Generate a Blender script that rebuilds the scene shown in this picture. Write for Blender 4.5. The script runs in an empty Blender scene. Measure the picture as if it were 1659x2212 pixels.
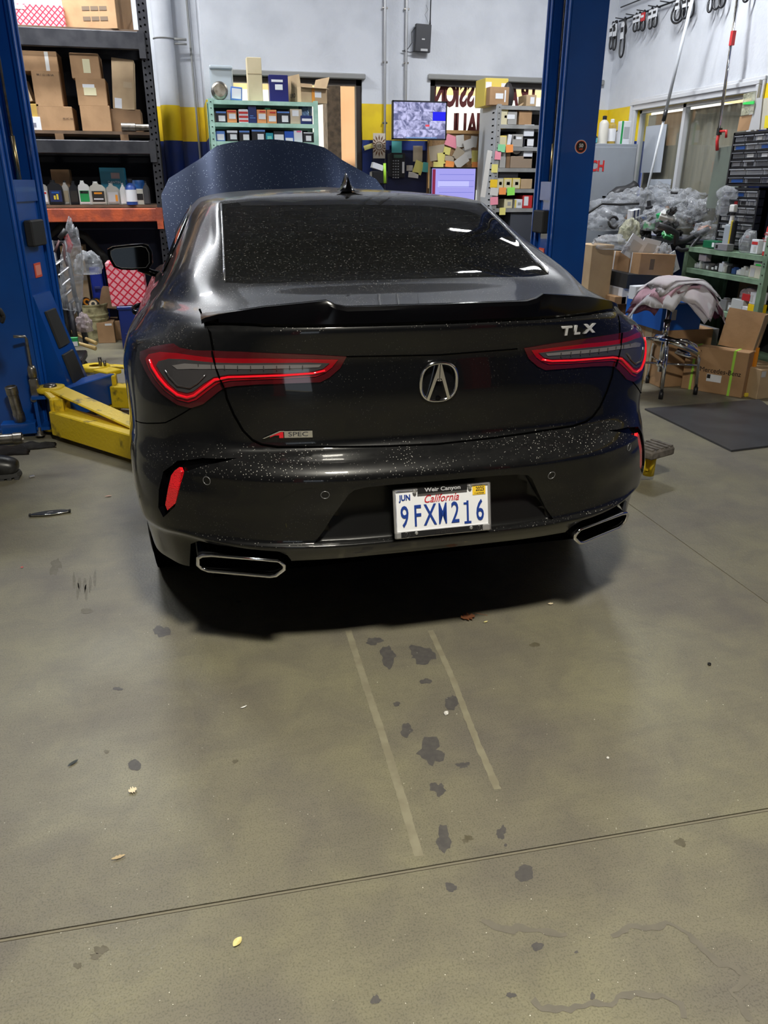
import bpy, bmesh, math, random
from mathutils import Vector, Matrix
from mathutils.bvhtree import BVHTree
random.seed(7)
S = bpy.context.scene
COL = S.collection
PI = math.pi
# ---------------------------------------------------------------- camera
H = 1.47
PITCH, YAW, ROLL = math.radians(23.17), math.radians(13.76), math.radians(-.19)
FPX, CX, CY = 1662., 829.5, 1106.
cam_d = bpy.data.cameras.new('camera'); cam = bpy.data.objects.new('camera', cam_d); COL.objects.link(cam)
cam_d.sensor_fit = 'VERTICAL'; cam_d.sensor_height = 24.; cam_d.sensor_width = 18.; cam_d.lens = FPX / 2212. * 24.
cam_d.clip_start = .05; cam_d.clip_end = 200
_cy, _sy, _cp, _sp = math.cos(YAW), math.sin(YAW), math.cos(PITCH), math.sin(PITCH)
_f = Vector((_sy * _cp, _cy * _cp, -_sp)); _r = Vector((_cy, -_sy, 0)); _d = _f.cross(_r)
_c, _s = math.cos(ROLL), math.sin(ROLL)
_r2 = _c * _r + _s * _d; _d2 = -_s * _r + _c * _d
cam.matrix_world = Matrix(((_r2.x, -_d2.x, -_f.x, 0), (_r2.y, -_d2.y, -_f.y, 0), (_r2.z, -_d2.z, -_f.z, H), (0, 0, 0, 1)))
S.camera = cam
def _ray(px, py): return _r2 * ((px - CX) / FPX) + _d2 * ((py - CY) / FPX) + _f
def PY(px, py, y):
    d = _ray(px, py); return Vector((0, 0, H)) + d * (y / d.y)
def PX(px, py, x):
    d = _ray(px, py); return Vector((0, 0, H)) + d * (x / d.x)
def PZ(px, py, z):
    d = _ray(px, py); return Vector((0, 0, H)) + d * ((z - H) / d.z)
# ---------------------------------------------------------------- light
S.view_settings.view_transform = 'Standard'; S.view_settings.look = 'None'
S.view_settings.exposure = 0.0; S.view_settings.gamma = 1.0; S.view_settings.use_curve_mapping = False
w = bpy.data.worlds.new('world'); S.world = w; w.use_nodes = True
w.node_tree.nodes['Background'].inputs[0].default_value = (.80, .90, 1, 1)
w.node_tree.nodes['Background'].inputs[1].default_value = 1.3
def light(name, kind, loc, energy, color, rot=(0, 0, 0), size=None, size_y=None, **kw):
    l = bpy.data.lights.new(name, kind); l.energy = energy; l.color = color
    if kind == 'AREA':
        l.size = size
        if size_y: l.shape = 'RECTANGLE'; l.size_y = size_y
    for k, v in kw.items(): setattr(l, k, v)
    o = bpy.data.objects.new(name, l); o.location = loc; o.rotation_euler = rot; COL.objects.link(o); return o
light('sun', 'SUN', (0, 0, 20), 15.0, (1, .93, .82), (math.radians(14), math.radians(4), 0), angle=.01)   # from behind the building onto the yard wall
TUBES = [(.38, .35, 3.75), (-1.6, 5.7, 4.1), (3.1, 6.1, 4.15), (-.95, 7.6, 4.2)]  # first casts the car's shadow; the others are unseen, added to brighten the background
TUBE_W = [195, 95, 105, 140]
for i, (x, y, z) in enumerate(TUBES):
    light('tube_light', 'AREA', (x, y, z - .08), TUBE_W[i], (1, .95, .82) if y < 4 else (.93, .96, 1), size=1.2 if i else .45, size_y=.18 if i else .3)
# ---------------------------------------------------------------- materials
MATS = {}
def mat(name, col=(.5, .5, .5), rough=.5, metal=0., **kw):
    if name in MATS: return MATS[name]
    m = bpy.data.materials.new(name); m.use_nodes = True; MATS[name] = m
    b = m.node_tree.nodes['Principled BSDF']
    b.inputs['Base Color'].default_value = (*col, 1); b.inputs['Roughness'].default_value = rough; b.inputs['Metallic'].default_value = metal
    for k, v in kw.items():
        b.inputs[k.replace('_', ' ')].default_value = (*v, 1) if isinstance(v, tuple) and len(v) == 3 else v
    return m
def nodes(m): return m.node_tree.nodes, m.node_tree.links, m.node_tree.nodes['Principled BSDF']
def noisy(name, c1, c2, scale=8., rough=.6, metal=0., detail=6., lo=.4, hi=.62, bump=0., rough2=None, bscale=None, stretch=None, **kw):
    """two-colour wear: noise mixes c1 and c2"""
    if name in MATS: return MATS[name]
    m = mat(name, c1, rough, metal, **kw); N, L, b = nodes(m)
    tc = N.new('ShaderNodeTexCoord'); n = N.new('ShaderNodeTexNoise'); n.inputs['Scale'].default_value = scale; n.inputs['Detail'].default_value = detail
    src = tc.outputs['Object']
    if stretch:
        mp = N.new('ShaderNodeMapping'); mp.inputs['Scale'].default_value = stretch; L.new(src, mp.inputs['Vector']); src = mp.outputs['Vector']
    L.new(src, n.inputs['Vector'])
    r = N.new('ShaderNodeValToRGB'); r.color_ramp.elements[0].position = lo; r.color_ramp.elements[1].position = hi
    r.color_ramp.elements[0].color = (*c1, 1); r.color_ramp.elements[1].color = (*c2, 1)
    L.new(n.outputs['Fac'], r.inputs['Fac']); L.new(r.outputs['Color'], b.inputs['Base Color'])
    if bump:
        n2 = N.new('ShaderNodeTexNoise'); n2.inputs['Scale'].default_value = bscale or scale * 6; L.new(src, n2.inputs['Vector'])
        bp = N.new('ShaderNodeBump'); bp.inputs['Strength'].default_value = bump; bp.inputs['Distance'].default_value = .01
        L.new(n2.outputs['Fac'], bp.inputs['Height']); L.new(bp.outputs['Normal'], b.inputs['Normal'])
    if rough2 is not None:
        mr = N.new('ShaderNodeMapRange'); mr.inputs['From Min'].default_value = lo; mr.inputs['From Max'].default_value = hi
        mr.inputs['To Min'].default_value = rough; mr.inputs['To Max'].default_value = rough2
        L.new(n.outputs['Fac'], mr.inputs['Value']); L.new(mr.outputs['Result'], b.inputs['Roughness'])
    return m
# ---------------------------------------------------------------- object helpers
def link(name, me, m=None, parent=None, loc=None):
    o = bpy.data.objects.new(name, me); COL.objects.link(o)
    if m is not None:
        for k in (m if isinstance(m, (list, tuple)) else [m]): me.materials.append(k)
    if parent is not None: o.parent = parent
    if loc is not None: o.location = loc
    return o
def tag(o, label=None, cat=None, group=None, kind=None):
    if label: o['label'] = label
    if cat: o['category'] = cat
    if group: o['group'] = group
    if kind: o['kind'] = kind
    return o
def empty(name, loc=(0, 0, 0), rz=0., label=None, cat=None, group=None, rot=None):
    o = bpy.data.objects.new(name, None); COL.objects.link(o); o.location = loc; o.rotation_euler = rot or (0, 0, rz)
    o.empty_display_size = .05
    return tag(o, label, cat, group)
def bm_obj(name, bm, m=None, parent=None, loc=None, smooth=False):
    me = bpy.data.meshes.new(name); bm.to_mesh(me); bm.free()
    if smooth: me.polygons.foreach_set('use_smooth', [True] * len(me.polygons))
    return link(name, me, m, parent, loc)
def auto_smooth(o, ang=35):
    me = o.data; me.polygons.foreach_set('use_smooth', [True] * len(me.polygons))
    bm = bmesh.new(); bm.from_mesh(me)
    for e in bm.edges:
        if len(e.link_faces) == 2 and e.calc_face_angle(0) > math.radians(ang): e.smooth = False
    bm.to_mesh(me); bm.free(); return o
def bx(bm, c, s, M=None, mi=0, bevel=0., segs=1, faces=None):
    """box: centre c, size s; faces: {axis string: material index}"""
    r = bmesh.ops.create_cube(bm, size=1.)
    vs = r['verts']; bmesh.ops.scale(bm, vec=s, verts=vs); bmesh.ops.translate(bm, vec=c, verts=vs)
    fs = list({f for v in vs for f in v.link_faces})
    for f in fs:
        f.material_index = mi
        if faces:
            n = f.normal if f.normal.length else f.calc_center_median() - Vector(c); f.normal_update(); n = f.normal
            for k, i in faces.items():
                a = 'xyz'.index(k[1]); sg = 1 if k[0] == '+' else -1
                if n[a] * sg > .7: f.material_index = i
    if bevel:
        es = list({e for v in vs for e in v.link_edges})
        rr = bmesh.ops.bevel(bm, geom=es, offset=bevel, segments=segs, affect='EDGES', profile=.6)
        vs = list({v for v in rr['verts']} | {v for v in vs if v.is_valid})
    if M is not None: bmesh.ops.transform(bm, matrix=M, verts=[v for v in vs if v.is_valid])
    return vs
def box(name, c, s, m, parent=None, bevel=0., segs=1, rz=0., faces=None, rot=None):
    bm = bmesh.new(); bx(bm, (0, 0, 0), s, bevel=bevel, segs=segs, faces=faces)
    o = bm_obj(name, bm, m, parent, c); o.rotation_euler = rot or (0, 0, rz); return o
def tube_bm(bm, pts, r, n=8, closed=False, cap=True, mi=0, flat=1.):
    pts = [Vector(p) for p in pts]; rs = r if isinstance(r, (list, tuple)) else [r] * len(pts)
    rings = []; N = len(pts); prev = None
    for i, p in enumerate(pts):
        if closed: t = (pts[(i + 1) % N] - pts[i - 1])
        else: t = pts[min(i + 1, N - 1)] - pts[max(i - 1, 0)]
        if t.length < 1e-9: t = Vector((0, 0, 1))
        t.normalize()
        if prev is None:
            up = Vector((0, 0, 1)) if abs(t.z) < .9 else Vector((1, 0, 0))
        else: up = prev
        a = t.cross(up)
        if a.length < 1e-6: a = t.orthogonal()
        a.normalize(); b = a.cross(t).normalized(); prev = b
        rings.append([bm.verts.new(p + (a * math.cos(2 * PI * k / n) + b * math.sin(2 * PI * k / n) * flat) * rs[i]) for k in range(n)])
    M = N if closed else N - 1
    for i in range(M):
        A, B = rings[i], rings[(i + 1) % N]
        for k in range(n):
            f = bm.faces.new((A[k], A[(k + 1) % n], B[(k + 1) % n], B[k])); f.material_index = mi; f.smooth = True
    if cap and not closed:
        for R_ in (rings[0][::-1], rings[-1]):
            try: f = bm.faces.new(R_); f.material_index = mi
            except ValueError: pass
def tube(name, pts, r, m, parent=None, n=8, closed=False, flat=1.):
    bm = bmesh.new(); tube_bm(bm, pts, r, n, closed, flat=flat); bmesh.ops.recalc_face_normals(bm, faces=bm.faces); return bm_obj(name, bm, m, parent)
def lathe_bm(bm, prof, n=20, c=(0, 0, 0), mi=0, axis='z', cap=True):
    """prof: list of (r, h)"""
    rings = []
    for r, h in prof:
        ring = []
        for k in range(n):
            a = 2 * PI * k / n; x, y = r * math.cos(a), r * math.sin(a)
            p = (x, y, h) if axis == 'z' else ((h, x, y) if axis == 'x' else (x, h, y))
            ring.append(bm.verts.new(Vector(p) + Vector(c)))
        rings.append(ring)
    fs = []
    for A, B in zip(rings, rings[1:]):
        for k in range(n):
            f = bm.faces.new((A[k], A[(k + 1) % n], B[(k + 1) % n], B[k])); f.material_index = mi; f.smooth = True; fs.append(f)
    if cap:
        for R_ in (rings[0], rings[-1]):
            if (R_[0].co - R_[n // 2].co).length > 1e-5:
                f = bm.faces.new(R_); f.material_index = mi; fs.append(f)
    return rings
def lathe(name, prof, m, parent=None, loc=None, n=20, axis='z', cap=True, rot=None):
    bm = bmesh.new(); lathe_bm(bm, prof, n, axis=axis, cap=cap); bmesh.ops.recalc_face_normals(bm, faces=bm.faces)
    o = bm_obj(name, bm, m, parent, loc); auto_smooth(o, 40)
    if rot: o.rotation_euler = rot
    return o
def prism(name, pts2, d, m, parent=None, plane='xz', loc=(0, 0, 0), bevel=0.):
    """closed 2D outline extruded by d (centred) along the third axis"""
    bm = bmesh.new()
    def P(a, b, t): return {'xz': (a, t, b), 'yz': (t, a, b), 'xy': (a, b, t)}[plane]
    A = [bm.verts.new(P(a, b, -d / 2)) for a, b in pts2]; B = [bm.verts.new(P(a, b, d / 2)) for a, b in pts2]
    bm.faces.new(A); bm.faces.new(B[::-1]); n = len(A)
    for i in range(n): bm.faces.new((A[i], B[i], B[(i + 1) % n], A[(i + 1) % n]))
    bmesh.ops.recalc_face_normals(bm, faces=bm.faces)
    if bevel: bmesh.ops.bevel(bm, geom=list(bm.edges), offset=bevel, segments=1, affect='EDGES')
    return bm_obj(name, bm, m, parent, loc)
def text(name, s, size, m, parent=None, loc=(0, 0, 0), rot=(PI / 2, 0, 0), ext=.001, bold=0., mirror=False, sx=1., align='CENTER', shear=0.):
    cu = bpy.data.curves.new('t', 'FONT'); cu.body = s; cu.size = size; cu.extrude = ext; cu.align_x = align; cu.align_y = 'CENTER'; cu.offset = bold; cu.shear = shear
    cu.resolution_u = 3
    t = bpy.data.objects.new('t', cu); COL.objects.link(t)
    bpy.context.view_layer.update()
    me = bpy.data.meshes.new_from_object(t.evaluated_get(bpy.context.evaluated_depsgraph_get()))
    bpy.data.objects.remove(t); bpy.data.curves.remove(cu)
    for v in me.vertices: v.co.x *= sx * (-1 if mirror else 1)
    if mirror: me.flip_normals()
    me.name = name
    o = link(name, me, m, parent, loc); o.rotation_euler = rot; return o
def pchip(xs, ys):
    n = len(xs); h = [xs[i + 1] - xs[i] for i in range(n - 1)]; dl = [(ys[i + 1] - ys[i]) / h[i] for i in range(n - 1)]
    m = [0.] * n
    if n == 2: m = [dl[0]] * 2
    else:
        for i in range(1, n - 1):
            if dl[i - 1] * dl[i] > 0:
                w1, w2 = 2 * h[i] + h[i - 1], h[i] + 2 * h[i - 1]; m[i] = (w1 + w2) / (w1 / dl[i - 1] + w2 / dl[i])
        m[0] = dl[0]; m[-1] = dl[-1]
    def f(x):
        i = 0
        while i < n - 2 and x > xs[i + 1]: i += 1
        t = (x - xs[i]) / h[i]; t2, t3 = t * t, t * t * t
        return (2 * t3 - 3 * t2 + 1) * ys[i] + (t3 - 2 * t2 + t) * h[i] * m[i] + (-2 * t3 + 3 * t2) * ys[i + 1] + (t3 - t2) * h[i] * m[i + 1]
    return f
# ================================================================ the room
WHITE = noisy('wall_white', (.60, .62, .66), (.50, .52, .56), 3., .75, lo=.42, hi=.75, bump=.25, bscale=45)
YEL = noisy('wall_yellow', (.80, .58, .004), (.70, .48, .01), 5., .6)
BLU = noisy('wall_blue', (.006, .03, .21), (.008, .028, .16), 5., .6)
ZB0, ZB1 = 1.865, 2.19
YB, XR = 8.40, 4.50
def banded(bm, x0, x1, y0, y1, z0=0., z1=4.6, holes=None):
    pass
def wallpieces(name, rects, axis, at, m=(BLU, YEL, WHITE), thick=.15, sgn=1):
    """wall from rectangles (a0,a1,z0,z1); split at the painted bands, built as boxes behind the visible face"""
    bm = bmesh.new()
    for a0, a1, z0, z1 in rects:
        for mi, (b0, b1) in enumerate(((0, ZB0), (ZB0, ZB1), (ZB1, 99))):
            c0, c1 = max(z0, b0), min(z1, b1)
            if c1 - c0 < 1e-4: continue
            if axis == 'y': bx(bm, ((a0 + a1) / 2, at + sgn * thick / 2, (c0 + c1) / 2), (a1 - a0, thick, c1 - c0), mi=mi)
            else: bx(bm, (at + sgn * thick / 2, (a0 + a1) / 2, (c0 + c1) / 2), (thick, a1 - a0, c1 - c0), mi=mi)
    return tag(bm_obj(name, bm, list(m)), kind='structure')
ZC = 4.6
# floor slabs with real joints
def floor():
    fl = empty('floor', (0, 0, 0)); tag(fl, kind='structure')
    CON = noisy('concrete', (.225, .210, .140), (.165, .150, .120), 1.9, .40, lo=.34, hi=.66, detail=10, bump=.12, bscale=90, rough2=.55)
    N, L, b = nodes(CON)
    # fine speckle and brushed streaks over the base colour
    tc = [n for n in N if n.type == 'TEX_COORD'][0]; rr = [n for n in N if n.type == 'VALTORGB'][0]
    v = N.new('ShaderNodeTexNoise'); v.inputs['Scale'].default_value = 230; v.inputs['Detail'].default_value = 2; L.new(tc.outputs['Object'], v.inputs['Vector'])
    r2 = N.new('ShaderNodeValToRGB'); r2.color_ramp.elements[0].position = .36; r2.color_ramp.elements[0].color = (.5, .5, .5, 1); r2.color_ramp.elements[1].position = .50; r2.color_ramp.elements[1].color = (1, 1, 1, 1)
    L.new(v.outputs['Fac'], r2.inputs['Fac'])
    mx = N.new('ShaderNodeMix'); mx.data_type = 'RGBA'; mx.blend_type = 'MULTIPLY'; mx.inputs['Factor'].default_value = .55; L.new(rr.outputs['Color'], mx.inputs['A']); L.new(r2.outputs['Color'], mx.inputs['B'])
    mp = N.new('ShaderNodeMapping'); mp.inputs['Scale'].default_value = (.8, 26, 1); L.new(tc.outputs['Object'], mp.inputs['Vector'])
    st = N.new('ShaderNodeTexNoise'); st.inputs['Scale'].default_value = 2.2; st.inputs['Detail'].default_value = 8; L.new(mp.outputs['Vector'], st.inputs['Vector'])
    r3 = N.new('ShaderNodeValToRGB'); r3.color_ramp.elements[0].position = .35; r3.color_ramp.elements[0].color = (.80, .79, .78, 1); r3.color_ramp.elements[1].position = .6; r3.color_ramp.elements[1].color = (1, 1, 1, 1); L.new(st.outputs['Fac'], r3.inputs['Fac'])
    mx2 = N.new('ShaderNodeMix'); mx2.data_type = 'RGBA'; mx2.blend_type = 'MULTIPLY'; mx2.inputs['Factor'].default_value = .22; L.new(mx.outputs['Result'], mx2.inputs['A']); L.new(r3.outputs['Color'], mx2.inputs['B'])
    pn = N.new('ShaderNodeTexNoise'); pn.inputs['Scale'].default_value = 5.5; pn.inputs['Detail'].default_value = 10; pn.inputs['Roughness'].default_value = .65; pn.inputs['Distortion'].default_value = .6; L.new(tc.outputs['Object'], pn.inputs['Vector'])
    r4 = N.new('ShaderNodeValToRGB'); r4.color_ramp.elements[0].position = .38; r4.color_ramp.elements[0].color = (.74, .73, .80, 1); r4.color_ramp.elements[1].position = .60; r4.color_ramp.elements[1].color = (1.12, 1.12, 1.06, 1); L.new(pn.outputs['Fac'], r4.inputs['Fac'])
    mx3 = N.new('ShaderNodeMix'); mx3.data_type = 'RGBA'; mx3.blend_type = 'MULTIPLY'; mx3.inputs['Factor'].default_value = .5; L.new(mx2.outputs['Result'], mx3.inputs['A']); L.new(r4.outputs['Color'], mx3.inputs['B']); L.new(mx3.outputs['Result'], b.inputs['Base Color'])
    jy = lambda x: 1.276 - .0332 * x; g = .0055
    J = [((-4, 2.0), (-5.5, 1.276), 'a')]
    for (x0, x1) in ((-4., 2.026), (2.034, 4.7)):
        for (lo, hi) in (((lambda x: -6.2), (lambda x: jy(x) - g)), ((lambda x: jy(x) + g), (lambda x: 5.4)), ((lambda x: 5.408), (lambda x: 9.6))):
            bm = bmesh.new(); P = [(x0, lo(x0)), (x1, lo(x1)), (x1, hi(x1)), (x0, hi(x0))]
            A = [bm.verts.new((a, b_, 0)) for a, b_ in P]; B = [bm.verts.new((a, b_, -.12)) for a, b_ in P]
            bm.faces.new(A); bm.faces.new(B[::-1])
            for i in range(4): bm.faces.new((A[i], B[i], B[(i + 1) % 4], A[(i + 1) % 4]))
            bmesh.ops.recalc_face_normals(bm, faces=bm.faces); bm_obj('slab', bm, CON, fl)
    bm = bmesh.new(); bx(bm, (0, 1.7, -.15), (9.4, 16, .05)); bx(bm, (0, 1.7, -.02), (.01, .01, .01)); bm_obj('joint_filler', bm, mat('joint', (.06, .055, .045), .9), fl)
    f = box('joint_filler', (-.95, 1.276 + .0332 * .95, -.005), (5.9, .0055, .008), mat('joint_pale', (.20, .18, .13), .9), fl); f.rotation_euler[2] = -.0332
    f = box('joint_filler', (2.03, 3.4, -.006), (.0065, 4.0, .008), MATS['joint_pale'], fl)
    return fl
FLOOR = floor()
# stains and marks
def blob(name, px, py, wpx, hpx, m, jag=.25, n=26, rot=0., z=.0006, parent=FLOOR):
    a = PZ(px - wpx / 2, py, 0); b = PZ(px + wpx / 2, py, 0); c = PZ(px, py - hpx / 2, 0); d = PZ(px, py + hpx / 2, 0)
    C_ = PZ(px, py, 0); u = (b - a) / 2; v = (c - d) / 2; bm = bmesh.new(); vs = []
    ph = [random.random() * 6.28 for _ in range(5)]
    for k in range(n):
        t = 2 * PI * k / n; r = 1 + jag * (.45 * math.sin(2 * t + ph[0]) + .35 * math.sin(3 * t + ph[1]) + .3 * math.sin(5 * t + ph[2]) + .25 * math.sin(9 * t + ph[3])) + random.uniform(-.5, .5) * jag * .4
        p = C_ + u * math.cos(t + rot) * r + v * math.sin(t + rot) * r; vs.append(bm.verts.new((p.x, p.y, z)))
    bm.faces.new(vs); bmesh.ops.recalc_face_normals(bm, faces=bm.faces)
    if bm.faces[:][0].normal.z < 0: bmesh.ops.reverse_faces(bm, faces=bm.faces)
    return bm_obj(name, bm, m, parent)
ST = noisy('stain_grey', (.075, .07, .068), (.095, .088, .082), 60, .55)
ST2 = noisy('stain_oil', (.10, .088, .055), (.13, .115, .08), 40, .5)
ST3 = noisy('stain_faint', (.145, .132, .105), (.165, .15, .118), 30, .5)
for px, py, w_, h_, j in [(350, 1364, 34, 26, .3), (291, 1653, 27, 25, .12), (930, 1622, 58, 50, .45), (878, 1577, 26, 28, .3), (976, 1518, 30, 32, .25), (920, 1472, 24, 12, .3), (857, 1521, 15, 10, .2), (1000, 1653, 24, 14, .5), (946, 1704, 30, 28, .5), (958, 1812, 32, 52, .35), (1083, 1799, 20, 28, .4), (1133, 1887, 40, 36, .18), (974, 1917, 24, 20, .3), (1161, 2045, 24, 20, .25), (1104, 2150, 20, 12, .3), (808, 1385, 34, 16, .35), (838, 1418, 34, 42, .35), (912, 1414, 58, 36, .4), (1245, 2057, 8, 6, .2), (811, 2160, 18, 22, .4), (254, 1488, 20, 8, .3), (516, 1300, 10, 6, .2), (1092, 1826, 7, 7, .1), (1280, 2152, 12, 14, .3)]:
    blob('stain', px, py, w_, h_, ST, j)
for px, py, w_, h_, j in [(218, 2052, 28, 20, .4), (168, 2086, 16, 14, .4), (206, 2066, 26, 12, .4), (187, 1320, 24, 12, .2), (508, 1645, 14, 8, .3), (1010, 1812, 22, 14, .5), (1155, 1393, 22, 10, .2), (1470, 1820, 26, 16, .4), (230, 1624, 12, 8, .2), (120, 1224, 26, 30, .5)]:
    blob('stain', px, py, w_, h_, ST2, j)
# tyre scrubs on the left and the wet ring bottom right
for i, (px, py) in enumerate([(160, 1255), (172, 1262), (183, 1264), (195, 1262), (205, 1250), (168, 1276), (186, 1280)]):
    blob('scuff', px, py, 7, 34, ST2, .25, 14, rot=-.5)
def ribbon(name, pts, w0, m, z=.0008, parent=FLOOR, jag=.5):
    bm = bmesh.new(); P = [PZ(a, b, 0) for a, b in pts]; Q = []
    for a, b in zip(P, P[1:]):
        n = max(2, int((b - a).length / .012))
        for k in range(n): Q.append(a.lerp(b, k / n))
    Q.append(P[-1]); prev = None
    for i, p in enumerate(Q):
        t = (Q[min(i + 1, len(Q) - 1)] - Q[max(i - 1, 0)]).normalized(); n = Vector((-t.y, t.x, 0)); w_ = w0 * (1 + random.uniform(-jag, jag)); o = n * random.uniform(-jag, jag) * w0 * .5
        a = bm.verts.new((p + n * w_ / 2 + o).to_tuple()[:2] + (z,)); b = bm.verts.new((p - n * w_ / 2 + o).to_tuple()[:2] + (z,))
        if prev: bm.faces.new((prev[0], a, b, prev[1]))
        prev = (a, b)
    bmesh.ops.recalc_face_normals(bm, faces=bm.faces); return bm_obj(name, bm, m, parent)
ribbon('water_mark', [(1040, 1990), (1070, 2000), (1095, 2010), (1130, 2003), (1165, 2012), (1225, 2020)], .014, ST3)
ribbon('water_mark', [(1320, 2022), (1360, 2003), (1420, 2003), (1440, 1995), (1475, 2008), (1500, 2030), (1530, 2060), (1555, 2082), (1590, 2090), (1610, 2110), (1600, 2130), (1575, 2140), (1595, 2160), (1622, 2205)], .013, ST3)
ribbon('water_mark', [(1150, 2160), (1170, 2178), (1230, 2180), (1290, 2165), (1320, 2172), (1345, 2148), (1430, 2150), (1470, 2170), (1480, 2200)], .012, ST3)
ribbon('tape_mark', [(752, 1362), (790, 1480), (830, 1600), (870, 1730), (905, 1850)], .022, noisy('tape_pale', (.27, .25, .175), (.22, .20, .14), 20, .45), jag=.08)
ribbon('tape_mark', [(930, 1362), (975, 1460), (1025, 1590), (1075, 1705)], .02, MATS['tape_pale'], jag=.1)
# walls
DKW = noisy('wall_dark', (.10, .10, .105), (.05, .048, .05), 1.2, .8, lo=.35, hi=.65)  # unseen walls coloured dark so the car paint mirrors less light
def opening(x0, x1, z0, z1, X0, X1): return [(X0, x0, 0, ZC), (x1, X1, 0, ZC), (x0, x1, 0, z0), (x0, x1, z1, ZC)]
WL = (.50, 1.82, .85, 2.40); WR_ = (2.52, 4.38, .95, 2.42)
wallpieces('wall_back', [(.31, WL[0], 0, ZC), (WL[1], WR_[0], 0, ZC), (WR_[1], XR, 0, ZC), (WL[0], WL[1], 0, WL[2]), (WL[0], WL[1], WL[3], ZC), (WR_[0], WR_[1], 0, WR_[2]), (WR_[0], WR_[1], WR_[3], ZC)], 'y', YB)
wallpieces('wall_left', [(-3.5, .33, 0, ZC)], 'y', 9.28)
wallpieces('wall_far_left', [(-6, 9.28, 0, ZC)], 'x', -3.5, (DKW, DKW, DKW), sgn=-1)
wallpieces('wall_return', [(YB + .15, 9.43, 0, ZC)], 'x', .31)
RW = (6.02, 7.78, 1.0, 2.14)
wallpieces('wall_right', [(-6, RW[0], 0, ZC), (RW[1], YB + .9, 0, ZC), (RW[0], RW[1], 0, RW[2]), (RW[0], RW[1], RW[3], ZC)], 'x', XR)
wallpieces('wall_rear', [(-3.5, -2.2, 0, ZC), (-.9, XR, 0, ZC), (-2.2, -.9, 2.2, ZC)], 'y', -6, (DKW, DKW, DKW), sgn=-1)
o = box('ceiling', (.5, 1.7, ZC + .1), (8.6, 16.6, .2), noisy('ceiling_paint', (.13, .14, .16), (.09, .10, .12), 2, .9)); tag(o, kind='structure')
# back windows: dark frames, glass, painted letters
FRB = mat('bronze_frame', (.045, .038, .035), .45, .5)
def glassmat():
    m = bpy.data.materials.new('clear_glass'); MATS['clear_glass'] = m; m.use_nodes = True; N = m.node_tree.nodes; L = m.node_tree.links; N.remove(N['Principled BSDF'])
    tr = N.new('ShaderNodeBsdfTransparent'); tr.inputs[0].default_value = (.93, .95, .94, 1); gl = N.new('ShaderNodeBsdfGlossy'); gl.inputs['Roughness'].default_value = .02
    fr = N.new('ShaderNodeLayerWeight'); po = N.new('ShaderNodeMath'); po.operation = 'POWER'; po.inputs[1].default_value = 4.; L.new(fr.outputs['Facing'], po.inputs[0]); ml = N.new('ShaderNodeMath'); ml.operation = 'MULTIPLY_ADD'; ml.inputs[1].default_value = .8; ml.inputs[2].default_value = .03; L.new(po.outputs[0], ml.inputs[0]); mx = N.new('ShaderNodeMixShader'); L.new(ml.outputs[0], mx.inputs[0]); L.new(tr.outputs[0], mx.inputs[1]); L.new(gl.outputs[0], mx.inputs[2]); L.new(mx.outputs[0], N['Material Output'].inputs[0])
    return m
GLS = glassmat()
def window(n, W, name):
    x0, x1, z0, z1 = W; t = .055
    wn = empty(name, ((x0 + x1) / 2, YB + .06, z0)); tag(wn, kind='structure')
    bm = bmesh.new(); X = (x1 - x0) / 2; Z = z1 - z0
    bx(bm, (0, 0, t / 2), (2 * X, .08, t)); bx(bm, (0, 0, Z - t / 2), (2 * X, .08, t))
    for s in (1, -1): bx(bm, (s * (X - t / 2), 0, Z / 2), (t, .08, Z))
    bm_obj('window_frame', bm, FRB, wn)
    box('pane', (0, .01, Z / 2), (2 * X - 2 * t, .006, Z - 2 * t), GLS, wn)
    bm = bmesh.new(); bx(bm, (0, -.075, Z + .02), (2 * X + .06, .05, .05), bevel=.008)
    bm_obj('window_head', bm, mat('grey_trim', (.25, .25, .24), .6), wn)
    return wn
w1 = window(1, WL, 'window_1'); w2 = window(2, WR_, 'window_2')
LET = mat('letter_maroon', (.10, .012, .012), .7)
def glyphs2(s, pxs, py0, py1, parent, sx):
    for ch, px in zip(s, pxs):
        p0, p1 = PY(px, py0, YB + .07), PY(px, py1, YB + .07); t = text('painted_letter', ch, (p0.z - p1.z) * 1.38, LET, parent, (p0.x - parent.location.x, .0, (p0.z + p1.z) / 2 - parent.location.z), ext=.001, bold=.013, mirror=True, sx=sx)
glyphs2('TRANSMISSION', (1153, 1133, 1109, 1087, 1066, 1046, 1030, 1017, 1001, 988, 972, 948), 181, 233, w2, .56)
glyphs2('OVERHAUL', (1118, 1100, 1082, 1064, 1041, 1020, 996, 979), 249, 303, w2, .54)
# yard beyond the glass
yard = box('ground', (3, 16, -.06), (24, 11.2, .1), noisy('yard_concrete', (.55, .52, .48), (.5, .47, .43), 2, .8)); tag(yard, kind='structure')
yw = tag(box('wall_yard', (2.5, 13.2, 1.37), (16, .25, 2.74), noisy('yard_wall_white', (.75, .74, .72), (.68, .66, .62), 2, .8)), kind='structure')
yb = tag(box('wall_opposite', (4.5, 15.2, 2.4), (14, .4, 4.8), noisy('stucco_orange', (.80, .58, .30), (.72, .48, .24), 2, .9)), kind='structure')
pil = box('stucco_pillar', (0, 0, 0), (.17, .3, 3.2), noisy('stucco_brown', (.33, .24, .17), (.20, .15, .11), 14, .95, bump=.8, bscale=30)); p_ = PY(718, 300, 10.6); pil.location = (p_.x, 10.6, 1.6)
tag(pil, 'rough brown stucco pillar outside the left window', 'pillar')
pil2 = box('stucco_panel', (0, 0, 0), (.42, .25, 3.2), noisy('stucco_peach', (.85, .50, .28), (.80, .46, .25), 3, .9)); p_ = PY(757, 300, 10.9); pil2.location = (p_.x + .0, 10.9, 1.6)
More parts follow.
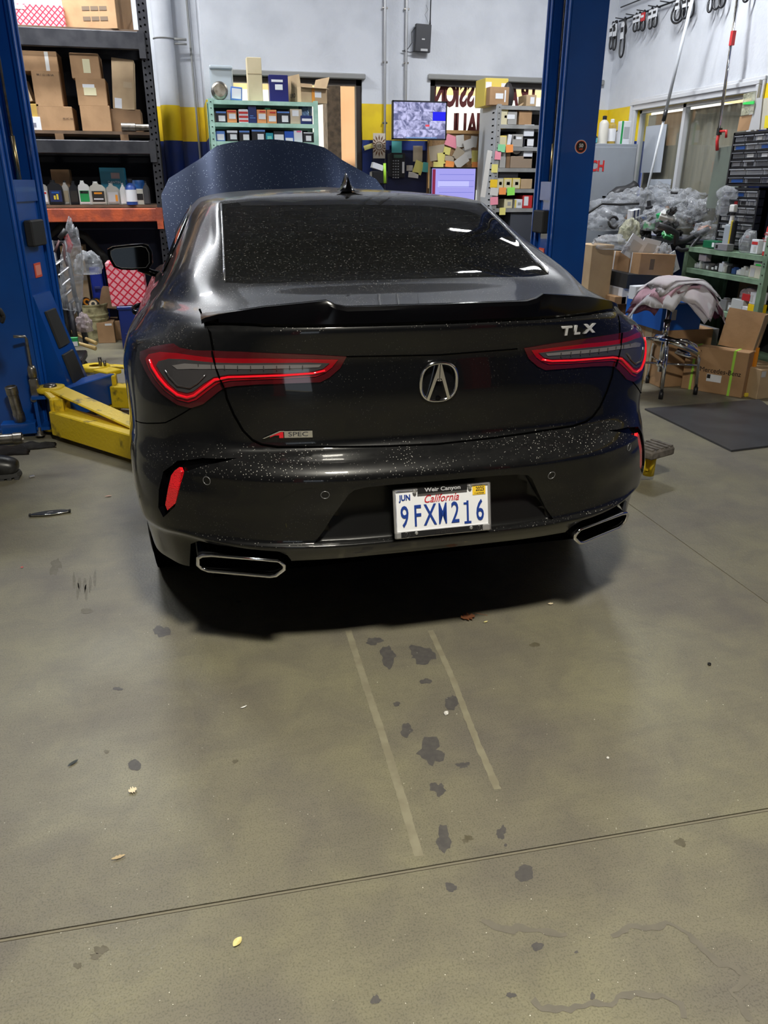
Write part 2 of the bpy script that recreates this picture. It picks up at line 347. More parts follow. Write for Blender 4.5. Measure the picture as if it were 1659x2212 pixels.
tag(pil2, 'smooth peach stucco panel outside the left window', 'wall panel')
# interior window on the right wall
def side_window():
    wn = empty('window_3', (XR, (RW[0] + RW[1]) / 2, RW[2])); tag(wn, kind='structure')
    Yh = (RW[1] - RW[0]) / 2; Z = RW[3] - RW[2]; TR = mat('white_trim', (.55, .56, .58), .45)
    for k, (off, t, dx) in enumerate(((.0, .05, .035), (.045, .035, .05), (.075, .03, .02))):
        bm = bmesh.new()
        o_ = off
        bx(bm, (-dx / 2, 0, Z + o_ + t / 2), (dx, 2 * (Yh + o_ + t), t), bevel=.004)
        for s in (1, -1): bx(bm, (-dx / 2, s * (Yh + o_ + t / 2), (Z) / 2), (dx, t, Z + 2 * o_), bevel=.004)
        bm_obj('casing', bm, TR, wn)
    bm = bmesh.new(); 
    bx(bm, (.05, 0, Z - .015), (.05, 2 * Yh, .03)); bx(bm, (.05, 0, .015), (.05, 2 * Yh, .03))
    for y in (-Yh + .015, .12, Yh - .015): bx(bm, (.05, y, Z / 2), (.05, .03 if y != .12 else .045, Z))
    bm_obj('window_frame', bm, TR, wn)
    box('pane', (.045, (.12 + Yh) / 2, Z / 2), (.005, Yh - .15, Z - .06), GLS, wn)
    box('pane', (.065, (.12 - Yh) / 2, Z / 2), (.005, Yh + .08, Z - .06), GLS, wn)
    box('plywood_panel', (.12, 0, Z / 2 - .03), (.012, 2 * Yh - .05, Z - .03), noisy('plywood_grey', (.36, .31, .24), (.28, .25, .20), 3, .7, stretch=(1, 7, .6)), wn)
    for (y, z, a, b) in ((.62, .78, .36, .42), (.42, .30, .36, .42)):
        box('paper_sheet', (.036, y - .05, z), (.003, a, b), mat('sheet_grey', (.42, .46, .52), .7), wn)
    return wn
side_window()
# beams and ducts above the frame keep the roof real
for y in (.5, 3.4, 6.2):
    pass
for i, (x, y, z) in enumerate(TUBES):
    L_ = 1.25 if i else .55
    f = empty('ceiling_light', (x, y, ZC), 0, ['compact ceiling lamp above the photographer', 'added tube lamp above the left lift post', 'added tube lamp above the right side of the bay', 'added tube lamp over the storage rack'][i], 'ceiling light')
    box('housing', (0, 0, z - ZC + .02), (L_, .24, .06), mat('lamp_white', (.8, .8, .8), .5), f, .01)
    box('diffuser', (0, 0, z - ZC - .03), (L_ * .94, .18, .03), mat('lamp_glow', (1, 1, 1), .5, Emission_Color=(1, .98, .92), Emission_Strength=14.), f, .008)
    tube('hanger_wire', [(-L_ * .4, 0, z - ZC + .05), (-L_ * .4, 0, 0)], .004, mat('wire', (.1, .1, .1), .5), f, 6); tube('hanger_wire', [(L_ * .4, 0, z - ZC + .05), (L_ * .4, 0, 0)], .004, MATS['wire'], f, 6)
# ================================================================ the car
CARX, CARY = .691, 2.06
def car_net():
    R = []
    side = lambda d, z: {8: (d[0], 1.08, z[0]), 10: (d[1], 2.2, z[1]), 12: (d[2], 3.5, z[2]), 14: (d[3], 4.35, z[3]), 15: (d[3] - .13, 4.70, z[3]), 16: (.45, 4.86, z[3]), 17: (0, 4.9, z[3])}
    def row(z, ys, ds=(0, .27, .5, .65, .765, .85, .915), zs=None, s=None, c7=None):
        k = {i: (ds[i], ys[i], (zs[i] if zs else z)) for i in range(7)}
        if c7: k[7] = c7
        k.update(s); R.append(k)
    row(0, (.07, .07, .085, .14, .23, .34, .47), (0, .27, .48, .65, .775, .835, .885), (.385, .387, .39, .37, .335, .315, .30), side((.92, .90, .91, .90), (.25, .2, .21, .22)), (.915, .72, .28))
    row(0, (.03, .033, .055, .12, .205, .31, .45), (0, .27, .48, .65, .76, .845, .90), (.43, .431, .435, .44, .445, .43, .41), side((.935, .92, .925, .91), (.33, .28, .3, .3)), (.93, .72, .36))
    row(0, (.018, .022, .045, .105, .19, .30, .45), (0, .27, .48, .65, .765, .86, .915), (.450, .451, .455, .46, .465, .455, .44), side((.945, .925, .93, .915), (.38, .33, .36, .36)), (.94, .72, .41))
    row(0, (.032, .036, .057, .112, .195, .297, .45), (0, .27, .48, .65, .765, .862, .918), (.460, .461, .465, .47, .475, .47, .455), side((.947, .93, .935, .92), (.40, .35, .38, .38)), (.945, .72, .43))
    row(.53, (.028, .034, .06, .118, .195, .297, .46), (0, .27, .5, .65, .77, .868, .925), None, side((.955, .94, .95, .93), (.53, .5, .53, .53)), (.952, .74, .53))
    row(.60, (.012, .018, .05, .112, .195, .305, .46), (0, .27, .5, .66, .775, .862, .922), None, side((.955, .945, .955, .935), (.6, .58, .6, .6)), (.952, .74, .6))
    row(.65, (-.002, .006, .045, .115, .205, .315, .46), (0, .27, .5, .66, .772, .852, .915), None, side((.955, .945, .955, .93), (.65, .64, .65, .65)), (.948, .74, .65))
    row(.668, (-.004, .004, .043, .115, .207, .318, .46), (0, .27, .5, .66, .77, .850, .912), None, side((.955, .945, .955, .93), (.668, .66, .668, .668)), (.946, .74, .668))
    row(.71, (.03, .038, .075, .14, .225, .33, .465), (0, .27, .5, .66, .765, .842, .905), (.712, .712, .712, .712, .710, .708, .705), side((.955, .945, .952, .92), (.7, .7, .7, .7)), (.942, .74, .705))
    row(.735, (.085, .092, .13, .165, .235, .335, .465), (0, .27, .5, .65, .76, .838, .902), (.737, .737, .737, .745, .74, .738, .735), side((.955, .945, .95, .91), (.73, .73, .73, .72)), (.94, .74, .735))
    row(.76, (.098, .105, .138, .168, .235, .33, .463), (0, .27, .5, .64, .755, .834, .90), None, side((.955, .945, .948, .90), (.76, .76, .76, .74)), (.94, .74, .76))
    row(.88, (.088, .10, .135, .168, .215, .30, .45), (0, .27, .5, .62, .73, .815, .888), None, side((.955, .94, .945, .89), (.87, .86, .84, .78)), (.94, .73, .875))
    row(1.0, (.095, .108, .14, .18, .245, .335, .47), (0, .27, .49, .62, .72, .80, .868), None, side((.925, .925, .925, .86), (.965, .93, .90, .83)), (.912, .73, .985))
    row(0, (.085, .096, .135, .195, .29, .41, .56), (0, .27, .485, .61, .695, .757, .812), (1.085, 1.085, 1.082, 1.078, 1.072, 1.064, 1.055), side((.892, .90, .90, .80), (1.01, .97, .94, .85)), (.862, .78, 1.035))
    row(0, (.11, .12, .16, .23, .33, .45, .60), (0, .27, .48, .60, .68, .738, .79), (1.113, 1.112, 1.108, 1.102, 1.095, 1.088, 1.08), side((.868, .88, .88, .74), (1.035, .99, .955, .86)), (.84, .82, 1.06))
    row(0, (.33, .335, .36, .40, .47, .57, .70), (0, .27, .475, .585, .655, .71, .76), (1.140, 1.139, 1.135, 1.128, 1.122, 1.116, 1.107), {8: (.842, 1.15, 1.065), 9: (.86, 1.5, 1.04), 10: (.862, 2.2, 1.015), 12: (.85, 3.4, .975), 14: (.66, 4.2, .88), 15: (.52, 4.5, .86), 16: (.3, 4.65, .86), 17: (0, 4.68, .86)}, (.81, .89, 1.09))
    row(0, (.56, .565, .575, .585, .635, .70, .82), (0, .27, .475, .582, .64, .685, .725), (1.162, 1.162, 1.160, 1.157, 1.166, 1.170, 1.165), {8: (.80, 1.22, 1.105), 9: (.825, 1.55, 1.07), 10: (.832, 2.2, 1.04), 11: (.825, 2.9, 1.015), 12: (.80, 3.35, 1.0), 13: (.74, 3.52, .99), 15: (.45, 3.75, .985), 17: (0, 3.85, .99)}, (.77, 1.0, 1.14))
    row(0, (.93, .93, .93, .93, .985, 1.06, 1.15), (0, .27, .465, .562, .60, .635, .665), (1.312, 1.308, 1.297, 1.283, 1.283, 1.279, 1.272), {8: (.705, 1.45, 1.25), 9: (.718, 1.7, 1.24), 10: (.737, 2.2, 1.225), 11: (.737, 2.8, 1.205), 12: (.72, 3.08, 1.2), 13: (.66, 3.2, 1.19), 15: (.4, 3.32, 1.21), 17: (0, 3.38, 1.22)}, (.692, 1.3, 1.258))
    row(0, (1.29, 1.288, 1.28, 1.273, 1.33, 1.4, 1.48), (0, .27, .45, .546, .57, .584, .594), (1.417, 1.413, 1.404, 1.393, 1.393, 1.392, 1.391), {8: (.607, 1.72, 1.39), 9: (.612, 1.9, 1.39), 10: (.62, 2.2, 1.386), 11: (.615, 2.55, 1.372), 12: (.60, 2.72, 1.36), 13: (.54, 2.78, 1.368), 15: (.35, 2.83, 1.39), 17: (0, 2.86, 1.398)}, (.602, 1.6, 1.39))
    row(0, (1.33, 1.33, 1.32, 1.315, 1.36, 1.43, 1.5), (0, .26, .43, .52, .545, .56, .57), (1.423, 1.420, 1.413, 1.404, 1.403, 1.403, 1.403), {8: (.582, 1.74, 1.403), 9: (.587, 1.9, 1.403), 10: (.595, 2.2, 1.40), 11: (.59, 2.53, 1.388), 12: (.575, 2.68, 1.376), 13: (.52, 2.73, 1.38), 15: (.34, 2.78, 1.402), 17: (0, 2.8, 1.41)}, (.578, 1.61, 1.403))
    row(0, (1.55, 1.55, 1.55, 1.56, 1.6, 1.66, 1.7), (0, .2, .33, .40, .42, .43, .44), (1.441, 1.438, 1.432, 1.425, 1.424, 1.424, 1.424), {8: (.45, 1.85, 1.425), 10: (.45, 2.2, 1.425), 12: (.42, 2.58, 1.408), 15: (.2, 2.66, 1.425), 17: (0, 2.68, 1.43)}, (.445, 1.76, 1.424))
    row(0, (1.85, 1.88, 1.9, 1.92, 1.94, 1.96, 1.98), (0,) * 7, (1.449,) * 7, {8: (0, 2.02, 1.449), 10: (0, 2.15, 1.448), 12: (0, 2.3, 1.445), 17: (0, 2.45, 1.441)}, (0, 2.0, 1.449))
    return R
def car_surface(nc=7, nr=5):
    net = car_net(); grid = []
    for k in net:
        xs = sorted(k); fs = [pchip(xs, [k[x][a] for x in xs]) for a in range(3)]
        grid.append([[f(c / nc) for f in fs] for c in range(17 * nc + 1)])
    out = []; nrow = len(grid); ncol = len(grid[0])
    acc = [0.]
    for j in range(1, nrow):   # row parameter: mean chord over the rear columns
        acc.append(acc[-1] + sum((Vector(grid[j][c]) - Vector(grid[j - 1][c])).length for c in range(0, 6 * nc)) / (6 * nc))
    cols = []
    for c in range(ncol):
        fs = [pchip(acc, [grid[j][c][a] for j in range(nrow)]) for a in range(3)]
        col = []
        for j in range(nrow - 1):
            seg = acc[j + 1] - acc[j]; n = 3 if seg < .03 else (5 if seg < .08 else 8)
            for t in range(n): col.append([f(acc[j] + seg * t / n) for f in fs])
        col.append([f(acc[-1]) for f in fs]); cols.append(col)
    bm = bmesh.new(); V = {}
    for sx in (1, -1):
        for c in range(ncol):
            for j in range(len(cols[0])):
                p = cols[c][j]; V[sx, c, j] = bm.verts.new((p[0] * sx, p[1], p[2]))
        for c in range(ncol - 1):
            for j in range(len(cols[0]) - 1):
                q = (V[sx, c, j], V[sx, c + 1, j], V[sx, c + 1, j + 1], V[sx, c, j + 1])
                f = bm.faces.new(q if sx == 1 else q[::-1]); f.smooth = True
    bmesh.ops.remove_doubles(bm, verts=bm.verts, dist=.0004)
    bm.normal_update()
    return bm
# --CUT--
def car_materials():
    m = mat('black_paint', (.004, .0045, .006), .3, Coat_Weight=1., Coat_Roughness=.025, Coat_IOR=1.42, Specular_IOR_Level=.15); N, L, b = nodes(m)
    tc = N.new('ShaderNodeTexCoord')
    # dust and dried water spots, stronger where the panel faces up
    v = N.new('ShaderNodeTexVoronoi'); v.inputs['Scale'].default_value = 120; L.new(tc.outputs['Object'], v.inputs['Vector'])
    v.feature = 'F1'
    r = N.new('ShaderNodeValToRGB'); r.color_ramp.elements[0].position = .12; r.color_ramp.elements[0].color = (1, 1, 1, 1); r.color_ramp.elements[1].position = .20; r.color_ramp.elements[1].color = (0, 0, 0, 1)
    L.new(v.outputs['Distance'], r.inputs['Fac'])
    n = N.new('ShaderNodeTexNoise'); n.inputs['Scale'].default_value = 7; n.inputs['Detail'].default_value = 7; L.new(tc.outputs['Object'], n.inputs['Vector'])
    r2 = N.new('ShaderNodeValToRGB'); r2.color_ramp.elements[0].position = .38; r2.color_ramp.elements[1].position = .62; L.new(n.outputs['Fac'], r2.inputs['Fac'])
    g = N.new('ShaderNodeNewGeometry'); sx = N.new('ShaderNodeSeparateXYZ'); L.new(g.outputs['Normal'], sx.inputs[0])
    mr = N.new('ShaderNodeMapRange'); mr.inputs['From Min'].default_value = .12; mr.inputs['From Max'].default_value = .65; mr.inputs['To Min'].default_value = .06; L.new(sx.outputs['Z'], mr.inputs['Value'])
    mu = N.new('ShaderNodeMath'); mu.operation = 'MULTIPLY'; L.new(r.outputs['Color'], mu.inputs[0]); L.new(r2.outputs['Color'], mu.inputs[1])
    mu2 = N.new('ShaderNodeMath'); mu2.operation = 'MULTIPLY'; L.new(mu.outputs[0], mu2.inputs[0]); L.new(mr.outputs['Result'], mu2.inputs[1])
    n3 = N.new('ShaderNodeTexNoise'); n3.inputs['Scale'].default_value = 40; n3.inputs['Detail'].default_value = 9; L.new(tc.outputs['Object'], n3.inputs['Vector'])
    mu3 = N.new('ShaderNodeMath'); mu3.operation = 'MULTIPLY'; L.new(n3.outputs['Fac'], mu3.inputs[0]); L.new(mr.outputs['Result'], mu3.inputs[1])
    film = N.new('ShaderNodeMath'); film.operation = 'MULTIPLY_ADD'; film.inputs[1].default_value = .018; L.new(mu3.outputs[0], film.inputs[0]); 
    sp = N.new('ShaderNodeMath'); sp.operation = 'MULTIPLY'; sp.inputs[1].default_value = .85; L.new(mu2.outputs[0], sp.inputs[0]); L.new(sp.outputs[0], film.inputs[2])
    mx = N.new('ShaderNodeMix'); mx.data_type = 'RGBA'; L.new(film.outputs[0], mx.inputs['Factor'])
    mx.inputs['A'].default_value = (.0025, .0028, .0035, 1); mx.inputs['B'].default_value = (.62, .60, .56, 1)
    L.new(mx.outputs['Result'], b.inputs['Base Color'])
    cw = N.new('ShaderNodeMath'); cw.operation = 'MULTIPLY_ADD'; cw.inputs[1].default_value = -.55; cw.inputs[2].default_value = 1.; L.new(mr.outputs['Result'], cw.inputs[0]); L.new(cw.outputs[0], b.inputs['Coat Weight'])
    mat('gloss_black', (.0015, .0015, .002), .16, Specular_IOR_Level=.16)
    mat('recess_paint', (.006, .006, .006), .3, Specular_IOR_Level=.4)
    mat('satin_black', (.008, .008, .009), .45)
    mat('rubber', (.018, .018, .018), .75)
    mat('badge_chrome', (.75, .75, .75), .35, .55)
    mat('chrome', (.78, .78, .80), .08, 1.)
    mat('gap', (.001, .001, .001), 1., Specular_IOR_Level=0.)
    mat('lens_dark', (.05, .004, .006), .06, Coat_Weight=1., Coat_Roughness=.03)
    mat('lens_red', (.22, .002, .006), .12, Coat_Weight=1., Coat_Roughness=.03, Emission_Color=(.9, .01, .03), Emission_Strength=.0)
    mat('lens_smoke', (.035, .033, .035), .08, .0, Coat_Weight=1., Coat_Roughness=.02)
    mat('lens_clear', (.16, .15, .15), .1, .2, Coat_Weight=1., Coat_Roughness=.02)
    m = mat('reflector_red', (.85, .012, .02), .18, Coat_Weight=1., Coat_Roughness=.03); N, L, b = nodes(m)
    tc = N.new('ShaderNodeTexCoord'); v = N.new('ShaderNodeTexVoronoi'); v.inputs['Scale'].default_value = 220; L.new(tc.outputs['Object'], v.inputs['Vector'])
    bp = N.new('ShaderNodeBump'); bp.inputs['Strength'].default_value = .5; bp.inputs['Distance'].default_value = .004; L.new(v.outputs['Distance'], bp.inputs['Height']); L.new(bp.outputs['Normal'], b.inputs['Normal'])
    m = bpy.data.materials.new('tinted_glass'); MATS['tinted_glass'] = m; m.use_nodes = True; N = m.node_tree.nodes; L = m.node_tree.links; N.remove(N['Principled BSDF'])
    tr = N.new('ShaderNodeBsdfTransparent'); tr.inputs[0].default_value = (.16, .19, .19, 1)
    gl = N.new('ShaderNodeBsdfGlossy'); gl.inputs['Color'].default_value = (1, 1, 1, 1); gl.inputs['Roughness'].default_value = .02
    fr = N.new('ShaderNodeFresnel'); fr.inputs['IOR'].default_value = 1.52; mx = N.new('ShaderNodeMixShader'); L.new(fr.outputs[0], mx.inputs[0]); L.new(tr.outputs[0], mx.inputs[1]); L.new(gl.outputs[0], mx.inputs[2])
    df = N.new('ShaderNodeBsdfDiffuse'); df.inputs[0].default_value = (.5, .5, .48, 1); mx2 = N.new('ShaderNodeMixShader'); L.new(mx.outputs[0], mx2.inputs[1]); L.new(df.outputs[0], mx2.inputs[2])
    tc = N.new('ShaderNodeTexCoord'); n = N.new('ShaderNodeTexNoise'); n.inputs['Scale'].default_value = 150; n.inputs['Detail'].default_value = 4; L.new(tc.outputs['Object'], n.inputs['Vector'])
    r = N.new('ShaderNodeValToRGB'); r.color_ramp.elements[0].position = .60; r.color_ramp.elements[0].color = (.012, .012, .012, 1); r.color_ramp.elements[1].position = .74; r.color_ramp.elements[1].color = (.25, .25, .25, 1)
    L.new(n.outputs['Fac'], r.inputs['Fac']); L.new(r.outputs['Color'], mx2.inputs[0]); L.new(mx2.outputs[0], N['Material Output'].inputs[0])
car_materials()
PAINT = MATS['black_paint']
BASE = car_surface(); BT = BVHTree.FromBMesh(BASE)
BASE.verts.ensure_lookup_table(); BASE.faces.ensure_lookup_table()
def base_normal(p):
    loc, n, i, dd = BT.find_nearest(p)
    if i is None: return Vector((0, 0, 1))
    f = BASE.faces[i]; vs = [v for v in f.verts]; ws = [1. / max((v.co - loc).length, 1e-5) ** 1.5 for v in vs]
    nn = Vector((0, 0, 0))
    for v, w_ in zip(vs, ws): nn += v.normal * w_
    return nn.normalized()
def surf(d, z):
    r = BT.ray_cast(Vector((d, -2, z)), Vector((0, 1, 0))); return r[0]
AX = {'xz': (0, 2), 'yz': (1, 2), 'xy': (0, 1)}
def cut(bm, poly, plane, flt):
    """cuts the faces of bm along a closed outline seen along one axis; returns the faces inside"""
    a, b = AX[plane]; n = len(poly)
    third = ({0, 1, 2} - {a, b}).pop()
    for i in range(n):
        p, q = poly[i], poly[(i + 1) % n]
        if math.hypot(q[0] - p[0], q[1] - p[1]) < 1e-6: continue
        lo = (min(p[0], q[0]) - .004, min(p[1], q[1]) - .004); hi = (max(p[0], q[0]) + .004, max(p[1], q[1]) + .004)
        fs = []
        for f in bm.faces:
            us = [v.co[a] for v in f.verts]; ws = [v.co[b] for v in f.verts]
            if max(us) < lo[0] or min(us) > hi[0] or max(ws) < lo[1] or min(ws) > hi[1]: continue
            if not flt(f.calc_center_median()): continue
            fs.append(f)
        if not fs: continue
        no = Vector((0, 0, 0)); no[a] = -(q[1] - p[1]); no[b] = q[0] - p[0]
        co = Vector((0, 0, 0)); co[a] = p[0]; co[b] = p[1]
        geom = list(set(fs) | {e for f in fs for e in f.edges} | {v for f in fs for v in f.verts})
        bmesh.ops.bisect_plane(bm, geom=geom, dist=1e-5, plane_co=co, plane_no=no)
    out = []
    for f in bm.faces:
        c = f.calc_center_median()
        if not flt(c): continue
        x, y = c[a], c[b]; ins = False
        for i in range(n):
            x1, y1 = poly[i]; x2, y2 = poly[(i + 1) % n]
            if (y1 > y) != (y2 > y) and x < (x2 - x1) * (y - y1) / (y2 - y1) + x1: ins = not ins
        if ins: out.append(f)
    return out
def local_copy(poly, plane, flt, pad=.06):
    a, b = AX[plane]; us = [p[0] for p in poly]; ws = [p[1] for p in poly]
    bm = BASE.copy(); kill = []
    for f in bm.faces:
        c = f.calc_center_median()
        if c[a] < min(us) - pad or c[a] > max(us) + pad or c[b] < min(ws) - pad or c[b] > max(ws) + pad or not flt(c): kill.append(f)
    bmesh.ops.delete(bm, geom=kill, context='FACES'); return bm
def finish(name, bm, m, parent, wall_from=None):
    """mesh with the normals of the smooth base body on its skin faces"""
    me = bpy.data.meshes.new(name); bm.to_mesh(me); bm.free(); return me
def patch(name, poly, off, m, parent, plane='xz', flt=lambda c: c.y < .8, walls=0., mirror=1, wallmat=None, own=False):
    """a piece of the body's skin inside an outline, moved off along its normal, with side walls back to the skin"""
    pl = [(p[0] * mirror, p[1]) for p in poly] if plane == 'xz' else poly
    f2 = flt
    bm = local_copy(pl, plane, f2); keep = set(cut(bm, pl, plane, f2))
    bmesh.ops.delete(bm, geom=[f for f in bm.faces if f not in keep], context='FACES')
    nrm = {v: base_normal(v.co) for v in bm.verts}
    old = {v: v.co.copy() for v in bm.verts}; bnd = [e for e in bm.edges if len(e.link_faces) == 1]
    for v in bm.verts: v.co = v.co + (Vector((0, -off(v.co), 0)) if own else nrm[v] * off)
    skin = list(bm.verts)
    if walls:
        new = {}
        for e in bnd:
            for v in e.verts:
                if v not in new: new[v] = bm.verts.new(old[v] + nrm[v] * (off - walls if walls > 0 else .0))
        for e in bnd:
            f = e.link_faces[0]; ls = [l for l in f.loops if l.edge == e][0]; a_, b_ = ls.vert, ls.link_loop_next.vert
            g = bm.faces.new((b_, a_, new[a_], new[b_])); g.smooth = False; g.material_index = 1 if wallmat else 0
    bm.verts.index_update()
    ns = [tuple(nrm[v]) if v in nrm else (0, 0, 0) for v in bm.verts]
    sk = {f.index for f in bm.faces}
    me = bpy.data.meshes.new(name); bm.to_mesh(me); bm.free()
    cn = []
    for p in me.polygons:
        for vi in p.vertices: cn.append(ns[vi] if p.use_smooth and Vector(ns[vi]).length else (0, 0, 0))
    if not own: me.normals_split_custom_set(cn)
    return link(name, me, [m] + ([wallmat] if wallmat else []), parent)
def mir(p): return [(-a, b) for a, b in p]
def sym(half): return half + [(-a, b) for a, b in half[::-1] if abs(a) > 1e-6]
LIGHT = [(.273, 1.011), (.291, .979), (.323, .953), (.35, .94), (.444, .938), (.522, .936), (.587, .931), (.619, .925), (.641, .91), (.683, .875), (.718, .861), (.756, .866), (.801, .89), (.826, .916), (.844, .943), (.858, .97), (.855, .989), (.817, 1.01), (.774, 1.024), (.75, 1.03), (.734, 1.023), (.695, 1.022), (.642, 1.027), (.567, 1.028), (.466, 1.024), (.363, 1.019)]
RED = [(.297, 1.004), (.315, .982), (.337, .966), (.362, .957), (.44, .953), (.53, .95), (.60, .946), (.635, .937), (.665, .915), (.70, .887), (.722, .878), (.752, .882), (.787, .902), (.81, .924), (.828, .95), (.838, .974), (.825, .990), (.79, 1.003), (.742, 1.008), (.64, 1.008), (.50, 1.010), (.40, 1.008)]
INNER = [(.322, .995), (.340, .980), (.365, .973), (.45, .969), (.54, .966), (.605, .963), (.645, .954), (.675, .934), (.705, .911), (.722, .905), (.748, .908), (.770, .925), (.788, .945), (.803, .966), (.795, .978), (.765, .990), (.72, .995), (.64, .995), (.50, .998), (.38, .998)]
TRUNK = sym([(0, .735), (.15, .738), (.345, .745), (.48, .747), (.527, .755), (.552, .769), (.577, .798), (.60, .846), (.616, .894), (.619, .925), (.634, .986), (.642, 1.027), (.646, 1.072), (.658, 1.095), (.668, 1.111), (.664, 1.128), (.639, 1.146), (.60, 1.156), (.575, 1.160), (.27, 1.1645), (0, 1.1648)])
GLASS = sym([(0, 1.166), (.27, 1.166), (.5, 1.163), (.578, 1.166), (.562, 1.28), (.542, 1.39), (.45, 1.400), (.27, 1.411), (0, 1.415)])
RECESS = sym([(0, .452), (.166, .455), (.395, .46), (.365, .50), (.335, .55), (.305, .60), (.292, .622), (.275, .637), (.24, .644), (.17, .647), (0, .648)])
REFREC = [(.60, .724), (.70, .717), (.775, .695), (.822, .650), (.842, .59), (.850, .53), (.838, .50), (.822, .520), (.797, .55), (.772, .63), (.757, .67), (.70, .697), (.65, .712)]
REFL = [(.789, .664), (.774, .678), (.770, .665), (.778, .63), (.797, .56), (.825, .528), (.830, .545), (.815, .605), (.802, .645)]
NOTCH = [(.455, .25), (.463, .395), (.475, .42), (.505, .440), (.62, .446), (.735, .443), (.762, .42), (.785, .25)]
def wheel_circle(yc, r=.385): return [(yc + r * math.cos(a * PI / 16), .35 + r * math.sin(a * PI / 16)) for a in range(32)]
SIDEWIN = [(1.47, 1.125), (1.62, 1.22), (1.82, 1.31), (2.0, 1.350), (2.3, 1.357), (2.55, 1.342), (2.72, 1.305), (2.95, 1.20), (3.15, 1.085), (3.2, 1.035), (2.9, 1.04), (2.2, 1.063), (1.7, 1.095)]
WINDSH = sym([(0, 1.02), (.45, 1.025), (.66, 1.04), (.64, 1.12), (.56, 1.26), (.50, 1.335), (.35, 1.365), (0, 1.375)])
def build_car():
    car = empty('car', (CARX, CARY, 0), 0, 'dusty black four door sedan parked tail towards us with its hood raised', 'car')
    rear = lambda c: c.y < .8
    bm = BASE.copy()
    cut(bm, TRUNK, 'xz', rear); cut(bm, RECESS, 'xz', rear)
    for s in (1, -1):
        for P in (REFREC, LIGHT, NOTCH): cut(bm, [(a * s, b) for a, b in P], 'xz', rear)
        for yc in (1.08, 3.95): cut(bm, wheel_circle(yc), 'yz', lambda c, s=s: c.x * s > .55)
        cut(bm, SIDEWIN, 'yz', lambda c, s=s: c.x * s > .55 and c.z > 1.0)
        # bumper seams
        cut(bm, [(s * .66, .735), (s * 1.1, .735), (s * 1.1, .86), (s * .715, .864), (s * .68, .86)][::1], 'xz', rear)
    cut(bm, GLASS, 'xz', lambda c: .45 < c.y < 1.35); cut(bm, WINDSH, 'xz', lambda c: c.y > 2.7)
    # classification
    def inside(poly, x, y):
        ins = False; n = len(poly)
        for i in range(n):
            x1, y1 = poly[i]; x2, y2 = poly[(i + 1) % n]
            if (y1 > y) != (y2 > y) and x < (x2 - x1) * (y - y1) / (y2 - y1) + x1: ins = not ins
        return ins
    groups = {}
    for f in bm.faces:
        c = f.calc_center_median(); ax = abs(c.x); k = 'body_shell'
        if c.y < .8 and inside(TRUNK, c.x, c.z): k = 'trunk_lid'
        elif c.y < .8 and (inside(RECESS, c.x, c.z) or inside(REFREC, ax, c.z)): k = None
        elif c.y < .8 and (inside(LIGHT, ax, c.z)): k = None
        elif c.y < .8 and inside(NOTCH, ax, c.z): k = None
        elif .45 < c.y < 1.35 and inside(GLASS, c.x, c.z): k = 'rear_window'
        elif c.y > 2.7 and inside(WINDSH, c.x, c.z): k = 'windshield'
        elif ax > .55 and c.z > 1.0 and inside(SIDEWIN, c.y, c.z): k = 'side_window' if c.x < 0 else 'side_window_r'
        elif ax > .55 and any((c.y - yc) ** 2 + (c.z - .35) ** 2 < .3845 ** 2 for yc in (1.08, 3.95)): k = None
        elif c.y < .72 and c.z < .735 + max(0, ax - .66) * .0: k = 'rear_bumper'
        if c.y < .72 and k == 'body_shell' and .735 <= c.z < .86 and ax < .70 and c.z < .80: k = 'rear_bumper'
        if k == 'trunk_lid' and inside(LIGHT, ax, c.z): k = None
        groups.setdefault(k, set()).add(f.index)
    nrm = {}
    for v in bm.verts: nrm[v.index] = tuple(base_normal(v.co))
    bm.faces.ensure_lookup_table(); bm.verts.ensure_lookup_table(); bm.verts.index_update()
    MM = {'rear_window': 'tinted_glass', 'windshield': 'tinted_glass', 'side_window': 'tinted_glass', 'side_window_r': 'tinted_glass'}
    parts = {}
    for k, idx in groups.items():
        if k is None: continue
        vm = {}; vs = []; fs = []; cn = []
        for i in idx:
            q = []
            for v in bm.faces[i].verts:
                if v.index not in vm: vm[v.index] = len(vs); vs.append(tuple(v.co))
                q.append(vm[v.index]); cn.append(nrm[v.index])
            fs.append(q)
        me = bpy.data.meshes.new(k); me.from_pydata(vs, [], fs); me.polygons.foreach_set('use_smooth', [True] * len(fs))
        me.normals_split_custom_set(cn)
        parts[k] = link(k.replace('_r', '') if k.endswith('_r') else k, me, MATS[MM.get(k, 'black_paint')], car)
        if k not in MM:
            so = parts[k].modifiers.new('s', 'SOLIDIFY'); so.thickness = .002; so.offset = -1
            parts[k].modifiers.remove(so)
    bm.free()
    # seams
    def line(name, pts, r=.0028, m='gap', closed=False, y=None, lift=0.):
        P = []
        for i in range(len(pts) - (0 if closed else 1)):
            a, b = pts[i], pts[(i + 1) % len(pts)]; n = max(1, int(math.hypot(b[0] - a[0], b[1] - a[1]) / .02))
            for t in range(n):
                u = (a[0] + (b[0] - a[0]) * t / n, a[1] + (b[1] - a[1]) * t / n); h = surf(*u)
                if h is not None: P.append(h + base_normal(h) * lift)
        return tube(name, P, r, MATS[m], parts['trunk_lid'] if name == 'shut_line' else car, 6, closed)
    tl = [p for p in TRUNK if p[1] < 1.12]
    cen = [p for p in TRUNK if p[1] < 1.125]
    pos = [p for p in cen if p[0] >= 0]; neg = [p for p in cen if p[0] < 0]
    line('shut_line', neg + pos if neg[0][1] > neg[-1][1] else neg[::-1] + pos, .0035)
    line('shut_line', [(-.273, 1.011), (0, 1.006), (.273, 1.011)], .0022)
